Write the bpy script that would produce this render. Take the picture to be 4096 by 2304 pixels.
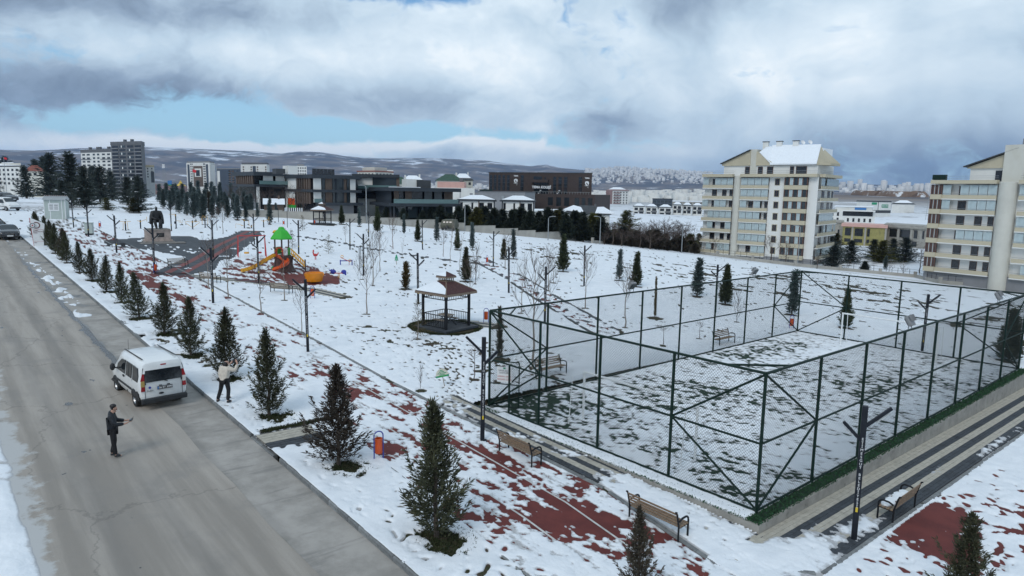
import bpy, bmesh, math, random
import numpy as np
from mathutils import Vector, Matrix
R = math.radians
random.seed(7)
for o in list(bpy.data.objects):
    bpy.data.objects.remove(o)
scene = bpy.context.scene
col = scene.collection

# ------------------------------------------------------------------ camera
CAMZ = 9.667
PITCH, ROLL = R(8.07), R(1.0)
FOC = 2731.0                       # focal length in photograph pixels (4096 wide)
fwd = Vector((0, math.cos(PITCH), -math.sin(PITCH)))
r0 = Vector((1, 0, 0)); u0 = r0.cross(fwd)
cR = r0 * math.cos(ROLL) + u0 * math.sin(ROLL)
cU = u0 * math.cos(ROLL) - r0 * math.sin(ROLL)
cam_d = bpy.data.cameras.new('camera'); cam = bpy.data.objects.new('camera', cam_d); col.objects.link(cam)
cam.matrix_world = Matrix(((cR.x, cU.x, -fwd.x, 0), (cR.y, cU.y, -fwd.y, 0), (cR.z, cU.z, -fwd.z, CAMZ), (0, 0, 0, 1)))
cam_d.sensor_width = 36.0; cam_d.lens = 36.0 * FOC / 4096
cam_d.clip_start = 0.5; cam_d.clip_end = 60000
scene.camera = cam

# ------------------------------------------------------------------ view
scene.view_settings.view_transform = 'Standard'; scene.view_settings.look = 'None'
scene.view_settings.gamma = 1; scene.view_settings.use_curve_mapping = False
scene.view_settings.exposure = 0.28
scene.render.resolution_x, scene.render.resolution_y = 1024, 576

# ------------------------------------------------------------------ node helper
class NT:
    def __init__(s, tree): s.t = tree; s.n = tree.nodes; s.l = tree.links
    def new(s, kind, **kw):
        n = s.n.new(kind)
        for k, v in kw.items(): setattr(n, k, v)
        return n
    def put(s, sock, v):
        if isinstance(v, bpy.types.NodeSocket): s.l.new(v, sock)
        elif v is not None: sock.default_value = v
    def math(s, op, a, b=None, c=None, clamp=False):
        n = s.new('ShaderNodeMath', operation=op); n.use_clamp = clamp
        s.put(n.inputs[0], a)
        if b is not None: s.put(n.inputs[1], b)
        if c is not None: s.put(n.inputs[2], c)
        return n.outputs[0]
    def vmath(s, op, a, b=None):
        n = s.new('ShaderNodeVectorMath', operation=op); s.put(n.inputs[0], a)
        if b is not None: s.put(n.inputs[1], b)
        return n.outputs[0]
    def noise(s, vec, scale, detail=4, rough=.55, dist=0.0, color=False):
        n = s.new('ShaderNodeTexNoise'); s.put(n.inputs['Vector'], vec)
        n.inputs['Scale'].default_value = scale; n.inputs['Detail'].default_value = detail
        n.inputs['Roughness'].default_value = rough; n.inputs['Distortion'].default_value = dist
        return n.outputs['Color'] if color else n.outputs['Fac']
    def ramp(s, fac, stops, interp='LINEAR'):
        n = s.new('ShaderNodeValToRGB'); s.put(n.inputs[0], fac); e = n.color_ramp
        e.interpolation = interp
        while len(e.elements) < len(stops): e.elements.new(.5)
        for el, (p, c) in zip(e.elements, stops):
            el.position = p; el.color = (c[0], c[1], c[2], 1) if not isinstance(c, (int, float)) else (c, c, c, 1)
        return n.outputs[0]
    def mix(s, fac, a, b, mode='MIX'):
        n = s.new('ShaderNodeMix', data_type='RGBA', blend_type=mode)
        s.put(n.inputs[0], fac)
        for i, v in ((6, a), (7, b)):
            if isinstance(v, (tuple, list)): v = (v[0], v[1], v[2], 1)
            s.put(n.inputs[i], v)
        return n.outputs[2]
    def maprange(s, v, a, b, c=0., d=1., smooth=True):
        n = s.new('ShaderNodeMapRange'); n.interpolation_type = 'SMOOTHSTEP' if smooth else 'LINEAR'
        s.put(n.inputs[0], v)
        for i, q in zip((1, 2, 3, 4), (a, b, c, d)): n.inputs[i].default_value = q
        return n.outputs[0]

# ------------------------------------------------------------------ sky and sun
SUN_EL, SUN_AZ = R(42), R(205)            # azimuth clockwise from +Y: high behind the camera's left shoulder, veiled by cloud
world = bpy.data.worlds.new('World'); scene.world = world; world.use_nodes = True
wt = NT(world.node_tree); wt.n.clear()
out = wt.new('ShaderNodeOutputWorld'); bg = wt.new('ShaderNodeBackground')
wt.l.new(bg.outputs[0], out.inputs[0])
sky = wt.new('ShaderNodeTexSky', sky_type='NISHITA')
sky.sun_disc = False; sky.sun_elevation = SUN_EL; sky.sun_rotation = SUN_AZ
sky.altitude = 900; sky.air_density = 1.0; sky.dust_density = 0.6; sky.ozone_density = 1.5
bg.inputs['Strength'].default_value = 0.1
SKYMUL = 10.0                             # cloud radiance is written in display units, the strength above is 0.1
dirv = wt.new('ShaderNodeTexCoord').outputs['Generated']
sep = wt.new('ShaderNodeSeparateXYZ'); wt.l.new(dirv, sep.inputs[0])
dx, dy, dz = sep.outputs
st = wt.vmath('MULTIPLY', dirv, (1.0, 1.0, 1.6))
warp = wt.noise(st, 2.6, 5, .55, color=True)
wsub = wt.vmath('SUBTRACT', warp, (.5, .5, .5))
wv = wt.vmath('ADD', st, wt.vmath('MULTIPLY', wsub, (.42, .42, .42)))
ws = wt.new('ShaderNodeSeparateXYZ'); wt.l.new(wsub, ws.inputs[0])
az = wt.math('ARCTAN2', dx, dy); el = wt.math('ARCSINE', dz)
azw = wt.math('ADD', az, wt.math('MULTIPLY', ws.outputs[0], .34))
elw = wt.math('ADD', el, wt.math('MULTIPLY', ws.outputs[1], .085))
def blob(px, py, sx, sy, amp):
    a0 = math.atan((px - 2048) / FOC); e0 = math.atan((765 + (px - 2048) * .0175 - py) / FOC * math.cos(a0))
    qa = wt.math('MULTIPLY', wt.math('SUBTRACT', azw, a0), FOC / sx)
    qe = wt.math('MULTIPLY', wt.math('SUBTRACT', elw, e0), FOC / sy)
    s2 = wt.math('ADD', wt.math('MULTIPLY', qa, qa), wt.math('MULTIPLY', qe, qe))
    return wt.math('MULTIPLY', wt.math('EXPONENT', wt.math('MULTIPLY', s2, -1.0)), amp)
def total(items):
    t = None
    for b in items: t = b if t is None else wt.math('ADD', t, b)
    return t
big = wt.noise(wv, 1.7, 7, .52)
fine = wt.noise(wv, 6.5, 8, .58)
fine2 = wt.noise(wv, 15., 6, .6)
cv = wt.new('ShaderNodeCombineXYZ'); wt.put(cv.inputs[0], wt.math('MULTIPLY', az, 7.5)); wt.put(cv.inputs[1], wt.math('MULTIPLY', elw, 3.0))
shaft = wt.math('MULTIPLY', wt.math('SUBTRACT', wt.noise(cv.outputs[0], 1.0, 3, .5), .5), wt.maprange(az, -.1, .25, .10, .42))      # shower streaks under the cloud
shade = wt.math('ADD', wt.math('ADD', wt.math('MULTIPLY', big, .95), wt.math('ADD', wt.math('MULTIPLY', wt.math('SUBTRACT', fine, .5), wt.maprange(az, -.1, .35, .70, .36)), .345)), wt.math('ADD', wt.math('MULTIPLY', fine2, .14), shaft))
shade = wt.math('SUBTRACT', shade, .155)
# the broad layout of the cloud deck
lay = total([blob(300, 60, 900, 110, -.30), blob(500, 360, 1000, 75, -.15), blob(1300, 420, 500, 60, -.05), blob(900, 200, 800, 95, .24),
             blob(1900, 330, 500, 170, .16), blob(3050, 280, 420, 160, .14), blob(3800, 330, 600, 300, .08), blob(2450, 60, 480, 130, -.16),
             blob(3350, 60, 500, 70, -.06), blob(2750, 600, 500, 110, .10), blob(3700, 650, 700, 110, -.20), blob(2420, 420, 220, 300, -.05),
             blob(400, 565, 900, 50, .36), blob(1700, 585, 900, 40, .22)])
shade = wt.math('ADD', shade, lay)
cloud = wt.ramp(shade, [(.40, (.125, .17, .24)), (.60, (.27, .355, .465)), (.78, (.49, .615, .725)), (.93, (.67, .775, .855)), (1.0, (.80, .87, .915))])
gapn = wt.noise(wv, 3.2, 8, .58)
gap = wt.math('ADD', wt.math('ADD', wt.math('MULTIPLY', wt.math('SUBTRACT', gapn, .56), 1.7), wt.math('MULTIPLY', wt.math('SUBTRACT', wt.noise(wv, 8.5, 7, .62), .52), 2.0)),
              total([blob(900, 465, 400, 85, .60), blob(1400, 545, 800, 50, .46), blob(2000, 570, 800, 45, .34), blob(1600, 20, 330, 60, .55), blob(150, 420, 240, 30, .18), blob(450, 585, 800, 38, -.42), blob(1900, 610, 900, 30, -.25)]))
gapf = wt.maprange(gap, .06, .46)
blue = wt.mix(wt.maprange(el, 0.0, .35), (.40, .70, .86), (.07, .25, .56))
skyb = wt.mix(.25, wt.mix(1.0, blue, (SKYMUL,) * 3, 'MULTIPLY'), sky.outputs[0])
skyc = wt.mix(gapf, wt.mix(1.0, cloud, (SKYMUL,) * 3, 'MULTIPLY'), skyb)
wt.l.new(skyc, bg.inputs['Color'])

sun_d = bpy.data.lights.new('sun', 'SUN'); sun = bpy.data.objects.new('sun', sun_d); col.objects.link(sun)
sun_d.energy = 1.0; sun_d.angle = R(24); sun_d.color = (1.0, .965, .92)
sd = Vector((math.sin(SUN_AZ) * math.cos(SUN_EL), math.cos(SUN_AZ) * math.cos(SUN_EL), math.sin(SUN_EL)))
sun.rotation_euler = sd.to_track_quat('Z', 'Y').to_euler()
sun.location = (0, 0, 60)

# ------------------------------------------------------------------ terrain
E1 = np.array((-.65, .7599)); E2 = np.array((.7599, .65))    # park axes: along the road, and across it towards the valley
PA, PB = -.0355, .0127
def xy(u, v): return (u * E1[0] + v * E2[0], u * E1[1] + v * E2[1])
def uvof(x, y): return x * E1[0] + y * E1[1], x * E2[0] + y * E2[1]
def plane(x, y): return PA * x + PB * y
YAW1 = math.atan2(E1[1], E1[0]); YAW2 = math.atan2(E2[1], E2[0])   # headings of the two axes

def hash2(i, j, s):
    h = (i.astype(np.int64) * 374761393 + j.astype(np.int64) * 668265263 + s * 974634341) & 0x7fffffff
    h = ((h ^ (h >> 13)) * 1274126177) & 0x7fffffff
    return ((h ^ (h >> 16)) & 0xffff) / 65535.0
def vnoise(x, y, s=0):
    i = np.floor(x); j = np.floor(y); fx = x - i; fy = y - j
    fx = fx * fx * (3 - 2 * fx); fy = fy * fy * (3 - 2 * fy)
    a = hash2(i, j, s); b = hash2(i + 1, j, s); c = hash2(i, j + 1, s); d = hash2(i + 1, j + 1, s)
    return (a * (1 - fx) + b * fx) * (1 - fy) + (c * (1 - fx) + d * fx) * fy
def fbm(x, y, o=4, s=0, g=.5):
    t = 0.; a = 1.; w = 0.
    for k in range(o):
        t = t + a * vnoise(x * 2 ** k + 17.3 * k, y * 2 ** k - 9.1 * k, s + k); w += a; a *= g
    return t / w - .5
def sstep(a, b, x):
    t = np.clip((x - a) / (b - a), 0, 1); return t * t * (3 - 2 * t)

RIDX = [-600, 0, 150, 330, 600, 800, 1000, 1130, 1200, 1290, 1380, 1520, 1600, 1740, 1950, 2110, 2175, 2230, 2360, 2460, 2600, 2800, 3100, 3500, 4096, 4700]
RIDY = [612, 609, 613, 605, 600, 606, 615, 624, 615, 618, 633, 642, 640, 640, 651, 671, 664, 677, 688, 680, 688, 700, 728, 740, 748, 752]
RN = np.log([180, 350, 600, 1000, 2000, 4000, 7000, 9500, 12500, 20000])
AZC = [-1.0, -.55, -.25, 0, .3, .6, 1.0]        # x / y
ZT = {-1.0: [-4.5, -5, -6, -8, -10, 0, 60, 200], -.55: [-5, -7, -9, -12, -16, -6, 50, 200], -.25: [-7, -10, -13, -16, -20, -10, 30, 120],
      0: [-12, -13, -13, -14, -10, -10, 20, 80], .3: [-16.5, -17.5, -16, -10, 8, 8, 60, 130], .6: [-16, -15, -12, -8, 6, -4, 20, 60], 1.0: [-15, -15, -12, -8, 4, -10, 0, 30]}
ZTM = np.array([ZT[k] for k in AZC])
def fine_terr(x, y):
    x = np.asarray(x, float); y = np.asarray(y, float)
    u, v = uvof(x, y)
    q = np.maximum(0, v - 52)
    zn = plane(x, y) - .072 * q * q / (q + 20)
    r = np.hypot(x, y)
    az = np.clip(np.arctan2(x, y), -1.2, 1.2); ta = np.clip(np.tan(az), -1.6, 1.6)
    lr = np.log(np.maximum(r, 1))
    cols = np.array([np.interp(lr, RN[:8], ZTM[k]) for k in range(len(AZC))])
    ci = np.clip(np.interp(ta, AZC, np.arange(len(AZC))), 0, len(AZC) - 1.001)
    i0 = np.floor(ci).astype(int); f = ci - i0
    zf = np.take_along_axis(cols, i0[None], 0)[0] * (1 - f) + np.take_along_axis(cols, i0[None] + 1, 0)[0] * f if np.ndim(x) else cols[i0] * (1 - f) + cols[i0 + 1] * f
    pxr = 2048 + FOC * ta
    ridge = (765 + (pxr - 2048) * .0175 - np.interp(pxr, RIDX, RIDY) - 4) / FOC * 12500 * np.cos(az)
    kr = sstep(math.log(7000), math.log(12000), lr)
    und = fbm(x / 900., y / 900., 5, 3, .55)
    hill = sstep(math.log(2500), math.log(8000), lr)
    zf = zf * (1 - kr) + ridge * kr
    zf = zf + und * (hill * (1 - kr * .75) * 75 + 5 * sstep(math.log(400), math.log(1500), lr)) * (1 - .9 * kr * kr)
    zf = zf + CAMZ
    k = sstep(165, 230, r)
    return zn * (1 - k) + zf * k
def terr(x, y): return float(fine_terr(np.array([x]), np.array([y]))[0])

def ray(px, py):
    return cR * ((px - 2048) / FOC) - cU * ((py - 1152) / FOC) + fwd
TT = np.geomspace(8, 3000, 1500)
def at(px, py):
    """the place on the ground that the photograph shows at this pixel"""
    d = ray(px, py)
    f = CAMZ + TT * d.z - fine_terr(TT * d.x, TT * d.y)
    k = np.argmax(f < 0) if (f < 0).any() else len(TT) - 1
    a, b = TT[k - 1], TT[k]
    t = a + (b - a) * f[k - 1] / (f[k - 1] - f[k] + 1e-9)
    x, y = t * d.x, t * d.y
    return Vector((x, y, terr(x, y)))
def atd(px, py, depth):
    d = ray(px, py); return Vector((0, 0, CAMZ)) + d * (depth / d.y)
def pxm(depth): return depth / FOC          # metres per photograph pixel at that depth
# ------------------------------------------------------------------ materials
MATS = {}
def mat(name, c, rough=.7, var=.12, scale=3.0, metal=0., bump=0., bscale=40., spec=.5, rnd=0., c2=None, c2lo=.5, c2hi=.65, c2scale=None, coat=0., trans=0.):
    if name in MATS: return MATS[name]
    m = bpy.data.materials.new(name); m.use_nodes = True; t = NT(m.node_tree); b = t.n['Principled BSDF']
    co = t.new('ShaderNodeTexCoord').outputs['Object']
    n = t.noise(co, scale, 5, .6)
    colr = t.mix(t.maprange(n, .3, .7), tuple(x * (1 - var) for x in c), tuple(min(1, x * (1 + var)) for x in c))
    if c2 is not None:
        n2 = t.noise(t.vmath('ADD', co, (3.1, 7.7, 1.3)), c2scale or scale * 2, 6, .65)
        colr = t.mix(t.maprange(n2, c2lo, c2hi), colr, c2)
    if rnd:
        oi = t.new('ShaderNodeObjectInfo').outputs['Random']
        k = t.maprange(oi, 0, 1, 1 - rnd, 1 + rnd, smooth=False)
        cc = t.new('ShaderNodeCombineColor')
        for i in range(3): t.l.new(k, cc.inputs[i])
        colr = t.mix(1.0, colr, cc.outputs[0], 'MULTIPLY')
    t.l.new(colr, b.inputs['Base Color'])
    b.inputs['Roughness'].default_value = rough; b.inputs['Metallic'].default_value = metal
    b.inputs['Specular IOR Level'].default_value = spec
    b.inputs['Coat Weight'].default_value = coat
    if trans: b.inputs['Transmission Weight'].default_value = trans
    if bump:
        bn = t.noise(co, bscale, 5, .6); bu = t.new('ShaderNodeBump'); bu.inputs['Strength'].default_value = bump
        bu.inputs['Distance'].default_value = .05
        t.l.new(bn, bu.inputs['Height']); t.l.new(bu.outputs[0], b.inputs['Normal'])
    MATS[name] = m
    return m
def M(k): return MATS[k]
mat('black_metal', (.012, .013, .016), .5, .2, 8, spec=.25)
mat('lamp_metal', (.014, .017, .024), .55, .25, 3, spec=.25)
mat('fence_green', (.005, .020, .014), .55, .2, 6, spec=.25)
mat('wire_green', (.004, .010, .008), .6, .1, 6, spec=.2)
mat('wood_slat', (.235, .16, .10), .6, .25, 14, c2=(.2, .14, .09), c2scale=9)
mat('wood_grey', (.30, .245, .19), .75, .22, 14, c2=(.16, .13, .11), c2scale=12)
mat('orange_paint', (.62, .085, .012), .4, .1, 4)
mat('blue_paint', (.035, .05, .32), .4, .1, 4)
mat('white_paint', (.74, .76, .76), .5, .06, 4)
mat('car_white', (.76, .77, .76), .28, .04, 2, coat=.5, c2=(.5, .48, .44), c2lo=.62, c2hi=.9, c2scale=3)
mat('car_dark', (.020, .022, .026), .22, .1, 2, coat=.6)
mat('car_grey', (.05, .07, .09), .25, .1, 2, coat=.6)
mat('black_plastic', (.022, .024, .027), .6, .15, 6)
mat('glass_dark', (.012, .016, .02), .07, .2, 2, spec=.8)
mat('glass_tint', (.02, .028, .032), .1, .4, .5, spec=.8)
mat('tyre', (.018, .018, .018), .8, .2, 12)
mat('rim', (.42, .43, .44), .35, .1, 8, metal=.8)
mat('red_lens', (.30, .012, .018), .2, .1, 5)
mat('clear_lens', (.6, .6, .58), .15, .1, 5)
mat('amber_lens', (.42, .30, .10), .2, .1, 5)
mat('chrome', (.6, .6, .6), .2, .05, 5, metal=1)
mat('plate_black', (.012, .012, .014), .4, .1, 5)
mat('plate_white', (.75, .76, .76), .45, .05, 5)
mat('letter_white', (.72, .73, .74), .5, .03, 5)
mat('letter_dark', (.03, .035, .05), .5, .05, 5)
mat('letter_red', (.38, .03, .03), .5, .05, 5)
mat('letter_brown', (.16, .06, .06), .5, .05, 5)
mat('skin', (.46, .27, .20), .55, .1, 8)
mat('hair', (.012, .010, .010), .5, .2, 20)
mat('coat_black', (.010, .013, .018), .62, .3, 10, bump=.5, bscale=16)
mat('coat_cream', (.62, .56, .48), .65, .1, 10, bump=.6, bscale=14)
mat('trousers_black', (.010, .010, .012), .8, .25, 12, bump=.3, bscale=20)
mat('concrete', (.30, .285, .255), .85, .16, 1.6, bump=.25, bscale=25, c2=(.16, .15, .135), c2lo=.55, c2hi=.75)
mat('concrete_wall', (.36, .345, .31), .85, .12, .5, bump=.15, bscale=10, c2=(.24, .23, .21), c2lo=.55, c2hi=.75, c2scale=.35)
mat('kerb_stone', (.20, .21, .21), .85, .18, 5, bump=.3, bscale=30, rnd=.2, c2=(.11, .115, .12), c2lo=.52, c2hi=.7, c2scale=4)
mat('paver_light', (.44, .41, .345), .85, .14, 6, bump=.2, bscale=50, rnd=.12, c2=(.26, .245, .21), c2lo=.58, c2hi=.78, c2scale=1.2)
mat('paver_dark', (.052, .060, .070), .75, .25, 6, bump=.25, bscale=50, rnd=.22, c2=(.025, .029, .034), c2lo=.5, c2hi=.7, c2scale=1.2)
mat('joint', (.085, .083, .078), .9, .3, 10)
mat('turf', (.010, .034, .016), .9, .35, 9, bump=.8, bscale=120)
mat('turf_edge', (.020, .070, .028), .9, .35, 9)
mat('bronze', (.018, .019, .020), .45, .35, 5, metal=.25, bump=.5, bscale=14)
mat('pink_stone', (.42, .34, .30), .8, .14, 2.5, bump=.2, bscale=20, c2=(.3, .25, .22), c2scale=3)
mat('stone_grey', (.24, .225, .205), .85, .15, 2.5, bump=.2)
mat('slide_yellow', (.72, .36, .02), .35, .08, 3)
mat('slide_orange', (.72, .10, .015), .35, .08, 3)
mat('bowl_orange', (.72, .24, .008), .35, .08, 3)
mat('roof_green', (.035, .42, .028), .35, .08, 3)
mat('panel_green', (.04, .33, .05), .4, .08, 3)
mat('play_red', (.48, .03, .03), .4, .1, 3)
mat('lane_white', (.5, .5, .48), .7, .2, 3)
mat('stump_brown', (.075, .034, .03), .6, .3, 5, bump=.8, bscale=8)
mat('post_brown', (.06, .028, .024), .5, .15, 5)
mat('gym_yellow', (.62, .34, .045), .4, .1, 4)
mat('roof_shingle', (.072, .028, .027), .85, .3, 7, bump=.5, bscale=30, c2=(.05, .022, .022), c2scale=14)
mat('timber', (.20, .15, .11), .75, .2, 10, c2=(.16, .12, .09))
mat('shed_panel', (.42, .475, .445), .55, .05, 2)
mat('shed_roof', (.42, .44, .45), .5, .1, 4)
mat('shed_ridge', (.16, .075, .05), .7, .2, 4)
mat('sign_green', (.02, .28, .14), .5, .05, 3)
mat('sign_cream', (.62, .60, .50), .5, .05, 3)
mat('sign_red', (.42, .04, .05), .5, .05, 3)
mat('yellow_sticker', (.65, .47, .03), .5, .05, 3)
mat('floodlight_grey', (.22, .225, .23), .5, .08, 6)
mat('floodlight_glass', (.02, .035, .035), .15, .2, 6)
mat('galvanised', (.30, .32, .33), .5, .1, 4, metal=.3)
mat('snow_solid', (.80, .835, .87), .6, .03, 1.5, bump=.4, bscale=6, spec=.3)
mat('soil', (.060, .045, .034), .95, .35, 6, bump=.6, bscale=14, c2=(.030, .040, .016), c2scale=3)
# foliage
def leafmat(name, c, c2, rough=.75):
    if name in MATS: return MATS[name]
    m = bpy.data.materials.new(name); m.use_nodes = True; t = NT(m.node_tree); b = t.n['Principled BSDF']
    co = t.new('ShaderNodeTexCoord').outputs['Object']
    n = t.noise(co, 2.3, 6, .7); n2 = t.noise(co, 11., 3, .6)
    k = t.maprange(t.math('ADD', t.math('MULTIPLY', n, .6), t.math('MULTIPLY', n2, .4)), .38, .64)
    cl = t.mix(k, c, c2)
    oi = t.new('ShaderNodeObjectInfo').outputs['Random']
    hs = t.new('ShaderNodeHueSaturation'); t.l.new(cl, hs.inputs['Color'])
    t.l.new(t.maprange(oi, 0, 1, .487, .513, smooth=False), hs.inputs['Hue']); t.l.new(t.maprange(oi, 0, 1, .8, 1.2, smooth=False), hs.inputs['Value'])
    t.l.new(hs.outputs[0], b.inputs['Base Color']); b.inputs['Roughness'].default_value = rough
    b.inputs['Specular IOR Level'].default_value = .25
    MATS[name] = m; return m
leafmat('juniper_leaf', (.030, .034, .020), (.092, .094, .052))
leafmat('juniper_brown_leaf', (.036, .030, .023), (.088, .072, .052))
leafmat('cypress_leaf', (.028, .038, .020), (.078, .094, .046))
leafmat('blue_leaf', (.050, .072, .070), (.125, .160, .158))
leafmat('cedar_leaf', (.028, .037, .033), (.072, .090, .080))
leafmat('olive_leaf', (.040, .042, .012), (.110, .105, .028))
leafmat('fir_leaf', (.050, .042, .018), (.115, .095, .045))
leafmat('thuja_leaf', (.045, .030, .010), (.10, .065, .02))
leafmat('hedge_leaf', (.014, .020, .015), (.040, .050, .034))
leafmat('grass_leaf', (.020, .030, .012), (.050, .058, .025), .9)
mat('bark', (.085, .065, .052), .9, .25, 10, bump=.5)
mat('bark_pale', (.26, .225, .195), .9, .2, 10, bump=.3)
mat('bark_red', (.16, .085, .06), .9, .2, 10)
mat('twig', (.085, .062, .052), .9, .2, 6)
# building materials
mat('wall_white', (.70, .70, .67), .8, .05, .35, c2=(.56, .55, .52), c2lo=.6, c2hi=.85, c2scale=.5)
mat('wall_cream', (.55, .54, .48), .8, .06, .3, c2=(.46, .43, .34), c2lo=.58, c2hi=.8, c2scale=.4)
mat('band_cream', (.48, .43, .315), .8, .07, .4, c2=(.44, .37, .22), c2lo=.58, c2hi=.8)
mat('wall_grey', (.12, .125, .135), .8, .08, .4)
mat('wall_midgrey', (.22, .225, .235), .8, .08, .4)
mat('wall_blue', (.05, .065, .09), .6, .1, .4)
mat('wall_brown', (.044, .030, .026), .8, .12, .6, c2=(.058, .040, .035), c2scale=3)
mat('wall_pink', (.60, .36, .31), .8, .06, .4)
mat('wall_olive', (.30, .27, .10), .85, .1, .6, c2=(.2, .18, .08))
mat('wall_raw', (.34, .325, .29), .9, .1, .6, c2=(.24, .23, .21))
mat('wall_rose', (.26, .17, .165), .8, .08, .4)
mat('slab_slate', (.028, .036, .046), .6, .12, .5)
mat('cladding_brown', (.12, .085, .065), .7, .2, 1.5)
mat('roof_dark', (.05, .055, .06), .8, .15, 1)
mat('roof_red', (.22, .07, .05), .8, .15, 1)
mat('roof_greentile', (.04, .085, .06), .8, .15, 1)
mat('frame_brown', (.11, .05, .035), .6, .1, 3)
mat('curtain_glass', (.34, .41, .42), .18, .25, .45, spec=.7, c2=(.5, .56, .56), c2lo=.45, c2hi=.6, c2scale=.6)
mat('balcony_glass', (.10, .17, .17), .12, .2, .5, spec=.7)
mat('shadow_glass', (.014, .016, .020), .15, .3, .5, spec=.7)
mat('flag_red', (.55, .02, .03), .7, .05, 2)
mat('bus_blue', (.05, .20, .50), .4, .05, 2)
mat('tent_yellow', (.75, .50, .02), .6, .05, 2)
mat('drab_green', (.085, .085, .06), .7, .15, 2)
mat('far_building', (.74, .72, .69), .9, .18, .004)

# ------------------------------------------------------------------ mesh builder
class MB:
    def __init__(s): s.v = []; s.f = []
    def add(s, vs, fs):
        n = len(s.v); s.v += [tuple(p) for p in vs]; s.f += [tuple(i + n for i in f) for f in fs]; return s
    def box(s, c, size, rz=0., rx=0., ry=0.):
        m = Matrix.Rotation(rz, 3, 'Z') @ Matrix.Rotation(ry, 3, 'Y') @ Matrix.Rotation(rx, 3, 'X'); h = Vector(size) / 2; c = Vector(c)
        vs = [c + m @ Vector((x * h.x, y * h.y, z * h.z)) for z in (-1, 1) for y in (-1, 1) for x in (-1, 1)]
        return s.add(vs, [(0, 2, 3, 1), (4, 5, 7, 6), (0, 1, 5, 4), (2, 6, 7, 3), (0, 4, 6, 2), (1, 3, 7, 5)])
    def bb(s, x0, x1, y0, y1, z0, z1):
        return s.box(((x0 + x1) / 2, (y0 + y1) / 2, (z0 + z1) / 2), (abs(x1 - x0), abs(y1 - y0), abs(z1 - z0)))
    def prism(s, poly, z0, z1, z1s=None):
        n = len(poly); vs = [(p[0], p[1], z0) for p in poly] + [(p[0], p[1], z1 if z1s is None else z1s[i]) for i, p in enumerate(poly)]
        return s.add(vs, [tuple(range(n - 1, -1, -1)), tuple(range(n, 2 * n))] + [(i, (i + 1) % n, n + (i + 1) % n, n + i) for i in range(n)])
    def xprism(s, prof, x0, x1):
        """profile in y,z extruded along x"""
        n = len(prof); vs = [(x0, p[0], p[1]) for p in prof] + [(x1, p[0], p[1]) for p in prof]
        return s.add(vs, [tuple(range(n)), tuple(range(2 * n - 1, n - 1, -1))] + [(i, n + i, n + (i + 1) % n, (i + 1) % n) for i in range(n)])
    def loft(s, rings, cap=True):
        n = len(rings[0]); vs = [p for r in rings for p in r]; fs = []
        for k in range(len(rings) - 1):
            for i in range(n):
                fs.append((k * n + i, k * n + (i + 1) % n, (k + 1) * n + (i + 1) % n, (k + 1) * n + i))
        if cap: fs += [tuple(range(n - 1, -1, -1)), tuple(range((len(rings) - 1) * n, len(rings) * n))]
        return s.add(vs, fs)
    def tube(s, pts, r, n=6, cap=True):
        pts = [Vector(p) for p in pts]; rs = r if isinstance(r, (list, tuple)) else [r] * len(pts); rings = []
        for i, p in enumerate(pts):
            d = (pts[min(i + 1, len(pts) - 1)] - pts[max(i - 1, 0)]).normalized()
            a = Vector((0, 0, 1)) if abs(d.z) < .95 else Vector((1, 0, 0))
            e = d.cross(a).normalized(); g = e.cross(d)
            rings.append([p + (e * math.cos(2 * math.pi * k / n) + g * math.sin(2 * math.pi * k / n)) * rs[i] for k in range(n)])
        return s.loft(rings, cap)
    def lathe(s, prof, n=16, c=(0, 0, 0), cap=True):
        rings = [[(c[0] + r * math.cos(2 * math.pi * k / n), c[1] + r * math.sin(2 * math.pi * k / n), c[2] + z) for k in range(n)] for r, z in prof]
        return s.loft(rings, cap)
    def ball(s, c, r, n=10, m=6):
        sx, sy, sz = r if isinstance(r, (tuple, list)) else (r, r, r)
        rings = [[(c[0] + sx * math.sin(math.pi * (j + .02) / (m + .04)) * math.cos(2 * math.pi * k / n), c[1] + sy * math.sin(math.pi * (j + .02) / (m + .04)) * math.sin(2 * math.pi * k / n), c[2] - sz * math.cos(math.pi * (j + .02) / (m + .04))) for k in range(n)] for j in range(m + 1)]
        return s.loft(rings)
    def mesh(s, name):
        me = bpy.data.meshes.new(name); me.from_pydata(s.v, [], s.f); me.update(); return me
    def build(s, name, m, parent=None, loc=(0, 0, 0), rz=0., smooth=False, bevel=0.):
        me = s.mesh(name); return place(name, me, m, parent, loc, rz, smooth, bevel)
def place(name, me, m, parent=None, loc=(0, 0, 0), rz=0., smooth=False, bevel=0.):
    if isinstance(m, str): m = M(m)
    if m is not None and not me.materials: me.materials.append(m)
    if smooth:
        me.polygons.foreach_set('use_smooth', [True] * len(me.polygons))
        try: me.set_sharp_from_angle(angle=R(42))
        except Exception: pass
    o = bpy.data.objects.new(name, me); col.objects.link(o)
    o.parent = parent; o.location = loc; o.rotation_euler = (0, 0, rz)
    if bevel:
        b = o.modifiers.new('bevel', 'BEVEL'); b.width = bevel; b.segments = 2; b.limit_method = 'ANGLE'
    return o
def tag(o, label, cat, group=None, kind=None):
    if label: o['label'] = label
    if cat: o['category'] = cat
    if group: o['group'] = group
    if kind: o['kind'] = kind
    return o
def thing(name, label, cat, loc=(0, 0, 0), rz=0., group=None):
    o = bpy.data.objects.new(name, None); col.objects.link(o); o.empty_display_size = .2
    o.location = loc; o.rotation_euler = (0, 0, rz)
    return tag(o, label, cat, group)
def struct(o): o['kind'] = 'structure'; return o
def copy_tree(o, parent=None):
    c = o.copy(); col.objects.link(c); c.parent = parent
    for ch in list(o.children): copy_tree(ch, c)
    return c
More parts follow.
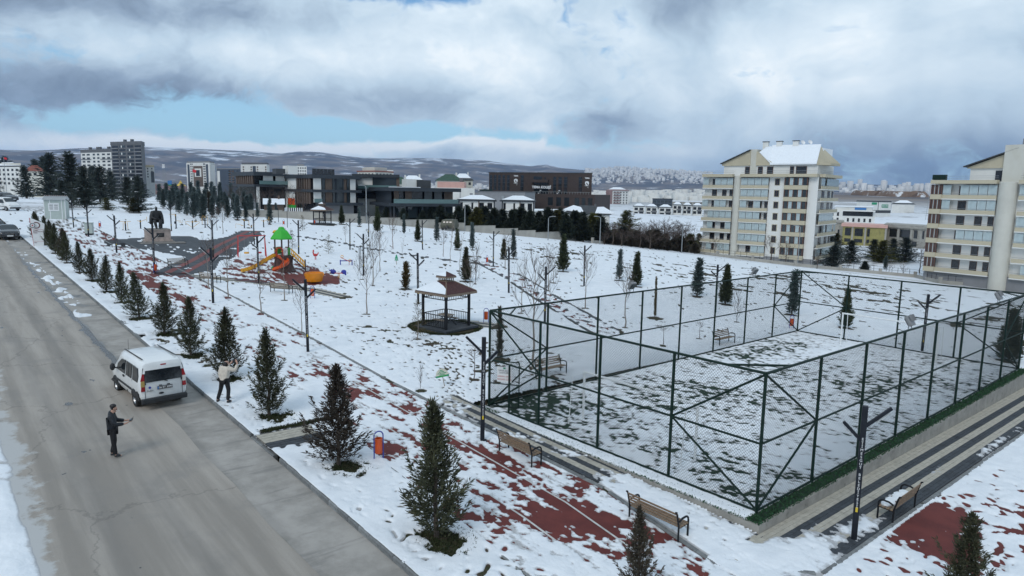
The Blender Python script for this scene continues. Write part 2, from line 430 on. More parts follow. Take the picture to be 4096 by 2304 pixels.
def reuse(root, loc, rz, label=None, group=None, scale=None):
    c = copy_tree(root); c.location = loc; c.rotation_euler = (0, 0, rz)
    if label: c['label'] = label
    if group: c['group'] = group
    if scale: c.scale = (scale,) * 3 if isinstance(scale, (int, float)) else scale
    return c
UNIT = {}
def ubox(name, m, parent, c, size, rz=0.):
    """a box that shares one unit mesh per material"""
    if m not in UNIT:
        me = MB().box((0, 0, 0), (1, 1, 1)).mesh('unit_' + m); me.materials.append(M(m)); UNIT[m] = me
    o = bpy.data.objects.new(name, UNIT[m]); col.objects.link(o); o.parent = parent
    o.location = c; o.scale = size; o.rotation_euler = (0, 0, rz); return o
def textmesh(body, size, extr=.004, align='CENTER', space=1.0, bold=0.):
    cu = bpy.data.curves.new('lettering', 'FONT'); cu.body = body; cu.size = size; cu.extrude = extr; cu.align_x = align; cu.align_y = 'CENTER'
    cu.resolution_u = 2; cu.space_character = space; cu.offset = bold
    o = bpy.data.objects.new('lettering', cu); col.objects.link(o)
    dg = bpy.context.evaluated_depsgraph_get(); me = bpy.data.meshes.new_from_object(o.evaluated_get(dg))
    bpy.data.objects.remove(o); return me
def text(body, size, m, parent, loc, rot, name='lettering', extr=.004, align='CENTER', space=1.0, bold=0.):
    me = textmesh(body, size, extr, align, space, bold); me.materials.clear(); me.materials.append(M(m))
    o = bpy.data.objects.new(name, me); col.objects.link(o); o.parent = parent; o.location = loc; o.rotation_euler = rot; return o
def npmesh(name, V, F, m, smooth=False):
    """V (n,3) and F (k,4) or (k,3) numpy arrays to a mesh"""
    me = bpy.data.meshes.new(name); k = F.shape[1]
    me.vertices.add(len(V)); me.vertices.foreach_set('co', np.ascontiguousarray(V, dtype=np.float32).ravel())
    me.loops.add(F.size); me.loops.foreach_set('vertex_index', np.ascontiguousarray(F, dtype=np.int32).ravel())
    me.polygons.add(len(F)); me.polygons.foreach_set('loop_start', np.arange(0, F.size, k, dtype=np.int32))
    if smooth: me.polygons.foreach_set('use_smooth', np.ones(len(F), dtype=bool))
    me.update(calc_edges=True)
    if m is not None: me.materials.append(M(m) if isinstance(m, str) else m)
    return me

# ------------------------------------------------------------------ trees
def sprays(P, D, L, W, rng):
    """one diamond leaf spray per point: position, direction, length, width"""
    D = D / np.linalg.norm(D, axis=1, keepdims=True)
    S = np.cross(D, rng.normal(size=D.shape)); S /= np.linalg.norm(S, axis=1, keepdims=True) + 1e-9
    L = L[:, None]; W = W[:, None]
    V = np.stack([P, P + D * L * .45 + S * W, P + D * L, P + D * L * .45 - S * W], 1).reshape(-1, 3)
    F = np.arange(len(P) * 4).reshape(-1, 4)
    return V, F
def conifer_crown(seed, h, rad, prof, nb, step, sl, sw, up, curve=.5, fan=.7, base=.06, jit=.25, fill=400):
    rng = np.random.default_rng(seed); Ps = []; Ds = []
    lean = rng.uniform(-.02, .02, 2)
    for i in range(nb):
        t = base + (1 - base) * ((i + rng.random()) / nb) ** 1.05
        a = i * 2.39996 + rng.normal() * .4
        ln = rad * prof(t) * (1 - jit + 2 * jit * rng.random() * (1 if rng.random() < .85 else 1.15)) + .04
        e = up(t) + rng.normal() * .14
        o = np.array([math.cos(a), math.sin(a), 0.]); n = max(3, int(ln / step)); s = np.linspace(.12, 1, n)
        ee = e + curve * s
        p = np.outer(s * ln, o) * np.cos(ee)[:, None]; p[:, 2] += t * h + s * ln * np.sin(ee)
        p[:, 0] += lean[0] * t * h; p[:, 1] += lean[1] * t * h
        d = np.outer(np.cos(ee), o); d[:, 2] = np.sin(ee)
        for rep in range(3):
            dd = d + rng.normal(size=d.shape) * fan * (1.1 - .4 * s[:, None])
            Ps.append(p + rng.normal(size=p.shape) * step * .45); Ds.append(dd)
    tt = rng.random(fill) ** 1.2 * .9 + .05; a = rng.random(fill) * 6.28; rr = rad * np.array([prof(t) for t in tt]) * rng.random(fill) * .55
    Ps.append(np.stack([rr * np.cos(a), rr * np.sin(a), tt * h], 1)); Ds.append(np.stack([np.cos(a), np.sin(a), .6 + rng.random(fill)], 1))
    P = np.concatenate(Ps); D = np.concatenate(Ds); k = len(P)
    # leader
    return sprays(P, D, sl * (.6 + .8 * rng.random(k)), sw * (.6 + .8 * rng.random(k)), rng)
def trunk_mesh(name, h, r, seed, m, top=.12):
    rng = random.Random(seed); b = MB(); pts = [Vector((rng.uniform(-.02, .02) * k, rng.uniform(-.02, .02) * k, -.12 + (h + .12) * k / 6)) for k in range(7)]
    b.tube(pts, [r * (1 - (1 - top) * k / 6) for k in range(7)], 7)
    for k in range(5):
        a = rng.uniform(0, 6.28); b.tube([(0, 0, .03), (math.cos(a) * r * 2.2, math.sin(a) * r * 2.2, -.1)], [r * .7, r * .3], 5)
    me = b.mesh(name); me.materials.append(M(m)); return me
TREES = {}
def tree_kind(key, variants): TREES[key] = variants
def put_tree(key, var, loc, h, rz, label, cat, group, name, leaf=None, wscale=1.0):
    crown, trunk, h0 = TREES[key][var % len(TREES[key])]
    r = thing(name, label, cat, loc, rz, group); s = h / h0; wscale *= {'juniper': 1.3, 'cypress': 1.5, 'columnar': 1.4, 'cedar': 1.75, 'dense': 1.75, 'sparse': 1.25, 'thuja': 1.35}.get(key, 1.0)
    c = place('crown', crown, None, r); t = place('trunk', trunk, None, r)
    for o in (c, t): o.scale = (s * wscale, s * wscale, s)
    if leaf:
        c.material_slots[0].link = 'OBJECT'; c.material_slots[0].material = M(leaf)
    return r
def make_kind(key, n, leaf, bark, h, rad, prof, nb, step, sl, sw, up, tr, **kw):
    vs = []
    for k in range(n):
        V, F = conifer_crown(sum(map(ord, key)) + 31 * k, h, rad * (1 + .1 * math.sin(k * 2.1)), prof, nb, step, sl, sw, up, **kw)
        vs.append((npmesh(key + '_crown', V, F, leaf), trunk_mesh(key + '_trunk', h * .96, tr, k, bark), h))
    tree_kind(key, vs)
cone = lambda p, lo=.12: (lambda t: (min(1, (t + .02) / lo)) ** .6 * (1 - t) ** p)
make_kind('juniper', 5, 'juniper_leaf', 'bark', 3.4, .80, lambda t: (min(1, (t + .06) / .2)) ** .5 * (1 - t) ** .72 * (1 + .22 * math.sin(t * 31) + .12 * math.sin(t * 57)) + .02, 150, .043, .135, .0145, lambda t: .16 + .75 * t, .055, curve=.55, fan=.55, fill=800, jit=.36)
make_kind('cypress', 3, 'cypress_leaf', 'bark', 3.4, .62, lambda t: (min(1, (t + .04) / .16)) ** .5 * (1 - t) ** .75 + .02, 110, .07, .20, .030, lambda t: .55 + .4 * t, .05, curve=.45, fan=.5, fill=900)
make_kind('columnar', 3, 'blue_leaf', 'bark', 3.6, .44, lambda t: (min(1, (t + .02) / .14)) ** .5 * (1 - t) ** .5 * (.8 + .2 * math.sin(t * 23)) + .02, 90, .07, .22, .030, lambda t: .45 + .4 * t, .04, curve=.6, fan=.6, base=.13, fill=500, jit=.34)
make_kind('cedar', 4, 'cedar_leaf', 'bark', 8.0, 2.5, lambda t: (min(1, (t + .02) / .1)) ** .5 * (1 - t) ** .8 * (.72 + .28 * math.sin(t * 40)), 130, .16, .42, .050, lambda t: -.05 + .55 * t, .16, curve=.15, fan=.55, base=.04, jit=.35, fill=1600)
make_kind('dense', 4, 'hedge_leaf', 'bark', 7.0, 2.0, lambda t: (min(1, (t + .06) / .12)) ** .4 * (1 - t) ** .55, 120, .16, .42, .065, lambda t: .35 + .5 * t, .16, curve=.4, fan=.6, base=.02, jit=.3, fill=1800)
make_kind('sparse', 3, 'fir_leaf', 'bark_pale', 2.6, .58, lambda t: (min(1, (t + .04) / .12)) ** .4 * (1 - t) ** .9 + .03, 46, .06, .13, .013, lambda t: .05 + .5 * t, .028, curve=.1, fan=.6, base=.1, jit=.3, fill=40)
make_kind('thuja', 1, 'thuja_leaf', 'bark', 1.9, .33, lambda t: (min(1, (t + .04) / .1)) ** .4 * (1 - t) ** .45, 80, .05, .14, .022, lambda t: .9, .04, curve=.3, fan=.5, base=.06, fill=500)
def bare_tree(seed, h, r, spread, upr, levels=3, trunkfrac=.4, nb=9, lean=0., mesh_r=.009):
    rng = random.Random(seed); tr = MB(); tw = MB()
    pts = [Vector((lean * (k / 8) ** 2 * h + rng.uniform(-.015, .015) * h * (k > 0), rng.uniform(-.012, .012) * h, -.1 + (h * .93 + .1) * k / 8)) for k in range(9)]
    tr.tube(pts, [r * (1 - .82 * k / 8) for k in range(9)], 6)
    def grow(p, d, ln, rr, lev):
        q = [p]; dd = d.copy()
        for k in range(3):
            dd = (dd + Vector((rng.uniform(-.22, .22), rng.uniform(-.22, .22), rng.uniform(-.05, .28) * upr))).normalized(); q.append(q[-1] + dd * ln / 3)
        tw.tube(q, [rr, rr * .8, rr * .6, rr * .35], 3, False)
        if lev > 0:
            for k in range(rng.randint(3, 5)):
                a = q[rng.randint(1, 3)]; nd = (dd + Vector((rng.uniform(-1, 1), rng.uniform(-1, 1), rng.uniform(-.3, .7) * upr)) * .75).normalized()
                grow(a, nd, ln * rng.uniform(.45, .7), rr * .62, lev - 1)
    for i in range(nb):
        t = trunkfrac + (1 - trunkfrac) * (i + rng.random()) / nb
        k = t * 8; i0 = min(7, int(k)); p = pts[i0].lerp(pts[i0 + 1], k - i0); a = i * 2.4 + rng.uniform(-.4, .4)
        d = Vector((math.cos(a) * spread, math.sin(a) * spread, upr * .8)).normalized()
        grow(p, d, h * (.32 * (1.15 - t) + .1), max(mesh_r, r * .34 * (1.1 - t)), levels - 1)
    return tw, tr
def make_bare(key, n, bark, twig, **kw):
    vs = []
    for k in range(n):
        tw, tr = bare_tree(sum(map(ord, key)) * 3 + k, **kw)
        a = tw.mesh(key + '_crown'); a.materials.append(M(twig)); b = tr.mesh(key + '_trunk'); b.materials.append(M(bark)); vs.append((a, b, kw['h']))
    tree_kind(key, vs)
make_bare('sapling', 4, 'bark_pale', 'twig', h=3.6, r=.046, spread=.6, upr=1.0, levels=3, trunkfrac=.42, nb=13, mesh_r=.011)
make_bare('slender', 2, 'bark_pale', 'bark_pale', h=4.4, r=.036, spread=.4, upr=.9, levels=2, trunkfrac=.3, nb=9, lean=.10, mesh_r=.010)
make_bare('globe', 2, 'bark', 'twig', h=1.6, r=.032, spread=1.0, upr=.5, levels=3, trunkfrac=.68, nb=11, mesh_r=.009)
make_bare('multistem', 2, 'twig', 'twig', h=1.8, r=.014, spread=.45, upr=1.1, levels=2, trunkfrac=.08, nb=14, mesh_r=.009)
make_bare('oldtree', 3, 'bark', 'twig', h=6.0, r=.14, spread=.85, upr=.7, levels=4, trunkfrac=.22, nb=12, mesh_r=.026)
# ------------------------------------------------------------------ planting plan: kind, foot and tip in photograph pixels, description
def cA(ox, oy, s): return lambda x, y, tt, *r: (ox + x / s, oy + y / s, oy + tt / s) + r
c5 = cA(1300, 850, 3.354); c3 = cA(1900, 1000, 2.516); cb = cA(512, 760, 5.031); c1 = cA(0, 500, 2.516); c4 = cA(700, 850, 3.354)
PL = []
def pl(kind, p, what, where, leaf=None, ws=1., group=None): PL.append((kind, p[0], p[1], p[2], what, where, leaf, ws, group))
pl('cypress', (1863, 1127, 993), 'dark juniper tree', 'standing just behind the near gazebo', 'juniper_leaf')
pl('thuja', (1623, 1158, 1051), 'small brown thuja', 'in the snow left of the near gazebo')
pl('sparse', (1671, 1358, 1200), 'thin yellowish fir sapling', 'against the corner post of the near gazebo')
pl('cypress', (1510, 929, 832), 'green juniper tree', 'beside the street lamp below the dark glazed building')
pl('cypress', (1367, 897, 826), 'green juniper tree', 'just beyond the far gazebo')
pl('columnar', (1616, 936, 859), 'slim blue cypress', 'upslope of the armoured vehicle')
pl('cypress', (1671, 965, 883), 'green juniper tree', 'beside the lamp nearest the armoured vehicle')
pl('columnar', (1747, 968, 872), 'slim blue cypress', 'in front of the armoured vehicle')
pl('cypress', (1829, 999, 918), 'green juniper tree', 'downslope of the armoured vehicle')
pl('columnar', (1889, 999, 894), 'slim blue cypress', 'in front of the stepped concrete wall')
pl('cypress', (2015, 1038, 958), 'dark juniper tree', 'twinned with a blue cypress near the red rubber path', 'juniper_leaf')
pl('columnar', (2054, 1036, 921), 'slim blue cypress', 'twinned with a dark juniper near the red rubber path')
pl('columnar', (1438, 905, 834), 'slim blue cypress', 'near the wall between the far gazebo and the lamp')
pl('sparse', (1314, 1017, 940), 'sparse fir sapling with bare lower trunk', 'on open snow behind the seesaw')
pl('sparse', (1479, 1030, 978), 'small grey fir sapling', 'beside the lamp past the seesaw', 'juniper_brown_leaf')
pl('sparse', (1631, 1112, 1044), 'sparse yellowish fir sapling', 'just behind the brown thuja')
pl('sparse', (1210, 924, 862), 'sparse fir sapling', 'left of the far gazebo')
pl('sparse', (1169, 996, 920), 'sparse fir sapling', 'behind the green playground roof')
pl('cypress', (2252, 1087, 943), 'tall dense green cypress', 'alone on the snow past the cross path')
pl('columnar', (2476, 1123, 1000), 'slim blue cypress', 'behind the long fence next to a green juniper')
pl('cypress', (2544, 1147, 1010), 'spiky green juniper', 'behind the long fence next to a blue cypress')
pl('columnar', (2788, 1187, 1036), 'broad blue cypress', 'behind the middle of the long fence', None, 1.45)
pl('cypress', (2901, 1218, 1062), 'spiky green juniper', 'beside the lamp behind the long fence')
pl('columnar', (3167, 1262, 1082), 'tall blue cypress', 'outside the far corner of the fence by a bin', None, 1.3)
pl('cypress', (3380, 1313, 1155), 'green juniper tree', 'outside the far end of the pitch near the goal')
pl('cypress', (4033, 1446, 1237), 'big dark juniper', 'beyond the far end of the pitch near its outer corner', 'juniper_leaf', 1.3)
pl('columnar', (2619, 1274, 1110), 'withered brown columnar cypress', 'behind the middle of the long fence', 'thuja_leaf', .36)
pl('columnar', (1999, 1441, 1226), 'withered dark columnar cypress', 'behind the gate corner of the fence', 'juniper_brown_leaf', .62)
pl('juniper', (2548, 2420, 1985), 'brownish juniper', 'at the edge of the track beside the bench with its back to it', 'juniper_brown_leaf', .8)
pl('juniper', (3852, 2480, 2005), 'grey-green juniper', 'on the snow beyond the paved strip and its bench', 'juniper_leaf', 1.0)
RW = 'blue cypress with wooden stakes in the planted rows behind the exercise machines'
for x_, y_, t_ in ((710, 370, 0), (1030, 475, 40), (1185, 515, 60), (1325, 570, 60), (1510, 610, 110), (1820, 510, 130), (2015, 565, 150), (2200, 605, 130), (2400, 520, 120), (860, 400, 30), (1740, 320, -60), (1890, 350, 40), (1270, 210, -140), (1450, 400, 20), (1120, 250, -110), (980, 240, -110), (1580, 200, -130), (2080, 200, -120), (2250, 330, -20), (640, 260, -100), (780, 230, -120), (920, 330, -30), (1090, 360, -10), (1350, 330, -40), (1390, 480, 70), (1560, 400, 10), (1700, 540, 150), (1960, 420, 60), (2130, 450, 80), (2330, 400, 40), (2480, 470, 90), (1420, 160, -170), (1680, 190, -150), (1850, 200, -140), (2400, 260, -80)):
    pl('columnar', cb(x_, y_, t_), RW, '', None, 1.45, 'blue cypresses in the planted rows')
pl('columnar', cb(1650, 480, 60), 'reddish brown cypress', 'among the blue cypresses behind the exercise machines', 'juniper_brown_leaf', 1.1)
for x_, y_, t_ in ((1079, 897, 790), (1031, 872, 805), (1105, 866, 806), (985, 880, 800)):
    pl('columnar', (x_, y_, t_ + 8), 'blue cypress', 'in front of the little snow-roofed hut', None, 1.1, 'cypresses in front of the snow-roofed hut')
CE = 'big dark cedar in the grove beyond the white site cabin'
for x_, y_, t_, w_ in ((60, 640, 330, 1.0), (190, 650, 400, .9), (380, 720, 360, .9), (520, 740, 300, 1.0), (735, 780, 290, 1.0), (640, 850, 560, .9), (860, 830, 430, 1.0), (1010, 770, 430, 1.1), (1130, 760, 470, 1.1), (1290, 800, 530, 1.1), (1400, 880, 520, .8), (1440, 740, 560, .8), (450, 690, 330, 1.0), (940, 740, 420, 1.0), (15, 690, 380, 1.1), (120, 700, 390, 1.0), (270, 740, 420, .9)):
    pl('cedar', c1(x_, y_, t_), CE, '', None, w_, 'cedars in the grove')
pl('cedar', c1(1080, 860, 735), 'small olive pine', 'at the foot of the cedar grove beside the cabin', 'olive_leaf', 1.5)
pl('cedar', c1(1345, 880, 735), 'small olive pine', 'at the foot of the cedar grove beside the statue', 'olive_leaf', 1.4)
# leafless trees
for q, wh in (((448, 1025, 380), 'beside the bench at the edge of the plaza ramp'), ((717, 1145, 430), 'between the two benches facing the playground'), ((1155, 1368, 640), 'on open snow in front of the playground tower'), ((1470, 1180, 520), 'directly in front of the playground stairs'),
              ((1700, 1625, 990), 'right beside the lamp in front of the playground bin'), ((490, 375, 60), 'behind the plaza near the exercise machines'), ((645, 297, -90), 'behind the swing frame'), ((563, 245, -60), 'between two exercise machines')):
    pl('sapling', c4(*q), 'bare pale-barked sapling', wh)
for q, wh in (((565, 1370, 590), 'in the snow right of the orange merry-go-round'), ((735, 798, 270), 'behind the blue seesaw frame'), ((645, 980, 280), 'behind the blue elephant rider'), ((275, 415, 190), 'in front of the far gazebo'), ((1945, 1295, 640), 'close behind the near gazebo'), ((2420, 772, 300), 'near the twin lamps by the cross path')):
    pl('sapling', c5(*q), 'bare grey sapling', wh)
for q, wh in (((910, 498, 60), 'upslope by the far path'), ((1587, 597, 250), 'beside the far path below the armoured vehicle')):
    pl('sapling', c5(*q), 'bare reddish-trunked sapling', wh, 'RED')
for q, wh in (((1675, 670, 110), 'leaning over the far path'), ((1035, 605, 340), 'thin and alone on the snow'), ((1800, 790, 300), 'between the near gazebo and the far path')):
    pl('slender', c5(*q), 'thin leaning birch sapling', wh)
pl('multistem', c5(2020, 965, 420), 'many-stemmed bare shrub', 'behind the near gazebo roof')
for q, wh in (((578, 1190, 90), 'behind the bench inside view of the pitch gate'), ((1113, 590, 40), 'behind the long fence past the tall green cypress'), ((740, 410, -20), 'beside the tall green cypress'), ((1510, 780, 170), 'behind the floodlight on the long fence'), ((790, 335, 60), 'left of the tall green cypress')):
    pl('sapling', c3(*q), 'bare pale-barked sapling', wh)
pl('slender', c3(465, 640, 0), 'thin leaning birch sapling', 'behind the gate corner of the fence')
pl('globe', c3(1893, 968, 750), 'small round-headed bare tree', 'behind the long fence nearer the gate', None, 1.)
pl('globe', c3(2258, 898, 715), 'small round-headed bare tree', 'behind the long fence nearer the second bench')
pl('globe', (1897, 1521, 1385), 'small round-headed bare tree', 'between the green notice and the pitch gate')
pl('multistem', (1681, 1564, 1450), 'low bare many-stemmed shrub', 'in the snow beside the green half-round notice')
pl('multistem', (2947, 1290, 1150), 'low bare many-stemmed shrub', 'behind the long fence near the far corner')
pl('multistem', (2400, 1990, 1935), 'tiny dry shrub', 'growing through the paving by the track kerb') if False else None
FEET = []
for k_, px_, pb_, pt_, a_, b_, c_, d_, g_ in PL:
    q_ = at(px_, pb_); FEET.append((q_.x, q_.y, .55 if k_ in ('cypress', 'columnar', 'thuja', 'juniper') else (.22 if k_ != 'cedar' else 1.3)))
# ------------------------------------------------------------------ layout of the park, in metres along (u) and across (v) the road
def zuv(u, v): x, y = xy(u, v); return PA * x + PB * y
def at_uv(u, v, dz=0.): x, y = xy(u, v); return Vector((x, y, terr(x, y) + dz))
def trL(u): return np.interp(u, [-5, 12, 31, 60, 115], [10.3, 10.75, 12.0, 12.6, 13.2])
def trR(u): return np.interp(u, [-5, 9, 14, 28, 36, 60, 115], [14.9, 15.1, 16.05, 16.15, 16.55, 17.4, 18.2])
FU0, FU1, FV0, FV1, FZ = 9.85, 22.7, 18.2, 45.8, .267           # the fenced pitch
PU0, PV0, PU1, PV1 = 9.35, 17.5, 23.0, 46.3                     # its concrete plinth
KROAD = 8.42

TREE_ROW = [(14.55, 9.9), (20.3, 9.85), (26.1, 9.75), (31.9, 10.0), (36.7, 9.75), (42.2, 9.85), (47.3, 9.65), (53.2, 9.85), (57.8, 9.7), (63.9, 9.8), (68.9, 9.65), (75.5, 9.6), (79.0, 9.7), (83.5, 9.7), (88.0, 9.9), (92.5, 9.8), (97., 9.8), (102., 9.9)]
GAZ = at(1784, 1309); GAZ_UV = uvof(GAZ.x, GAZ.y)
GAZ2 = at(1290, 897)
PLAZA = [tuple(uvof(*at(px, py)[:2])) for px, py in ((415, 962), (640, 945), (760, 945), (830, 962), (1000, 930), (1060, 930), (880, 1075), (760, 1100), (640, 1102), (615, 1095), (660, 1072), (850, 1050), (600, 1000), (420, 985))]
PLAY = [tuple(uvof(*at(px, py)[:2])) for px, py in ((880, 1040), (1000, 1030), (1120, 1030), (1260, 1060), (1380, 1100), (1350, 1150), (1150, 1140), (960, 1125), (850, 1095))]
PATHS = {  # name: (points in photo pixels, width in metres)
    'play_path': ([(690, 1098), (1000, 1125), (1250, 1160), (1370, 1188)], 1.7),
    'gazebo_path': ([(1850, 1290), (1975, 1305)], 1.9),
    'far_path': ([(1100, 930), (1290, 960), (1600, 1015), (1900, 1055)], 1.3),
    'cross_path': ([(1900, 1030), (2050, 1105), (2200, 1200), (2420, 1325)], 2.4)}
PATHUV = {k: ([tuple(uvof(*at(a, b)[:2])) for a, b in p], w) for k, (p, w) in PATHS.items()}

def in_poly(u, v, poly):
    r = np.zeros(u.shape, bool); n = len(poly)
    for i in range(n):
        (a, b), (c, d) = poly[i], poly[(i + 1) % n]
        cr = ((b > v) != (d > v)) & (u < (c - a) * (v - b) / (d - b + 1e-12) + a); r ^= cr
    return r
def dist_path(u, v, pts):
    best = np.full(u.shape, 1e9)
    for (a, b), (c, d) in zip(pts[:-1], pts[1:]):
        L2 = (c - a) ** 2 + (d - b) ** 2; t = np.clip(((u - a) * (c - a) + (v - b) * (d - b)) / L2, 0, 1)
        best = np.minimum(best, np.hypot(u - a - t * (c - a), v - b - t * (d - b)))
    return best
def dist_poly(u, v, poly):
    d = dist_path(u, v, list(poly) + [poly[0]]); return np.where(in_poly(u, v, poly), -d, d)

# ------------------------------------------------------------------ ground sheet out to the hills
def ground_z(x, y):
    z = fine_terr(x, y); u, v = uvof(x, y)
    z = z - .30 * (1 - sstep(8.75, 9.15, v)) * (1 - sstep(150, 200, np.hypot(x, y)))
    inside = (u > PU0 - .05) & (u < PU1 + .05) & (v > PV0 - .05) & (v < PV1 + .05)
    return np.where(inside, np.minimum(z, FZ - .3), z)
angs = np.radians(np.concatenate([np.arange(-180, -48, 6.), np.arange(-48, 48.01, .3), np.arange(54, 180, 6.)]))
rads = np.concatenate([[0.5, 3, 6], np.geomspace(8.5, 14600, 372)])
A, Rr = np.meshgrid(angs, rads); X = Rr * np.sin(A); Y = Rr * np.cos(A); Z = ground_z(X.ravel(), Y.ravel()).reshape(X.shape)
na, nr = len(angs), len(rads)
I = np.arange(na * nr).reshape(nr, na); In = np.roll(I, -1, axis=1)
Fq = np.stack([I[:-1], In[:-1], In[1:], I[1:]], -1).reshape(-1, 4)[:, ::-1]
gm = bpy.data.materials.new('ground_snow_and_soil'); gm.use_nodes = True; MATS['ground'] = gm
t = NT(gm.node_tree); b = t.n['Principled BSDF']
pos = t.new('ShaderNodeNewGeometry').outputs['Position']
sp = t.new('ShaderNodeSeparateXYZ'); t.l.new(pos, sp.inputs[0])
att = t.new('ShaderNodeAttribute', attribute_name='snowy').outputs['Fac']
far = t.new('ShaderNodeAttribute', attribute_name='far').outputs['Fac']
soil = t.mix(t.maprange(t.noise(pos, 1.7, 6, .65), .42, .62), (.030, .036, .015), (.068, .050, .036))
soil = t.mix(t.maprange(t.noise(pos, 9., 4, .6), .45, .7), soil, (.090, .070, .050))
st2 = t.vmath('MULTIPLY', pos, (.0016, .0016, .006))
hillc = t.mix(t.maprange(t.noise(t.vmath('MULTIPLY', pos, (.0012, .0012, .0012)), 2.2, 7, .58), .40, .62), (.10, .095, .10), (.23, .185, .155))
soil = t.mix(far, soil, hillc)
nearmask = t.maprange(t.math('ADD', t.noise(pos, .035, 6, .62), t.math('MULTIPLY', t.noise(pos, .35, 4, .6), .30)), .72, .82, 1.0, 0.0)
rows = t.new('ShaderNodeTexWave', wave_type='BANDS', bands_direction='X'); t.l.new(t.vmath('MULTIPLY', pos, (.08, .045, 0)), rows.inputs[0]); rows.inputs['Scale'].default_value = 1.0; rows.inputs['Distortion'].default_value = 2.5
farn = t.noise(t.vmath('MULTIPLY', pos, (.0011, .0011, .0011)), 3.0, 6, .58)
alt = t.maprange(sp.outputs[2], 300, 680, -.07, .15, smooth=False)
farmask = t.maprange(t.math('ADD', t.math('ADD', farn, alt), t.math('MULTIPLY', rows.outputs['Fac'], .05)), .545, .64)
msk = t.math('MULTIPLY', t.mix(far, nearmask, farmask), att)
gc = t.mix(msk, soil, (.78, .81, .85))
t.l.new(gc, b.inputs['Base Color']); b.inputs['Roughness'].default_value = .9; b.inputs['Specular IOR Level'].default_value = .2
bu = t.new('ShaderNodeBump'); bu.inputs['Strength'].default_value = .5; bu.inputs['Distance'].default_value = .06
t.l.new(t.noise(pos, 6., 6, .6), bu.inputs['Height']); t.l.new(bu.outputs[0], b.inputs['Normal'])
me = npmesh('ground', np.stack([X.ravel(), Y.ravel(), Z.ravel()], 1), Fq, gm, True)
front = (np.abs(A) < R(46)) & (Rr > 12)
snowy = np.where(front, sstep(135, 180, Rr), 1.0); farv = sstep(320, 1500, Rr)
for nm, arr in (('snowy', snowy), ('far', farv)):
    a_ = me.attributes.new(nm, 'FLOAT', 'POINT'); a_.data.foreach_set('value', arr.ravel().astype(np.float32))
ground = struct(place('ground', me, None)); 

# ------------------------------------------------------------------ flat surfaces built in park axes (x = v, y = u)
def park_obj(name, mb, m, smooth=False, parent=None):
    return mb.build(name, m, parent, rz=YAW2, smooth=smooth)
def strip(pts_l, pts_r, dz):
    """sheet between two (u, v) lines"""
    vs = []; fs = []
    for (a, b_), (c, d) in zip(pts_l, pts_r): vs += [(b_, a, terr(*xy(a, b_)) + dz), (d, c, terr(*xy(c, d)) + dz)]
    for i in range(len(pts_l) - 1): fs.append((2 * i, 2 * i + 1, 2 * i + 3, 2 * i + 2))
    return MB().add(vs, fs)
def uvmat(name):
    m = bpy.data.materials.new(name); m.use_nodes = True; MATS[name] = m; t = NT(m.node_tree)
    return m, t, t.n['Principled BSDF'], t.new('ShaderNodeTexCoord').outputs['Object']
# asphalt
m, t, b, co = uvmat('asphalt')
sep2 = t.new('ShaderNodeSeparateXYZ'); t.l.new(co, sep2.inputs[0]); vv, uu = sep2.outputs[0], sep2.outputs[1]
fx = lambda s: t.vmath('MULTIPLY', co, s)
streak = t.noise(fx((1.3, .07, 1)), 1.0, 5, .6); mott = t.noise(co, .55, 6, .6); grit = t.noise(co, 45, 3, .7)
c = t.mix(t.maprange(streak, .32, .68), (.268, .240, .208), (.405, .364, .318))
c = t.mix(t.math('MULTIPLY', t.maprange(mott, .5, .72), .45), c, (.215, .205, .192))
c = t.mix(t.math('MULTIPLY', t.maprange(grit, .45, .75), .35), c, (.17, .163, .153))
def bump1(x0, w, src): return t.math('EXPONENT', t.math('MULTIPLY', t.math('POWER', t.math('DIVIDE', t.math('ABSOLUTE', t.math('SUBTRACT', src, x0)), w), 2.), -1.))
edge = t.math('ADD', vv, t.math('MULTIPLY', t.math('SUBTRACT', t.noise(fx((1, .5, 1)), 1.1, 5, .6), .5), .9))
for x0 in (3.0, 4.6): c = t.mix(t.math('MULTIPLY', bump1(x0, .35, edge), .34), c, (.16, .152, .142))
band = bump1(6.62, .30, edge)
wetu = t.math('MULTIPLY', t.maprange(uu, 35.5, 37.5), t.maprange(uu, 70, 90, 1, 0))
wet = t.math('MULTIPLY', t.maprange(band, .35, .6), wetu)
stain = t.math('MULTIPLY', bump1(22.4, .9, t.math('ADD', uu, t.math('MULTIPLY', t.math('SUBTRACT', mott, .5), 3.))), bump1(7.1, .34, edge))
wet = t.math('MAXIMUM', wet, t.maprange(stain, .35, .6))
spots = t.math('MULTIPLY', t.maprange(t.noise(fx((1.6, 1.0, 1)), .9, 3, .5), .705, .72), t.maprange(vv, 2.0, 2.6))
wet = t.math('MAXIMUM', wet, spots)
c = t.mix(t.math('MULTIPLY', wet, .75), c, (.035, .034, .034))
vo = t.new('ShaderNodeTexVoronoi', feature='DISTANCE_TO_EDGE'); t.l.new(t.vmath('ADD', fx((.22, .12, 1)), t.vmath('MULTIPLY', t.noise(co, .8, 4, .6, color=True), (.35, .35, 0))), vo.inputs['Vector']); vo.inputs['Scale'].default_value = 1.0
crack = t.maprange(vo.outputs['Distance'], .0, .012, 1, 0)
c = t.mix(t.math('MULTIPLY', crack, .28), c, (.06, .058, .055))
rim = t.maprange(t.math('ADD', t.noise(co, .9, 6, .65), t.maprange(vv, .9, 2.6, .35, -.25, smooth=False)), .5, .62)
c = t.mix(rim, c, (.46, .46, .45))
t.l.new(c, b.inputs['Base Color']); t.l.new(t.maprange(wet, 0, 1, .85, .25), b.inputs['Roughness'])
bu = t.new('ShaderNodeBump'); bu.inputs['Strength'].default_value = .25; bu.inputs['Distance'].default_value = .02
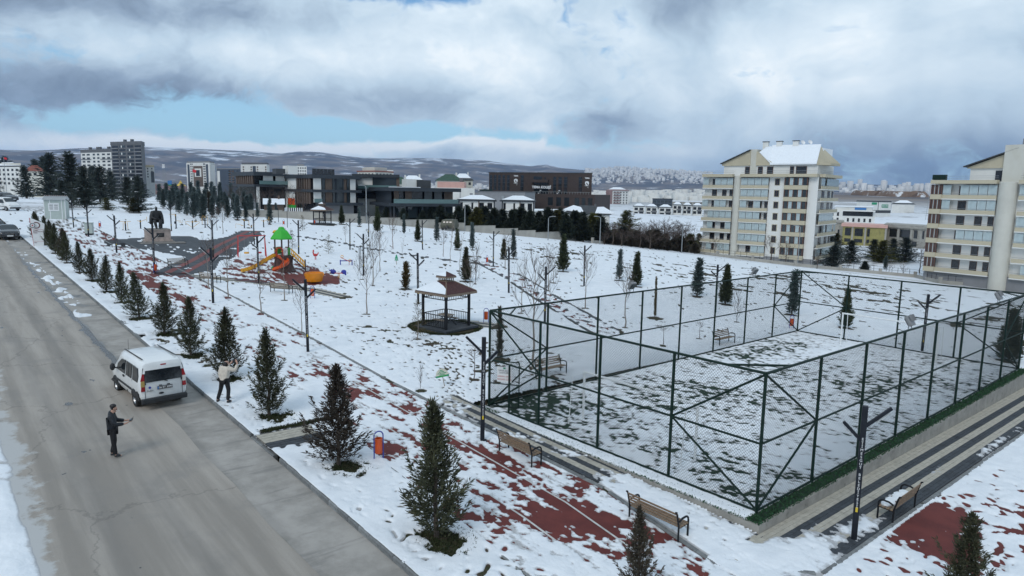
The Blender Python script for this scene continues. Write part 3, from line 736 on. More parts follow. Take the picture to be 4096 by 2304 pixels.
t.l.new(grit, bu.inputs['Height']); t.l.new(bu.outputs[0], b.inputs['Normal'])
us = np.arange(-15, 126, 3.)
RZ = -.13
road = struct(park_obj('road', strip([(u, -9.) for u in us], [(u, KROAD) for u in us], RZ), 'asphalt'))
# concrete gutter
m, t, b, co = uvmat('gutter_concrete')
sep2 = t.new('ShaderNodeSeparateXYZ'); t.l.new(co, sep2.inputs[0]); vv, uu = sep2.outputs[0], sep2.outputs[1]
c = t.mix(t.maprange(t.noise(co, .8, 6, .65), .35, .65), (.285, .266, .240), (.395, .368, .335))
c = t.mix(t.math('MULTIPLY', t.maprange(t.noise(t.vmath('MULTIPLY', co, (.4, 2.2, 1)), 1.2, 5, .6), .55, .7), .5), c, (.18, .172, .162))
wv2 = t.new('ShaderNodeTexWave', bands_direction='Y'); t.l.new(co, wv2.inputs[0]); wv2.inputs['Scale'].default_value = .104; wv2.inputs['Distortion'].default_value = .0
edge = t.math('ADD', vv, t.math('MULTIPLY', t.math('SUBTRACT', t.noise(t.vmath('MULTIPLY', co, (1, .45, 1)), 1.3, 5, .6), .5), 1.1))
wet = t.math('MULTIPLY', t.maprange(edge, 6.55, 6.8, 1, 0), t.maprange(uu, 36, 39))
dirt = t.math('MULTIPLY', t.maprange(edge, 6.65, 6.95, 1, 0), .32)
wet = t.math('MAXIMUM', wet, t.math('MULTIPLY', t.maprange(t.noise(co, .7, 4, .55), .55, .62), t.maprange(uu, 44, 60)))
c = t.mix(t.math('MULTIPLY', t.math('MAXIMUM', wet, dirt), .72), c, (.07, .068, .066))
t.l.new(c, b.inputs['Base Color']); t.l.new(t.maprange(wet, 0, 1, .85, .3), b.inputs['Roughness'])
struct(park_obj('gutter', strip([(u, 6.62 + .05 * math.sin(u)) for u in us], [(u, KROAD) for u in us], RZ + .006), 'gutter_concrete'))
# running track: coarse red rubber
m, t, b, co = uvmat('red_rubber')
c = t.mix(t.maprange(t.noise(co, 1.3, 5, .6), .35, .65), (.108, .020, .017), (.152, .030, .024))
c = t.mix(t.math('MULTIPLY', t.maprange(t.noise(co, 60, 2, .6), .5, .7), .5), c, (.065, .015, .013))
t.l.new(c, b.inputs['Base Color']); b.inputs['Roughness'].default_value = .85
us = np.concatenate([[-12., 0., 4.], np.arange(9, 112, 2.5)])
track = struct(park_obj('running_track', strip([(u, float(trL(u))) for u in us], [(u, float(trR(u)) - .12) for u in us], .012), 'red_rubber'))
struct(park_obj('running_track', strip([(2.6, 14.7 + k * 3) for k in range(16)], [(7.12, 15.6 + k * 3) for k in range(16)], .007), 'red_rubber'))
for q in (.33, .66):
    ln = [(u, float(trL(u) + (trR(u) - trL(u)) * q)) for u in us]
    strip([(u, v - .035) for u, v in ln], [(u, v + .035) for u, v in ln], .017).build('lane_line', 'lane_white', track)
# dark rubber plaza round the statue, red rubber play area, paths
def sheet(name, poly, dz, m):
    return struct(park_obj(name, MB().add([(v, u, terr(*xy(u, v)) + dz) for u, v in poly], [tuple(range(len(poly)))]), m))
m, t, b, co = uvmat('dark_rubber')
c = t.mix(t.maprange(t.noise(co, .9, 6, .6), .35, .65), (.040, .046, .054), (.072, .080, .090))
c = t.mix(t.math('MULTIPLY', t.maprange(t.noise(co, 30, 2, .6), .5, .7), .4), c, (.02, .023, .027))
t.l.new(c, b.inputs['Base Color']); b.inputs['Roughness'].default_value = .8
sheet('plaza', PLAZA, .012, 'dark_rubber')
sheet('playground_surface', PLAY, .012, 'red_rubber')
def path_edges(pts, w):
    l, r = [], []
    for i, p in enumerate(pts):
        a = np.array(pts[max(i - 1, 0)]); c_ = np.array(pts[min(i + 1, len(pts) - 1)]); d = (c_ - a) / np.linalg.norm(c_ - a); n = np.array((-d[1], d[0])) * w / 2
        l.append(tuple(np.array(p) + n)); r.append(tuple(np.array(p) - n))
    return l, r
def dense_pts(pts, st=2.0):
    o = []
    for a, c_ in zip(pts[:-1], pts[1:]):
        n = max(1, int(math.dist(a, c_) / st)); o += [(a[0] + (c_[0] - a[0]) * k / n, a[1] + (c_[1] - a[1]) * k / n) for k in range(n)]
    return o + [pts[-1]]
for k, (pts, w) in PATHUV.items():
    dp = dense_pts(pts)
    l, r = path_edges(dp, w)
    pth = struct(park_obj('path', strip(l, r, .010), 'paver_light' if k in ('play_path', 'gazebo_path') else 'dark_rubber'))
    ns = 5
    for j in range(1, ns, 2):      # stripes of the other colour
        l2, _ = path_edges(dp, w * (1 - 2 * j / ns)); r2, _ = path_edges(dp, w * (1 - 2 * (j + 1) / ns))
        strip(l2, r2, .015).build('stripe', {'cross_path': 'red_rubber'}.get(k, 'paver_dark'), pth)
# red bands along the ramp beside the playground
ramp = [tuple(uvof(*at(px, py)[:2])) for px, py in ((700, 1092), (800, 1040), (890, 985), (960, 950), (1010, 925))]
dp = dense_pts(ramp, 1.)
l, r = path_edges(dp, 3.4); ro = struct(park_obj('path', strip(l, r, .018), 'dark_rubber'))
mat('rubber_rose', (.20, .065, .06), .85, .15, 2)
for a_, b_ in ((.62, .28), (-.18, -.55)):
    l2, _ = path_edges(dp, 3.4 * a_); r2, _ = path_edges(dp, 3.4 * b_); strip(l2, r2, .023).build('stripe', 'rubber_rose', ro)

# ------------------------------------------------------------------ kerbs, stone by stone
stone_me = {}
def kerb_run(name, pts, ln, w, h, dz, parent=None):
    key = (ln, w, h)
    if key not in stone_me:
        mb = MB(); bv = min(.03, w * .25)
        prof = [(-w / 2, -h), (w / 2, -h), (w / 2, -bv), (w / 2 - bv, 0), (-w / 2 + bv, 0), (-w / 2, -bv)]
        mb.xprism(prof, -ln / 2 + .006, ln / 2 - .006); q = mb.mesh('kerb_stone'); q.materials.append(M('kerb_stone')); stone_me[key] = q
    root = thing(name, None, None); struct(root); rng = random.Random(len(pts)); n = 0; carry = 0
    for (a, b_), (c_, d) in zip(pts[:-1], pts[1:]):
        L = math.dist((a, b_), (c_, d)); k = int(L / ln)
        for i in range(k):
            f = (i + .5) * ln / L; u = a + (c_ - a) * f; v = b_ + (d - b_) * f; x, y = xy(u, v)
            e = .2; x2, y2 = xy(u + (c_ - a) * e / L, v + (d - b_) * e / L)
            o = bpy.data.objects.new('kerb_stone', stone_me[key]); col.objects.link(o); o.parent = root
            o.location = (x, y, terr(x, y) + dz + rng.uniform(-.008, .008)); o.rotation_euler = (0, -math.atan2(terr(x2, y2) - terr(x, y), e), math.atan2(y2 - y, x2 - x) + rng.uniform(-.012, .012)); n += 1
    return root
kerb_run('kerb', [(-3., KROAD + .08), (22.3, KROAD + .08)], .62, .17, .34, .035)
kerb_run('kerb', [(22.35, KROAD + .08), (24.5, KROAD + .08)], .53, .17, .34, -.075)
kerb_run('kerb', [(24.5, KROAD + .08), (112., KROAD + .08)], .62, .17, .34, .035)
kerb_run('kerb', [(u, float(trR(u)) - .02) for u in (9.1, 14, 28, 36, 48, 62, 90)], .78, .16, .2, .05)
kerb_run('kerb', [(9.1, 15.08), (7.25, 17.0), (7.22, 24.), (7.18, 52.)], .62, .16, .2, .06)
kerb_run('kerb', [(u, float(trL(u)) - .06) for u in (6, 12, 22, 31, 45)], .98, .07, .2, .035)
ln0 = [tuple(uvof(*at(px, py)[:2])) for px, py in ((1560, 948), (1700, 985), (2000, 1040), (2300, 1110), (2560, 1155), (2900, 1245))]
kerb_run('kerb', ln0, .98, .12, .2, .035)
ln1 = [tuple(uvof(*at(px, py)[:2])) for px, py in ((300, 905), (620, 904), (900, 905), (1180, 904))]
kerb_run('kerb', ln1, 1.0, .12, .2, .05)

# ------------------------------------------------------------------ striped block paving round the pitch
pav_root = struct(thing('pavement', None, None))
pm = {}
for k_ in ('light', 'dark'):
    mb = MB(); mb.box((0, 0, -.03), (1, 1, .06)); q = mb.mesh('paver'); q.materials.append(M('paver_' + k_)); pm[k_] = q
pav = []      # (u, v, size along u, size along v, colour)
# beside the track: rows run along u
rows_wn = [(17.50, .12, 'dark'), (17.38, .15, 'light'), (17.23, .15, 'light'), (17.08, .15, 'dark'), (16.93, .15, 'dark'), (16.78, .15, 'light'), (16.63, .15, 'light'), (16.48, .15, 'dark'), (16.33, .15, 'dark'), (16.18, .14, 'light'), (16.02, .14, 'dark')]
for j, (v0, w, c_) in enumerate(rows_wn):
    for i in range(110):
        u = 9.3 + (i + .5 * (j % 2)) * .2
        if u > 25.2 or v0 - w < trR(u) + .08: continue
        pav.append((u, v0 - w / 2, .2, w, c_))
rows_ne = [(9.35, .13, 'light'), (9.22, .15, 'light'), (9.07, .15, 'light'), (8.92, .15, 'dark'), (8.77, .15, 'dark'), (8.62, .15, 'light'), (8.47, .15, 'light'), (8.32, .15, 'dark'), (8.17, .15, 'dark'), (8.02, .15, 'light'), (7.87, .15, 'light'), (7.72, .15, 'dark'), (7.57, .15, 'dark'), (7.42, .10, 'dark')]
for j, (u0, w, c_) in enumerate(rows_ne):
    for i in range(170):
        v = 15.0 + (i + .5 * (j % 2)) * .2
        if v > 48 or v < 17.05 + (7.4 - u0) * 1.05 + .1: continue
        pav.append((u0 - w / 2, v, w, .2, c_))
for j in range(8):                     # little driveway across the verge
    for i in range(13):
        u, v = 22.55 + j * .22, 8.62 + i * .2
        pav.append((u, v, .22, .2, 'light' if j > 3 else 'dark'))
pav.sort(key=lambda p: math.hypot(*xy(p[0], p[1])))
rest = {'light': MB(), 'dark': MB()}; rg = random.Random(3)
for n_, (u, v, a_, b_, c_) in enumerate(pav):
    x, y = xy(u, v); z = plane(x, y) + .032 + rg.uniform(-.004, .004)
    if n_ < 300:
        o = bpy.data.objects.new('paver', pm[c_]); col.objects.link(o); o.parent = pav_root
        o.location = (x, y, z); o.scale = (b_ - .006, a_ - .006, 1); o.rotation_euler = (rg.uniform(-.01, .01), rg.uniform(-.01, .01) + .0187, YAW2)
    else:
        rest[c_].box((v, u, z - .03), (b_ - .006, a_ - .006, .06))
for c_, mb in rest.items():
    o = park_obj('paver_field', mb, 'paver_' + c_, parent=pav_root); o['kind'] = 'stuff'
pj = strip([(u, float(trR(u)) + .04) for u in (9.1, 12, 14, 20, 25)], [(u, 17.5) for u in (9.1, 12, 14, 20, 25)], .006)
park_obj('joint_bed', pj, 'joint', parent=pav_root)
park_obj('joint_bed', strip([(7.26, v) for v in (16.9, 30, 48)], [(9.35, v) for v in (16.9, 30, 48)], .009), 'joint', parent=pav_root)
park_obj('joint_bed', strip([(22.3, v) for v in (8.5, 11.3)], [(24.4, v) for v in (8.5, 11.3)], .006), 'joint', parent=pav_root)

# ------------------------------------------------------------------ pitch: plinth, turf and its own snow
mb = MB()
mb.add([(v, u, z) for u, v in ((PU0, PV0), (PU1, PV0), (PU1, PV1), (PU0, PV1)) for z in (-1.6, FZ - .012)], [(0, 1, 3, 2), (2, 3, 5, 4), (4, 5, 7, 6), (6, 7, 1, 0)])
for (a0, b0, a1, b1) in ((PU0, PV0, PU1, PV0 + .16), (PU0, PV0 + .16, PU0 + .16, PV1), (PU0 + .16, PV1 - .16, PU1, PV1), (PU1 - .16, PV0 + .16, PU1, PV1 - .16)):
    mb.add([(b0, a0, FZ - .012), (b1, a0, FZ - .012), (b1, a1, FZ - .012), (b0, a1, FZ - .012)], [(0, 1, 2, 3)])
pl = tag(park_obj('pitch_plinth', mb, 'concrete'), 'low weathered concrete plinth carrying the fenced football pitch', 'plinth')
struct(park_obj('pitch_turf', MB().add([(v, u, FZ) for u, v in ((PU0 + .1, PV0 + .1), (PU1 - .1, PV0 + .1), (PU1 - .1, PV1 - .1), (PU0 + .1, PV1 - .1))], [(0, 3, 2, 1)][::-1]), 'turf'))
# ragged artificial grass fringe hanging over the plinth edge
rngt = np.random.default_rng(5); P = []
for _ in range(9000):
    if rngt.random() < .32: u, v = rngt.uniform(PU0, PU1), PV0 + rngt.uniform(.0, .5) ** 1.0
    else: u, v = PU0 + rngt.uniform(0, .5), rngt.uniform(PV0, PV1)
    P.append((*xy(u, v), FZ))
P = np.array(P); D = rngt.normal(size=P.shape) * .5; D[:, 2] = .6
V_, F_ = sprays(P, D, .05 + .04 * rngt.random(len(P)), .012 + .01 * rngt.random(len(P)), rngt)
tag(place('turf_fringe', npmesh('turf_fringe', V_, F_, 'turf_edge'), None), 'green artificial grass fringe along the pitch plinth', 'turf', kind='stuff')

# snow material
sm = bpy.data.materials.new('snow'); sm.use_nodes = True; MATS['snow'] = sm
t = NT(sm.node_tree); b = t.n['Principled BSDF']; pos = t.new('ShaderNodeNewGeometry').outputs['Position']
dep = t.new('ShaderNodeAttribute', attribute_name='depth').outputs['Fac']
c = t.mix(t.maprange(t.noise(pos, 1.2, 6, .6), .3, .7), (.74, .775, .81), (.84, .865, .89))
thin = t.maprange(t.math('ADD', dep, t.math('MULTIPLY', t.math('SUBTRACT', t.noise(pos, 22., 4, .65), .5), .03)), .0, .028, 1.0, 0.0)
c = t.mix(t.math('MULTIPLY', thin, .72), c, (.26, .25, .245))      # wet, half-melted rim where the snow is only a few millimetres deep
t.l.new(c, b.inputs['Base Color']); b.inputs['Roughness'].default_value = .62; b.inputs['Specular IOR Level'].default_value = .25
bu = t.new('ShaderNodeBump'); bu.inputs['Strength'].default_value = .55; bu.inputs['Distance'].default_value = .05
t.l.new(t.math('ADD', t.noise(pos, 3.2, 6, .6), t.math('MULTIPLY', t.noise(pos, 14., 4, .6), .4)), bu.inputs['Height']); t.l.new(bu.outputs[0], b.inputs['Normal'])

# snow on the pitch (regular grid)
gu = np.arange(PU0 + .0, PU1 + .01, .062); gv = np.arange(PV0 + .0, PV1 + .01, .062)
UU, VV = np.meshgrid(gu, gv); u, v = UU.ravel(), VV.ravel()
streaks = fbm(u / .55, v / .22, 4, 21, .6); clump = fbm(u / 2.6, v / 2.6, 3, 22); fine_ = fbm(u / .16, v / .12, 3, 23)
streaks = fbm(u / .30, v / .26, 5, 21, .64)
bare = np.exp(-(((u - 21.8) / 2.2) ** 2 + ((v - 20.0) / 2.4) ** 2)) * .8 + np.exp(-(((u - 18.5) / 3.0) ** 2 + ((v - 25.) / 4.) ** 2)) * .42 + np.exp(-(((u - 13.) / 2.2) ** 2 + ((v - 35.) / 4.) ** 2)) * .25 + np.exp(-(((u - 21.5) / 1.2) ** 2 + ((v - 36.) / 6.) ** 2)) * .35
T = .026 + .15 * streaks + .06 * clump + .09 * fine_ - .055 * bare
T = np.minimum(T, .03 + .2 * np.maximum(T - .03, 0))
T = np.where((u < FU0 - .02) | (u > FU1 + .1), -.05, T)      # swept margin outside the long side
rimv = (v < FV0 - .04)
T = np.where(rimv & (u > FU0), .05 - .11 * np.maximum(0, (PV0 + .13 + .05 * streaks - v) / .12) - .04 * (u > 21.6), T)
Z = FZ + T
K = np.arange(len(u)).reshape(UU.shape); F4 = np.stack([K[:-1, :-1], K[1:, :-1], K[1:, 1:], K[:-1, 1:]], -1).reshape(-1, 4)
keep = T[F4].max(1) > -.004; F4 = F4[keep][:, ::-1]
used = np.unique(F4); mp = np.zeros(len(u), int); mp[used] = np.arange(len(used))
V3 = np.stack([v, u, Z], 1)[used]
pme = npmesh('pitch_snow', V3, mp[F4], sm, True); pme.attributes.new('depth', 'FLOAT', 'POINT').data.foreach_set('value', T[used].astype(np.float32))
tag(place('pitch_snow', pme, None, rz=YAW2), 'thin trampled snow over the green pitch turf', 'snow', kind='stuff')

# ------------------------------------------------------------------ park snow: one sheet whose depth varies, the bare patches lie where it drops below the ground
NA, NR = 1060, 540
sa = np.linspace(R(-49), R(44), NA); sr = 1 / np.linspace(1 / 11.2, 1 / 192., NR)
A, Rr = np.meshgrid(sa, sr); x = (Rr * np.sin(A)).ravel(); y = (Rr * np.cos(A)).ravel(); r = Rr.ravel()
u, v = uvof(x, y)
n_mid = fbm(x / 2.4, y / 2.4, 4, 31); n_s = fbm(x / .55, y / .55, 4, 32, .55); n_f = fbm(x / .17, y / .17, 3, 33)
n_st = fbm(u / 1.6, v / .32, 5, 34, .58); n_big = fbm(x / 7., y / 7., 3, 35)
lowr = sstep(-.05, .25, n_big)
T = .062 + .05 * n_mid + .035 * n_s + .014 * n_f
T -= .15 * sstep(.17, .29, n_s + .30 * n_big) * (.25 + .75 * sstep(0, .2, n_big)) * (1 - .85 * sstep(35, 60, r))
T -= .11 * sstep(.24, .30, fbm(x / .45, y / .45, 3, 39)) * sstep(30, 60, r)
# track
a0, a1 = trL(u), trR(u) - .05
ontr = (v > a0) & (v < a1) & (u > 7)
fr = (v - a0) / (a1 - a0)
bias = .024 + .012 * sstep(26, 34, u) - .030 * sstep(52, 64, u)
def bl(u0, v0, su, sv): return np.exp(-(((u - u0) / su) ** 2 + ((v - v0) / sv) ** 2))
bias = bias - .095 * bl(13.2, 13.7, 2.0, 1.2) - .06 * bl(20.6, 12.0, 1.3, .9) - .05 * bl(17.2, 14.6, 1.8, .8) - .05 * bl(29., 14.2, 3.0, .5) - .05 * bl(23., 14.8, 2.5, .6) + .05 * bl(10.6, 12.2, 1.4, 1.2) + .04 * bl(27., 12.0, 3, .6) - .06 * bl(56., 13.5, 9., .9)
Tt = bias + .012 + .16 * n_st + .11 * n_s + .11 * n_f
Tt = np.minimum(Tt, .025 + .35 * np.maximum(Tt - .025, 0))
T = np.where(ontr, Tt + .012, T)
ontr2 = (u < 7.1) & (u > 2.6) & (v > 15.5)
Tt2 = .058 + .12 * n_s + .05 * n_f - .16 * bl(6.7, 22.6, .75, 1.9) - .10 * bl(5.6, 21.3, .5, .9) - .07 * bl(4.4, 26., .6, 2.) - .09 * sstep(.10, .2, fbm(x / .5, y / .5, 3, 44)) * bl(5., 24.5, 1.6, 5.)
T = np.where(ontr2, np.minimum(Tt2, .07), T)
# paving
pw = (v > trR(u) + .02) & (v < PV0 + .06) & (u > 9.3) & (u < 24.5)
Tw = -.026 + .17 * n_s + .09 * n_mid + .12 * n_f + .085 * sstep(15.4, 13.6, u) - .055 * np.exp(-((v - 17.42) / .16) ** 2) + .04 * sstep(20.8, 22.6, u) + .03 * bl(19.0, 16.5, 1.0, .5) - .05 * bl(17.6, 16.6, .9, .5)
T = np.where(pw, np.minimum(Tw, .055) + .034, T)
pn = (u > 7.2) & (u < PU0 + .06) & (v > 16.)
Tn = -.052 + .09 * n_s + .06 * n_mid + .07 * n_f + .12 * bl(8.1, 17.2, 1.0, 1.7) + .10 * bl(7.75, 20.8, .42, 1.5) + .085 * bl(7.9, 23.6, .3, .7) + .07 * bl(8.0, 27.5, .18, 1.2) + .06 * bl(7.5, 33., .25, 4.) - .05 * sstep(8.7, 9.0, u) * sstep(17.6, 18.4, v) + .09 * bl(9.0, 16.4, .8, .7)
T = np.where(pn, np.minimum(Tn, .06) + .034, T)
T -= np.where(u > 9.5, .11 * np.exp(-((v - trR(u)) / .11) ** 2) * (.55 + .45 * sstep(-.15, .05, n_mid)) + .07 * np.exp(-((v - trL(u) + .06) / .05) ** 2) * sstep(-.1, .1, n_mid) * (u < 45), 0)
# driveway
dw = (u > 22.4) & (u < 24.3) & (v > 8.4) & (v < 11.4)
T = np.where(dw, np.minimum(-.045 + .10 * n_s + .06 * n_mid + .09 * sstep(10.2, 11.0, v) + .05 * sstep(22.9, 22.5, u), .05) + .03, T)
T -= .14 * np.exp(-((u - 24.5) / .16) ** 2) * ((v > 8.7) & (v < 11.6))
# plaza, play area, paths
dpz = dist_poly(u, v, PLAZA); T = np.where(dpz < 0, -.06 + .16 * sstep(.16, .3, n_s + n_mid * .6) + .06 * sstep(-.5, 0, dpz), T)
dr = dist_path(u, v, ramp); T = np.where(dr < 1.7, -.05 + .10 * sstep(.2, .32, n_s + .5 * n_mid), T)
dpl = dist_poly(u, v, PLAY); T = np.where(dpl < 0, np.minimum(.006 + .17 * n_st + .12 * n_s + .06 * n_f + .04 * sstep(-1.6, 0, dpl) - .10 * bl(58.5, 26.5, 3.2, 3.0), .05) + .012, T)
T = np.where((dpl >= 0) & (dpl < 2.5), T - .07 * (1 - dpl / 2.5) * sstep(0, .2, n_st), T)
for k, (pts, w) in PATHUV.items():
    d_ = dist_path(u, v, pts)
    bare_ = {'play_path': -.03, 'gazebo_path': -.06, 'far_path': .018, 'cross_path': .026}[k]
    T = np.where(d_ < w / 2, bare_ + .13 * n_s + .10 * n_st, T)
    if k in ('far_path', 'cross_path'): T -= .10 * np.exp(-((d_ - w / 2) / .14) ** 2) * sstep(-.1, .1, n_mid + .05)
# bare ring round the gazebo and every planted tree
gd = np.hypot(u - GAZ_UV[0], v - GAZ_UV[1]); T -= .25 * sstep(2.55, 2.2, gd + .7 * n_mid)
g2 = np.hypot(x - GAZ2.x, y - GAZ2.y); T -= .25 * sstep(3.0, 2.5, g2)
for (tu, tv) in TREE_ROW:
    du, dv = u - (tu - .30), v - (tv + .10); T -= .22 * sstep(1.0, .55, np.hypot(du * 1.15, dv * 1.3) + 1.3 * n_s + .5 * n_f + .25)
SPOTS = []                       # bare feet of other plants, filled before the sheet is made
for (sx, sy, rr_) in FEET:
    q = np.hypot(x - sx, y - sy); T -= .20 * sstep(rr_ * 1.3, rr_ * .7, q + rr_ * 1.2 * n_s)
# scuffed verge near the kerb and the brown slope below the stepped wall
T -= .13 * sstep(.03, .2, n_s + .3 * n_f) * bl(15.6, 11.3, 2.3, .55) + .15 * bl(28.6, 8.9, 1.2, .35) * sstep(-.15, .1, n_s) + .10 * sstep(.02, .2, n_s) * bl(13.5, 9.3, 1.6, .6)
T -= .16 * sstep(.08, .24, n_mid + .5 * n_s) * sstep(58, 70, v) * sstep(150, 100, r)
# footprints: little pits along trails
rgf = random.Random(11); PITS = []
def trail(pts, step=.62, wob=.25, dens=1.):
    for (a, b_), (c_, d) in zip(pts[:-1], pts[1:]):
        L = math.dist((a, b_), (c_, d)); n = int(L / step); dx_, dy_ = (c_ - a) / L, (d - b_) / L
        for i in range(n):
            s_ = .13 if i % 2 else -.13; q = (i + rgf.uniform(-.2, .2)) * step
            PITS.append((a + dx_ * q - dy_ * s_ + rgf.gauss(0, wob * .3), b_ + dy_ * q + dx_ * s_ + rgf.gauss(0, wob * .3), math.atan2(dy_, dx_), .045))
for _ in range(9): trail([(24 + rgf.uniform(-1, 1), 17.5 + rgf.uniform(-1, 2)), (29 + rgf.uniform(-2, 2), 21 + rgf.uniform(-2.5, 2)), (34.5 + rgf.uniform(-1, 1), 25 + rgf.uniform(-3, 2))], wob=.8)
trail([(30, 19), (42, 20), (55, 21.5)]); trail([(36, 22), (44, 26), (52, 33)]); trail([(28, 24), (34, 31), (50, 36)]); trail([(45, 19), (40, 24), (38, 27)])
for _ in range(700):
    PITS.append((rgf.gauss(29, 4.5), rgf.gauss(21.5, 2.6), rgf.uniform(0, 3.1), rgf.uniform(.02, .06)))
for _ in range(160): PITS.append((rgf.uniform(3, 7), rgf.uniform(17, 30), rgf.uniform(0, 3.1), rgf.uniform(.03, .075)))
for _ in range(220): PITS.append((rgf.uniform(11, 30), rgf.uniform(8.8, 11.2), rgf.uniform(0, 3.1), rgf.uniform(.015, .05)))
for _ in range(900): PITS.append((rgf.uniform(24, 75), rgf.uniform(18.5, 50), rgf.uniform(0, 3.1), rgf.uniform(.01, .05)))
T2 = T.reshape(NR, NA); U2 = u.reshape(NR, NA); V2 = v.reshape(NR, NA)
da = sa[1] - sa[0]; di = (1 / 192. - 1 / 11.2) / (NR - 1)
for pu, pv, pa, dep in PITS:
    px_, py_ = xy(pu, pv); pr = math.hypot(px_, py_)
    if pr < 11.5 or pr > 150: continue
    j = int((math.atan2(px_, py_) - sa[0]) / da); i = int((1 / pr - 1 / 11.2) / di); wj = int(.36 / (pr * da)) + 2; wi = int(.36 / (pr * pr * abs(di))) + 2
    s_ = np.s_[max(0, i - wi):i + wi + 1, max(0, j - wj):j + wj + 1]
    if T2[s_].size == 0: continue
    du, dv = U2[s_] - pu, V2[s_] - pv; l_ = du * math.cos(pa) + dv * math.sin(pa); w_ = -du * math.sin(pa) + dv * math.cos(pa)
    T2[s_] -= dep * 2.1 * np.exp(-((l_ / .15) ** 2 + (w_ / .075) ** 2)) - .012 * np.exp(-((l_ / .26) ** 2 + (w_ / .17) ** 2))
T = T2.ravel()
# carriageway: ploughed bank on the far side of the road and slush in the gutter
base = np.zeros_like(T)
onroad = v < KROAD + .02
base = np.where(onroad, RZ, base)
Tr = .05 + .16 * n_s + .10 * n_mid - .20 * sstep(1.05, 2.0, v + .9 * n_mid + .5 * n_s)
slush = -.10 + .19 * sstep(.0, .22, n_s + .6 * n_st + .3 * n_f) * bl(0, 7.1, 1e9, .65) * sstep(46, 58, u) + .22 * bl(50., 7.1, .35, .5) + .2 * bl(50.6, 6.75, 1.3, .16) + .13 * bl(58., 7.2, 3.2, .5) * sstep(-.1, .15, n_s) + .13 * bl(67., 7.3, 4., .6) * sstep(-.1, .15, n_s)
T = np.where(onroad, np.maximum(np.minimum(Tr, .12), slush), T)
T = np.where(~onroad, T + .02 * bl(0, 8.7, 1e9, .25), T)
fade = sstep(150, 188, r); T = T * (1 - fade) - .06 * fade
inp = (u > PU0 + .02) & (u < PU1 - .02) & (v > PV0 + .02) & (v < PV1 - .02); T = np.where(inp, -2, T)
T = np.maximum(T, -.35)
TB = np.where(ontr | (dpl < 0), .012, 0.) + np.where(pw | pn | dw, .034, 0.)
Z = fine_terr(x, y) + base + T
Z = np.where(inp, fine_terr(x, y) - .6, Z)
K = np.arange(len(u)).reshape(NR, NA); F4 = np.stack([K[:-1, :-1], K[:-1, 1:], K[1:, 1:], K[1:, :-1]], -1).reshape(-1, 4)
sv = v[F4]; keep = (T[F4].max(1) > -.012) & ~((sv.min(1) < KROAD + .02) & (sv.max(1) >= KROAD + .02)) & ~(inp[F4].any(1))
# close the strip along the kerb: road-side corners of straddling cells slide onto the kerb line
strad = (sv.min(1) < KROAD + .02) & (sv.max(1) >= KROAD + .02) & (np.where(onroad[F4], -1, T[F4]).max(1) > -.012)
F5 = F4[strad]; rs = np.unique(F5[onroad[F5]]); ru = u[rs]; rv = KROAD + .05 + .05 * n_s[rs]
nx, ny = ru * E1[0] + rv * E2[0], ru * E1[1] + rv * E2[1]; nz = fine_terr(nx, ny) + .052
mp5 = np.arange(len(u)); mp5[rs] = len(u) + np.arange(len(rs)); F5 = mp5[F5]
x = np.concatenate([x, nx]); y = np.concatenate([y, ny]); Z = np.concatenate([Z, nz]); u = np.concatenate([u, ru])
F4 = np.concatenate([F4[keep], F5])[:, ::-1]
used = np.unique(F4); mp = np.zeros(len(u), int); mp[used] = np.arange(len(used))
sme = npmesh('snow_cover', np.stack([x, y, Z], 1)[used], mp[F4], sm, True); sme.attributes.new('depth', 'FLOAT', 'POINT').data.foreach_set('value', np.concatenate([T - TB, np.full(len(nx), .05)])[used].astype(np.float32))
tag(place('snow_cover', sme, None), 'patchy trampled snow lying over the park grass, track and paths', 'snow', kind='stuff')

# short dead grass where the snow has melted under the trees
P = []; rngt = np.random.default_rng(9)
for (tu, tv) in TREE_ROW[:10]:
    k = 1500 if tu < 45 else 500
    a_ = rngt.random(k) * 6.28; q = np.sqrt(rngt.random(k)) * .95; uu_, vv_ = tu - .3 + q * np.cos(a_), tv + .1 + q * np.sin(a_) * .85
    P.append(np.stack([*xy(uu_, vv_), plane(*xy(uu_, vv_))], 1))
for k in range(2600):
    pass
a_ = rngt.random(5200) * 6.28; q = 1.95 + .5 * rngt.random(5200); P.append(np.stack([GAZ.x + q * np.cos(a_), GAZ.y + q * np.sin(a_), plane(GAZ.x + q * np.cos(a_), GAZ.y + q * np.sin(a_))], 1))
q = rngt.random((1500, 2)); uu_, vv_ = 24.35 + .35 * q[:, 0], 8.8 + 2.8 * q[:, 1]; P.append(np.stack([*xy(uu_, vv_), plane(*xy(uu_, vv_))], 1))
P = np.concatenate(P); D = rngt.normal(size=P.shape) * .8; D[:, 2] = .7
V_, F_ = sprays(P, D, .06 + .07 * rngt.random(len(P)), .010 + .010 * rngt.random(len(P)), rngt)
tag(place('dead_grass', npmesh('dead_grass', V_, F_, 'grass_leaf'), None), 'short brown grass showing where snow has melted under the trees', 'grass', kind='stuff')
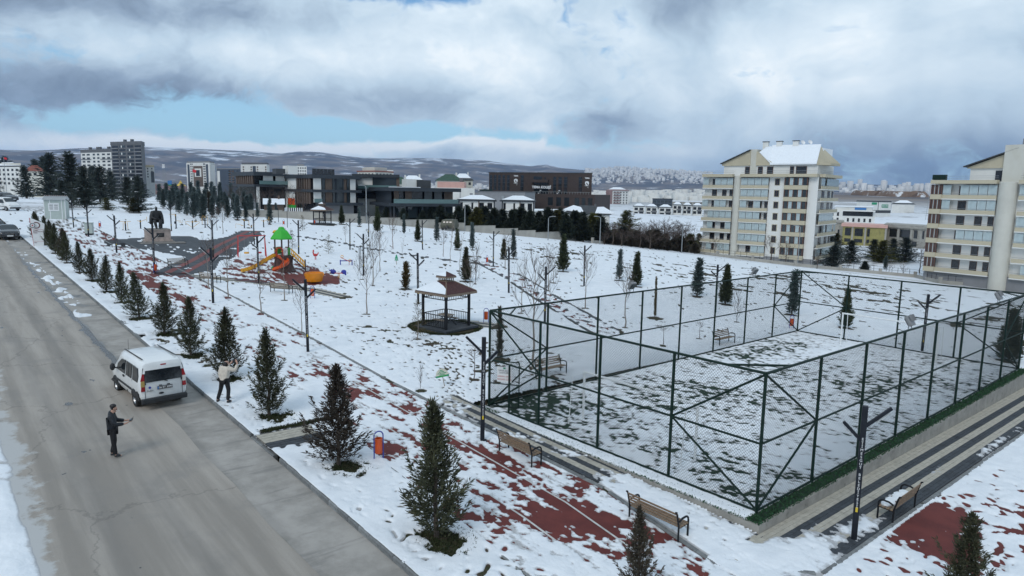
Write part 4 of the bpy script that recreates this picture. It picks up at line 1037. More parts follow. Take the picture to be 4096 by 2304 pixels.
# ------------------------------------------------------------------ plants
CATS = {'sapling': 'sapling', 'slender': 'sapling', 'multistem': 'shrub', 'globe': 'tree', 'sparse': 'sapling', 'thuja': 'shrub', 'oldtree': 'tree'}
NAMES = {'juniper': 'juniper_tree', 'cypress': 'juniper_tree', 'columnar': 'cypress_tree', 'cedar': 'cedar_tree', 'sparse': 'fir_sapling', 'thuja': 'thuja_shrub', 'sapling': 'bare_sapling', 'slender': 'birch_sapling', 'globe': 'bare_tree', 'multistem': 'bare_shrub', 'dense': 'conifer_tree', 'oldtree': 'bare_tree'}
ORD = ['first', 'second', 'third', 'fourth', 'fifth', 'sixth', 'seventh', 'eighth', 'ninth', 'tenth', 'eleventh', 'twelfth', 'thirteenth', 'fourteenth', 'fifteenth', 'sixteenth', 'seventeenth', 'eighteenth']
rt = random.Random(4)
HS = [3.75, 3.35, 3.45, 3.2, 3.0, 2.9, 2.85, 2.75, 2.7, 2.5, 2.6, 2.9, 2.9, 3.0, 3.0, 3.1, 3.1, 3.0]
for i, (u, v) in enumerate(TREE_ROW):
    put_tree('juniper', i, at_uv(u, v, -.02), HS[i], rt.uniform(0, 6), 'dark kerbside juniper, %s in the row counted up the road' % ORD[i], 'tree', 'junipers in the row along the kerb', 'juniper_tree', 'juniper_brown_leaf' if i in (1, 12) else None, 1.04 + rt.uniform(-.12, .14) + (.08 if i == 0 else 0)).rotation_euler[:2] = (rt.uniform(-.05, .05), rt.uniform(-.05, .05))
stake_me = None; CLUMP = MB().ball((0, 0, 0), 1., 7, 4).mesh('snow_clump'); CLUMP.materials.append(M('snow_solid'))
for i, (kind, px, pb, ptop, what, where, leaf, ws, group) in enumerate(PL):
    p = at(px, pb); h = (pb - ptop) * (p.y / FOC) * 1.0
    lab = (what + ' ' + where).strip()
    o = put_tree(kind, i, p, h, rt.uniform(0, 6.28), lab, CATS.get(kind, 'tree'), group, NAMES[kind], None if leaf == 'RED' else leaf, ws)
    if leaf == 'RED':
        c_ = [k for k in o.children if k.name.startswith('trunk')][0]; c_.material_slots[0].link = 'OBJECT'; c_.material_slots[0].material = M('bark_red')
    if what == RW:
        if stake_me is None:
            mb = MB()
            for a_ in (0.3, 2.4, 4.5): mb.tube([(.28 * math.cos(a_), .28 * math.sin(a_), -.1), (.25 * math.cos(a_), .25 * math.sin(a_), .75)], .025, 5)
            stake_me = mb.mesh('stakes'); stake_me.materials.append(M('timber'))
        place('stakes', stake_me, None, o)
    if kind == 'cedar' and leaf is None:       # snow caught on the boughs
        rg = random.Random(i); k_ = h / 8
        for k in range(7):
            a_ = rg.uniform(0, 6.28); t_ = rg.uniform(.12, .6); q = 3.0 * (1 - t_) * rg.uniform(.5, .9) * ws * k_
            s_ = place('snow_clump', CLUMP, None, o, (q * math.cos(a_), q * math.sin(a_), h * t_), a_, True); s_.scale = (rg.uniform(.2, .5) * k_, rg.uniform(.2, .5) * k_, .09 * k_)
def atx(px, depth, dz=0.):
    d = ray(px, 900); x, y = d.x / d.y * depth, depth
    return Vector((x, y, terr(x, y) + dz))
# ------------------------------------------------------------------ street lamps
def make_lamp(s, detail=True):
    r = thing('street_lamp', '', 'street lamp')
    MB().box((0, 0, .01), (.34, .34, .03)).build('base_plate', 'lamp_metal', r)
    MB().box((0, 0, 2.0), (.15, .15, 4.0)).build('pole', 'lamp_metal', r, bevel=.012)
    for (z, sg, ln) in ((3.42, s, .86), (3.0, -s, .66)):
        a = MB().box((sg * (.05 + ln * .35), 0, z + ln * .35), (ln, .12, .085), ry=-sg * R(45)).build('arm', 'lamp_metal', r, bevel=.01)
        MB().box((sg * (.10 + ln * .42), 0, z + ln * .42 - .065), (ln * .5, .08, .012), ry=-sg * R(45)).build('light_panel', 'clear_lens', a)
    ubox('sticker', 'yellow_sticker', r, (0, -.078, .95), (.06, .006, .14))
    me = LAMPTEXT; o = bpy.data.objects.new('lettering', me); col.objects.link(o); o.parent = r; o.location = (.0, -.079, 2.05); o.rotation_euler = (R(90), 0, 0)
    return r
LAMPTEXT = textmesh('\n'.join('ETİMESGUT BELEDİYESİ'), .105, .003, space=1.0); LAMPTEXT.materials.clear(); LAMPTEXT.materials.append(M('letter_white'))
LAMPS = [(295, 912, -1, 'just right of the white site cabin'), (355, 948, -1, 'beside the grey utility cabinet'), (467, 1013, -1, 'between the track and the statue plaza, by the kerb corner'), (686, 926, 1, 'just right of the seated statue'),
         (618, 1090, -1, 'with an orange bin at its foot beside the track'), (853, 1214, -1, 'in front of the bench facing the playground'), (1036, 1132, 1, 'standing in the playground in front of the slides'), (1232, 1410, -1, 'in open snow in front of the playground bin'),
         (1195, 1018, -1, 'just behind the playground stairs'), (1400, 1000, 1, 'behind the seesaw, tilted slightly'), (1454, 1100, -1, 'right of the elephant rider beside two thin posts'), (1475, 949, -1, 'upslope near the dark glazed building'),
         (1690, 1000, 1, 'near the armoured vehicle'), (1673, 1220, -1, 'immediately left of the near gazebo'), (1973, 1064, 1, 'beside the bin on the red rubber path'), (2035, 1174, 1, 'at the edge of the mottled cross path'),
         (2179, 1292, 1, 'behind the gate end of the pitch fence'), (2336, 1146, 1, 'in the snow right of the tall green cypress'), (2861, 1254, 1, 'behind the long fence beside a spiky juniper'), (1929, 1765, -1, 'beside the bench nearest the pitch gate'),
         (3415, 2159, 1, 'on the striped paving beside the snow-filled bench'), (3686, 1421, 1, 'behind the far goal outside the pitch'), (853, 1030, 1, 'at the corner of the ramp beside the red swing'), (1018, 980, -1, 'behind the red swing frame')]
protos = {1: make_lamp(1), -1: make_lamp(-1)}
used_p = set()
for (px, py, s, wh) in LAMPS:
    p = at(px, py); lab = 'black square-section forked street lamp ' + wh
    rz = math.atan2(-p.x, p.y) * 1.0 + rt.uniform(-.25, .25)
    if s not in used_p:
        used_p.add(s); o = protos[s]; o.location = p; o.rotation_euler = (0, 0, rz); o['label'] = lab; o['group'] = 'forked street lamps'
    else: o = reuse(protos[s], p, rz, lab, 'forked street lamps')
    o.rotation_euler[0] = rt.uniform(-.012, .012); o.rotation_euler[1] = rt.uniform(-.014, .014)

# ------------------------------------------------------------------ litter bins
def make_bin():
    r = thing('litter_bin', '', 'litter bin')
    hoop = [(-.16, 0, -.1), (-.16, 0, .85)] + [(-.16 * math.cos(k * math.pi / 10), 0, .85 + .16 * math.sin(k * math.pi / 10)) for k in range(1, 10)] + [(.16, 0, .85), (.16, 0, -.1)]
    MB().tube(hoop, .022, 8).build('hoop', 'blue_paint', r, smooth=True)
    mb = MB(); mb.lathe([(.118, .24), (.128, .26), (.128, .74), (.136, .745), (.136, .765), (.116, .765), (.112, .5)], 18, cap=False)
    mb.lathe([(.0001, .25), (.122, .25)], 18, cap=False); mb.build('drum', 'orange_paint', r, smooth=True)
    MB().box((0, 0, .62), (.36, .03, .03)).build('pivot', 'blue_paint', r)
    return r
BINS = [(1515, 1838, 'beside the track near the paved crossing'), (1944, 1291, 'on the paved strip next to the near gazebo'), (1250, 1196, 'at the end of the path below the merry-go-round'), (622, 1092, 'at the foot of the lamp beside the track'), (400, 913, 'behind the plaza near the utility cabinet'),
        (1135, 902, 'behind the playground roof'), (1259, 898, 'in front of the far gazebo'), (1948, 1056, 'on the red rubber path by the lamp'), (3165, 1316, 'behind the far corner of the pitch fence')]
pb_ = make_bin()
for i, (px, py, wh) in enumerate(BINS):
    p = at(px, py); lab = 'orange drum bin in a blue hoop ' + wh; rz = [.5, .1, .3, 1.2, 0, .1, .4, .9, .1][i]
    if i == 0: o = pb_; o.location = p; o.rotation_euler = (0, 0, rz); o['label'] = lab; o['group'] = 'orange litter bins'
    else: reuse(pb_, p, rz, lab, 'orange litter bins')

# ------------------------------------------------------------------ benches (seat faces local -y)
def make_bench(slat, ln=1.75):
    r = thing('park_bench', '', 'bench')
    for sx in (-1, 1):
        x = sx * ln / 2
        arc = [(x, -.27, -.05), (x, -.27, .52)] + [(x, -.27 + .13 * (1 - math.cos(k * math.pi / 8)), .52 + .13 * math.sin(k * math.pi / 8)) for k in range(1, 5)] + [(x, .02, .64), (x, .15, .58)]
        MB().tube(arc, .03, 8).build('armrest', 'black_metal', r, smooth=True)
        bk = [(x, .17, -.05), (x, .17, .42), (x, .20, .55), (x, .27, .82), (x, .30, .89), (x, .345, .905)]
        MB().tube(bk, .027, 8).build('leg', 'black_metal', r, smooth=True)
        MB().tube([(x, -.27, .41), (x, .18, .39)], .022, 6).build('seat_bracket', 'black_metal', r)
    MB().tube([(-ln / 2, .05, .37), (ln / 2, .05, .37)], .018, 6).build('stretcher', 'black_metal', r)
    for k in range(4): MB().box((0, -.24 + k * .115, .435 - .008 * k), (ln + .04, .085, .03)).build('seat_slat', slat, r, bevel=.006)
    for k in range(4): MB().box((0, .185 + .032 * k, .53 + k * .1), (ln + .04, .026, .062), rx=-R(17)).build('back_slat', slat, r, bevel=.006)
    return r
bw = make_bench('wood_slat'); bd = make_bench('wood_grey')
EU, EV = YAW1, YAW2        # headings of the u and v axes
def bench(proto, p, face, lab, first):
    """face: compass heading the sitter looks along"""
    rz = face + math.pi / 2; g = 'slatted park benches'
    if first: proto.location = p; proto.rotation_euler = (0, 0, rz); proto['label'] = lab; proto['group'] = g; return proto
    return reuse(proto, p, rz, lab, g)
def mid(a, b): return (at(*a) + at(*b)) / 2
b1 = bench(bw, mid((2005, 1800), (2148, 1868)) , EV, 'tan slatted bench on striped paving, back to the track, nearest the pitch gate', True)
bench(bw, mid((2555, 2075), (2700, 2150)), EV, 'tan slatted bench on snowy paving near the pitch corner, back to the track', False)
bench(bw, mid((3540, 2075), (3640, 2040)) + Vector((0, 0, .03)), EU, 'tan slatted bench with snow on its seat beside the lamp on the paving', False)
bench(bw, mid((2140, 1505), (2262, 1495)), EU + math.pi, 'tan slatted bench behind the fence near the pitch gate, facing the pitch', False)
bench(bw, mid((2850, 1380), (2936, 1372)), EU + math.pi, 'tan slatted bench behind the middle of the long fence, facing the pitch', False)
sl = at(1000, 1130) - at(830, 1110)
bench(bd, mid((802, 1128), (878, 1132)), math.atan2(sl.y, sl.x) + math.pi / 2, 'weathered grey bench facing the playground beside the lamp', True)
bench(bd, mid((1085, 1170), (1165, 1176)), math.atan2(sl.y, sl.x) + math.pi / 2, 'weathered grey bench facing the playground in front of the slides', False)
bench(bd, mid((692, 1075), (732, 1064)), EU + math.pi + .35, 'weathered pale bench between the plaza and the red-striped ramp', False)
sb = MB()
for k in range(9): sb.ball((-.7 + k * .17, -.12 + .05 * math.sin(k * 2.), .47), (.17, .15, .055 + .015 * math.sin(k)), 8, 5)
so = sb.build('seat_snow', 'snow_solid', None, smooth=True)
q = [o for o in bpy.data.objects if o.get('label', '').startswith('tan slatted bench with snow')][0]; so.parent = q; so['kind'] = 'stuff'

# ------------------------------------------------------------------ pitch fence
FH = 4.28
fence = thing('pitch_fence', 'tall green chain-link fence with braced corners around the snowy pitch', 'fence')
def fpt(u, v, z): x, y = xy(u, v); return Vector((x, y, FZ + z))
def wires(L, H, pitch=.075, w=.0040):
    """woven wire panel: straight diagonal wires clipped to the frame"""
    mb = MB()
    for sgn in (1, -1):
        n = int((L + H) / (pitch * 1.414)) + 1
        for k in range(n):
            c = (k + .5) * pitch * 1.414
            if sgn == 1: x0, z0 = (c - H, H) if c > H else (0, c); x1, z1 = (L, c - L) if c > L else (c, 0)
            else: x0, z0 = (c - H, 0) if c > H else (0, H - c); x1, z1 = (L, H - c + L) if c > L else (c, H)
            if abs(x1 - x0) < .02: continue
            y = .004 * sgn; d = Vector((x1 - x0, 0, z1 - z0)).normalized(); s = Vector((-d.z, 0, d.x)) * w * .87; yv = Vector((0, w, 0))
            a, b_ = Vector((x0, y, z0)), Vector((x1, y, z1))
            vs = [a + s - yv * .5, a - s - yv * .5, a + yv, b_ + s - yv * .5, b_ - s - yv * .5, b_ + yv]
            mb.add(vs, [(0, 1, 4, 3), (1, 2, 5, 4), (2, 0, 3, 5)])
    me = mb.mesh('wire_mesh'); me.materials.append(M('wire_green')); return me
sides = [((FU1, FV0), (FU0, FV0), 4), ((FU0, FV0), (FU0, FV1), 8), ((FU0, FV1), (FU1, FV1), 4), ((FU1, FV1), (FU1, FV0), 8)]
wm = {}
post_me = MB().tube([(0, 0, -.25), (0, 0, FH)], .052, 8).mesh('post'); post_me.materials.append(M('fence_green'))
def fpipe(name, a, b_, r_=.032):
    r_ *= 1.22
    return MB().tube([a, b_], r_, 7).build(name, 'fence_green', fence, smooth=True)
for si, (a, b_, n) in enumerate(sides):
    L = math.dist(a, b_) / n
    P_ = lambda k, z: fpt(a[0] + (b_[0] - a[0]) * k / n, a[1] + (b_[1] - a[1]) * k / n, z)
    hd = P_(n, 0) - P_(0, 0); rz = math.atan2(hd.y, hd.x)
    for k in range(n):
        place('post', post_me, None, fence, P_(k, 0), 0, True)
        for z, nm in ((FH, 'top_rail'), (FH * .5, 'middle_rail'), (.06, 'bottom_rail')):
            if si == 0 and k == 0 and z < 1: continue
            fpipe(nm, P_(k, z), P_(k + 1, z), .036 if z == FH else .030)
        if si == 0 and k == 0:
            key = ('gate', L); H0 = FH - FH * .5
            if key not in wm: wm[key] = wires(L, H0)
            place('wire_mesh', wm[key], None, fence, P_(k, FH * .5), rz)['kind'] = 'stuff'
            # lower half beside the gate opening
            f_ = .42; hl = wires(L * (1 - f_), FH * .5); pq = P_(k, 0).lerp(P_(k + 1, 0), f_)
            place('wire_mesh', hl, None, fence, pq, rz)['kind'] = 'stuff'
            fpipe('gate_post', pq, pq + Vector((0, 0, FH * .5)), .036)
            fpipe('bottom_rail', pq + Vector((0, 0, .06)), P_(k + 1, .06), .03)
        else:
            key = round(L, 3)
            if key not in wm: wm[key] = wires(L, FH)
            place('wire_mesh', wm[key], None, fence, P_(k, 0), rz)['kind'] = 'stuff'
    # K braces in the corner panels
    for (c_, m_) in ((0, 1), (n, n - 1)):
        fpipe('brace', P_(c_, FH - .03), P_(m_, FH * .5), .03)
        fpipe('brace', P_(m_, FH * .5), P_(c_, .08), .03)
# ties across the top corners
for (cu, cv, su, sv) in ((FU0, FV0, 1, 1), (FU1, FV0, -1, 1), (FU0, FV1, 1, -1), (FU1, FV1, -1, -1)):
    fpipe('corner_tie', fpt(cu + su * 1.3, cv, FH), fpt(cu, cv + sv * 1.5, FH), .03)
# gate leaf standing open, with its notice
gate = thing('pitch_gate', 'open green mesh gate leaf with a white opening-hours notice', 'gate', fpt(FU1 - .02, FV0 + .03, .05), math.atan2(*(fpt(FU1 - 1.15, FV0 + .75, 0) - fpt(FU1, FV0, 0)).yx))
GW, GH = 1.32, 2.02
for nm, a, b_ in (('stile', (0, 0, 0), (0, 0, GH)), ('stile', (GW, 0, 0), (GW, 0, GH)), ('rail', (0, 0, 0), (GW, 0, 0)), ('rail', (0, 0, GH), (GW, 0, GH)), ('rail', (0, 0, GH * .5), (GW, 0, GH * .5)), ('brace', (0, 0, 0), (GW, 0, GH * .5))):
    MB().tube([a, b_], .026, 6).build(nm, 'fence_green', gate)
place('wire_mesh', wires(GW, GH), None, gate)['kind'] = 'stuff'
nt = MB().box((.66, -.035, 1.45), (.66, .012, .68)).build('notice_board', 'plate_white', gate)
for z_, tx, m_ in ((1.62, 'SAHA AÇIK', 'letter_dark'), (1.52, 'SAATLERİ', 'letter_dark'), (1.36, 'SABAH :09.00', 'letter_red'), (1.23, 'AKŞAM :22.00', 'letter_red')):
    text(tx, .105, m_, nt, (.66, -.045, z_), (R(90), 0, 0), extr=.002)
ubox('emblem', 'sign_green', nt, (.66, -.044, 1.73), (.1, .006, .07))

# floodlights on the top rails
def make_flood():
    r = thing('floodlight', '', 'floodlight')
    MB().tube([(-.16, 0, 0), (-.16, 0, .2)], .018, 6).build('bracket', 'floodlight_grey', r); MB().tube([(.16, 0, 0), (.16, 0, .2)], .018, 6).build('bracket', 'floodlight_grey', r)
    h = MB().box((0, .02, .33), (.44, .13, .42), rx=-R(32)).build('housing', 'floodlight_grey', r, bevel=.03)
    MB().box((0, .094, .285), (.38, .01, .30), rx=-R(32)).build('lens', 'floodlight_glass', h)
    for k in range(6): MB().box((-.15 + k * .06, -.065, .47), (.012, .07, .26), rx=-R(32)).build('fin', 'floodlight_grey', h)
    return r
fl0 = make_flood(); first = True
into1 = EU - math.pi / 2           # sitting on the near long side, lens towards the pitch
for (u_, v_, rz, wh) in ((FU0, 29.0, EU - math.pi / 2, 'on the top rail of the roadside-parallel fence, nearer corner'), (FU0, 40.5, EU - math.pi / 2, 'on the fence rail near the outer corner of the pitch'), (FU1, 27.6, EU + math.pi / 2, 'on the rear long fence nearer the gate'), (FU1, 39.6, EU + math.pi / 2, 'on the rear long fence nearer the far corner')):
    wh2 = wh.replace('roadside-parallel fence, nearer corner', 'front long fence near its middle')
    lab = 'grey finned floodlight ' + wh2; p = fpt(u_, v_, FH + .03)
    if first: fl0.location = p; fl0.rotation_euler = (0, 0, rz); fl0['label'] = lab; fl0['group'] = 'pitch floodlights'; first = False
    else: reuse(fl0, p, rz, lab, 'pitch floodlights')
# goals
def goal(v_, s, lab, u0=13.4, u1=18.9):
    g = thing('football_goal', lab, 'goal', (0, 0, 0), 0, 'football goals')
    for u_ in (u0, u1):
        MB().tube([fpt(u_, v_, 0), fpt(u_, v_, 2.05)], .05, 8).build('goal_post', 'white_paint', g, smooth=True)
        MB().tube([fpt(u_, v_, 2.0), fpt(u_, v_ - s * .7, 2.0), fpt(u_, v_ - s * .85, 0)], .025, 6).build('back_stay', 'white_paint', g, smooth=True)
    MB().tube([fpt(u0 - .05, v_, 2.05), fpt(u1 + .05, v_, 2.05)], .05, 8).build('crossbar', 'white_paint', g, smooth=True)
goal(20.2, 1, 'plain white football goal near the gate end of the pitch'); goal(44.0, -1, 'plain white football goal at the far end of the pitch')

# ------------------------------------------------------------------ gazebos
def make_gazebo():
    r = thing('gazebo', '', 'gazebo')
    S = 2.12; hs = S / 2
    MB().box((0, 0, .06), (S + .9, S + .9, .14)).build('base_slab', 'paver_dark', r)
    cs = [(-hs, -hs), (hs, -hs), (hs, hs), (-hs, hs)]
    for c_ in cs: MB().box((c_[0], c_[1], 1.25), (.14, .14, 2.4)).build('post', 'black_metal', r, bevel=.01)
    for i in range(4):
        a, b_ = Vector((*cs[i], 0)), Vector((*cs[(i + 1) % 4], 0)); mid_ = (a + b_) / 2; ang = math.atan2((b_ - a).y, (b_ - a).x)
        for z, nm in ((2.02, 'frieze_rail'), (.98, 'hand_rail'), (.2, 'foot_rail')):
            if i == 1 and z < 1.5: continue
            MB().box(mid_ + Vector((0, 0, z)), (S - .14, .05, .05), rz=ang).build(nm, 'black_metal', r)
        n = 13
        for k in range(1, n):
            q = a.lerp(b_, k / n)
            MB().tube([q + Vector((0, 0, 2.04)), q + Vector((0, 0, 2.38))], .016, 5).build('frieze_baluster', 'black_metal', r)
            if i != 1: MB().tube([q + Vector((0, 0, .22)), q + Vector((0, 0, .96))], .015, 5).build('baluster', 'black_metal', r)
    def hip(s0, s1, z0, z1, over):
        fs = []
        for i in range(4):
            q0, q1 = [(-1, -1), (1, -1), (1, 1), (-1, 1)][i], [(-1, -1), (1, -1), (1, 1), (-1, 1)][(i + 1) % 4]
            vs = [(q0[0] * s0, q0[1] * s0, z0), (q1[0] * s0, q1[1] * s0, z0), (q1[0] * s1, q1[1] * s1, z1), (q0[0] * s1, q0[1] * s1, z1)]
            top = [(p[0], p[1], p[2] + .05) for p in vs]
            fs.append(MB().add(vs + top, [(3, 2, 1, 0), (4, 5, 6, 7), (0, 1, 5, 4), (1, 2, 6, 5), (2, 3, 7, 6), (3, 0, 4, 7)]))
        return fs
    for f in hip(1.40, .36, 2.40, 3.02, 0): f.build('roof_panel', 'roof_shingle', r)
    for i in range(4):
        q = [(-1, -1), (1, -1), (1, 1), (-1, 1)][i]; q1 = [(-1, -1), (1, -1), (1, 1), (-1, 1)][(i + 1) % 4]
        MB().tube([(q[0] * 1.41, q[1] * 1.41, 2.45), (q[0] * .36, q[1] * .36, 3.08)], .035, 5).build('hip_ridge', 'timber', r)
        m_ = Vector(((q[0] + q1[0]) / 2 * 1.42, (q[1] + q1[1]) / 2 * 1.42, 2.36)); MB().box(m_, (2.86, .045, .14), rz=math.atan2(q1[1] - q[1], q1[0] - q[0])).build('fascia', 'timber', r)
        m_ = Vector(((q[0] + q1[0]) / 2 * .45, (q[1] + q1[1]) / 2 * .45, 3.36)); MB().box(m_, (.94, .04, .11), rz=math.atan2(q1[1] - q[1], q1[0] - q[0])).build('cupola_fascia', 'timber', r)
    cu = MB().box((0, 0, 3.07), (.70, .70, .08)).build('cupola', 'timber', r)
    for i in range(4):
        for k in range(5):
            t_ = -.32 + k * .16; x_, y_ = [(t_, -.33), (.33, t_), (t_, .33), (-.33, t_)][i]
            MB().box((x_, y_, 3.2), (.05, .05, .26)).build('cupola_baluster', 'timber', cu)
    for f in hip(.46, .02, 3.38, 3.66, 0): f.build('cupola_roof', 'roof_shingle', r)
    # snow slabs on two of the roof faces
    def slab(poly, thick, nm):
        return MB().loft([[tuple(p) for p in poly], [(p[0], p[1], p[2] + thick) for p in poly]]).build(nm, 'snow_solid', r, smooth=True, bevel=.03)
    slab([(-1.40, -1.40, 2.455), (1.36, -1.42, 2.455), (.98, -1.0, 2.70), (.55, -.78, 2.83), (.1, -.62, 2.93), (-.44, -.44, 3.03)], .07, 'roof_snow')
    slab([(-1.40, 1.38, 2.455), (-1.40, -1.38, 2.455), (-.40, -.40, 3.06), (-.40, .42, 3.06)], .075, 'roof_snow')
    slab([(-.44, -.46, 3.44), (.44, -.46, 3.44), (.03, -.04, 3.69), (-.03, -.03, 3.69)], .05, 'roof_snow')
    # picnic table
    MB().box((0, 0, .86), (.95, .62, .05)).build('table_top', 'wood_grey', r)
    for s_ in (-1, 1):
        MB().box((0, s_ * .62, .58), (.95, .26, .05)).build('bench_seat', 'wood_grey', r)
        MB().tube([(s_ * .36, -.6, .14), (s_ * .36, .3, .84)], .025, 5).build('table_leg', 'black_metal', r); MB().tube([(s_ * .36, .6, .14), (s_ * .36, -.3, .84)], .025, 5).build('table_leg', 'black_metal', r)
        MB().tube([(s_ * .36, -.62, .55), (s_ * .36, .62, .55)], .025, 5).build('cross_bar', 'black_metal', r)
    return r
gz = make_gazebo()
gang = math.atan2(-GAZ.y, -GAZ.x) + math.pi / 2 - R(45)
gz.location = GAZ; gz.rotation_euler = (0, 0, gang); gz['label'] = 'square gazebo with red shingle roof half under snow, beside the pitch'; gz['group'] = 'red-roofed gazebos'
reuse(gz, GAZ2, gang + .5, 'square gazebo with red shingle roof and a dark figure inside, beside the far grass', 'red-roofed gazebos', 1.12)

# ------------------------------------------------------------------ playground
PT = at(1130, 1084)
tow = thing('play_tower', 'green-roofed play tower with yellow and orange slides on a tree-stump base', 'play tower', PT, math.atan2(-PT.x, PT.y))
# local: x to the right, y away from the viewer; platform at z 1.55
for k in range(6):
    a = k * math.pi / 3 + .5; MB().tube([(.72 * math.cos(a), .72 * math.sin(a), 0), (.72 * math.cos(a), .72 * math.sin(a), 3.25)], .06, 8).build('post', 'post_brown', tow, smooth=True)
    q = MB().tube([(.72 * math.cos(a), .72 * math.sin(a), 1.95), (.72 * math.cos(a), .72 * math.sin(a), 2.03)], .075, 8).build('collar', 'slide_yellow', tow)
MB().lathe([(.86, 1.45), (.86, 1.55)], 6).build('platform', 'post_brown', tow)
rf = MB(); n = 6
rf.loft([[(R_ * math.cos(k * math.pi / 3 + .5), R_ * math.sin(k * math.pi / 3 + .5), z) for k in range(6)] for R_, z in ((1.12, 3.10), (1.14, 3.20), (.62, 3.88), (.34, 4.05), (.28, 4.22), (.12, 4.28))]); rf.build('roof', 'roof_green', tow, bevel=.02)
mb = MB(); rings = []
for z, rr in ((0, 1.15), (.15, .98), (.6, .82), (1.1, .80), (1.4, .9), (1.46, .78)):
    rings.append([((rr + .10 * math.sin(5 * a + z)) * math.cos(a) + .1, (rr + .10 * math.sin(5 * a + z)) * math.sin(a), z) for a in [k * 2 * math.pi / 24 for k in range(24)]])
st = mb.loft(rings).build('stump_base', 'stump_brown', tow, smooth=True)
MB().ball((.1, -.86, .62), (.26, .10, .36), 14, 8).build('stump_hole', 'glass_dark', st, smooth=True)
ring = [(.1 + .31 * math.cos(k * math.pi / 8), -.90, .62 + .42 * math.sin(k * math.pi / 8)) for k in range(17)]; MB().tube(ring, .07, 7).build('stump_lip', 'stump_brown', st, smooth=True)
def chute(path, w, d, m_, nm, thick=.04):
    """U-shaped slide along a 3D path"""
    path = [Vector(p) for p in path]; rings = []
    for i, p in enumerate(path):
        t_ = (path[min(i + 1, len(path) - 1)] - path[max(i - 1, 0)]); t_.z = 0; t_.normalize(); s_ = Vector((-t_.y, t_.x, 0))
        prof = [(-w, d), (-w, 0), (-w * .7, -.07), (0, -.10), (w * .7, -.07), (w, 0), (w, d), (w - thick, d), (w - thick, .01), (w * .66, -.04), (0, -.065), (-w * .66, -.04), (-w + thick, .01), (-w + thick, d)]
        rings.append([p + s_ * a + Vector((0, 0, b_)) for a, b_ in prof])
    return MB().loft(rings).build(nm, m_, tow, smooth=True)
sl_path = [(-.55, -.35, 1.55), (-.75, -.45, 1.5), (-1.3, -.7, 1.2), (-1.9, -.95, .85), (-2.45, -1.2, .55), (-3.0, -1.4, .34), (-3.4, -1.55, .25), (-3.6, -1.62, .25)]
chute(sl_path, .25, .22, 'slide_yellow', 'straight_slide')
sp_ = []
for k in range(19):
    t_ = k / 18; a = 2.0 - 4.7 * t_; cx, cy = -.25, -1.35
    sp_.append((cx + .54 * math.cos(a) + .1 * t_, cy + .54 * math.sin(a), 1.5 - 1.25 * t_ if t_ < .9 else .36 - (t_ - .9) * 1.2))
chute(sp_, .31, .24, 'slide_orange', 'spiral_slide')
arch = [(-.50 + 0, -.75, 1.5)] + [(-.22 - .30 * math.cos(k * math.pi / 8), -.75, 2.05 + .26 * math.sin(k * math.pi / 8)) for k in range(9)] + [(.08, -.75, 1.5)]
MB().tube(arch, .055, 8).build('slide_arch', 'play_red', tow, smooth=True)
for (x_, y_, rz, m_, w_, nm) in ((-.50, .25, 1.2, 'slide_yellow', .55, 'wall_panel'), (.28, -.70, .25, 'white_paint', .5, 'wall_panel'), (.62, -.45, .9, 'panel_green', .5, 'wall_panel'), (-.2, .75, .2, 'panel_green', .6, 'wall_panel'), (.5, .55, -.7, 'play_red', .5, 'wall_panel')):
    MB().box((x_, y_, 1.95), (w_, .04, .72), rz=rz).build(nm, m_, tow, bevel=.02)
ban = [(-.30 - .5 * (k / 8), -.1, 3.55 + .28 * math.sin(k / 8 * 2.6)) for k in range(9)]
MB().tube(ban, [.03, .1, .14, .15, .15, .14, .11, .07, .03], 8).build('banana_ornament', 'slide_yellow', tow, smooth=True)
# stairs with yellow rails, running down to the right
for k in range(6): MB().box((.95 + k * .2, -.12 - k * .03, 1.35 - k * .22), (.22, .6, .05)).build('stair_tread', 'post_brown', tow)
for sy in (-.42, .18):
    MB().add([(.8, sy, 1.35), (2.12, sy - .18, 0.05), (2.12, sy - .18, .16), (.8, sy, 1.46), (.8, sy + .05, 1.35), (2.12, sy - .13, .05), (2.12, sy - .13, .16), (.8, sy + .05, 1.46)], [(0, 1, 2, 3), (7, 6, 5, 4), (0, 4, 5, 1), (1, 5, 6, 2), (2, 6, 7, 3), (3, 7, 4, 0)]).build('stair_string', 'post_brown', tow)
    for z_ in (.30, .74):
        MB().tube([(.82, sy + .02, 1.42 + z_), (2.08, sy - .16, .12 + z_)], .055, 6).build('stair_rail', 'slide_yellow', tow, smooth=True)
    for k in range(8):
        f_ = (k + .5) / 8; MB().box((.82 + 1.26 * f_, sy + .02 - .18 * f_, 1.42 - 1.3 * f_ + .52), (.07, .03, .46)).build('stair_baluster', 'slide_yellow', tow)
    MB().tube([(2.12, sy - .17, 0), (2.12, sy - .17, 1.1)], .055, 8).build('newel_post', 'post_brown', tow, smooth=True)
MB().tube([(-.5, .5, .12), (-.95, .3, .32)], .16, 8).build('tunnel_step', 'panel_green', tow, smooth=True)

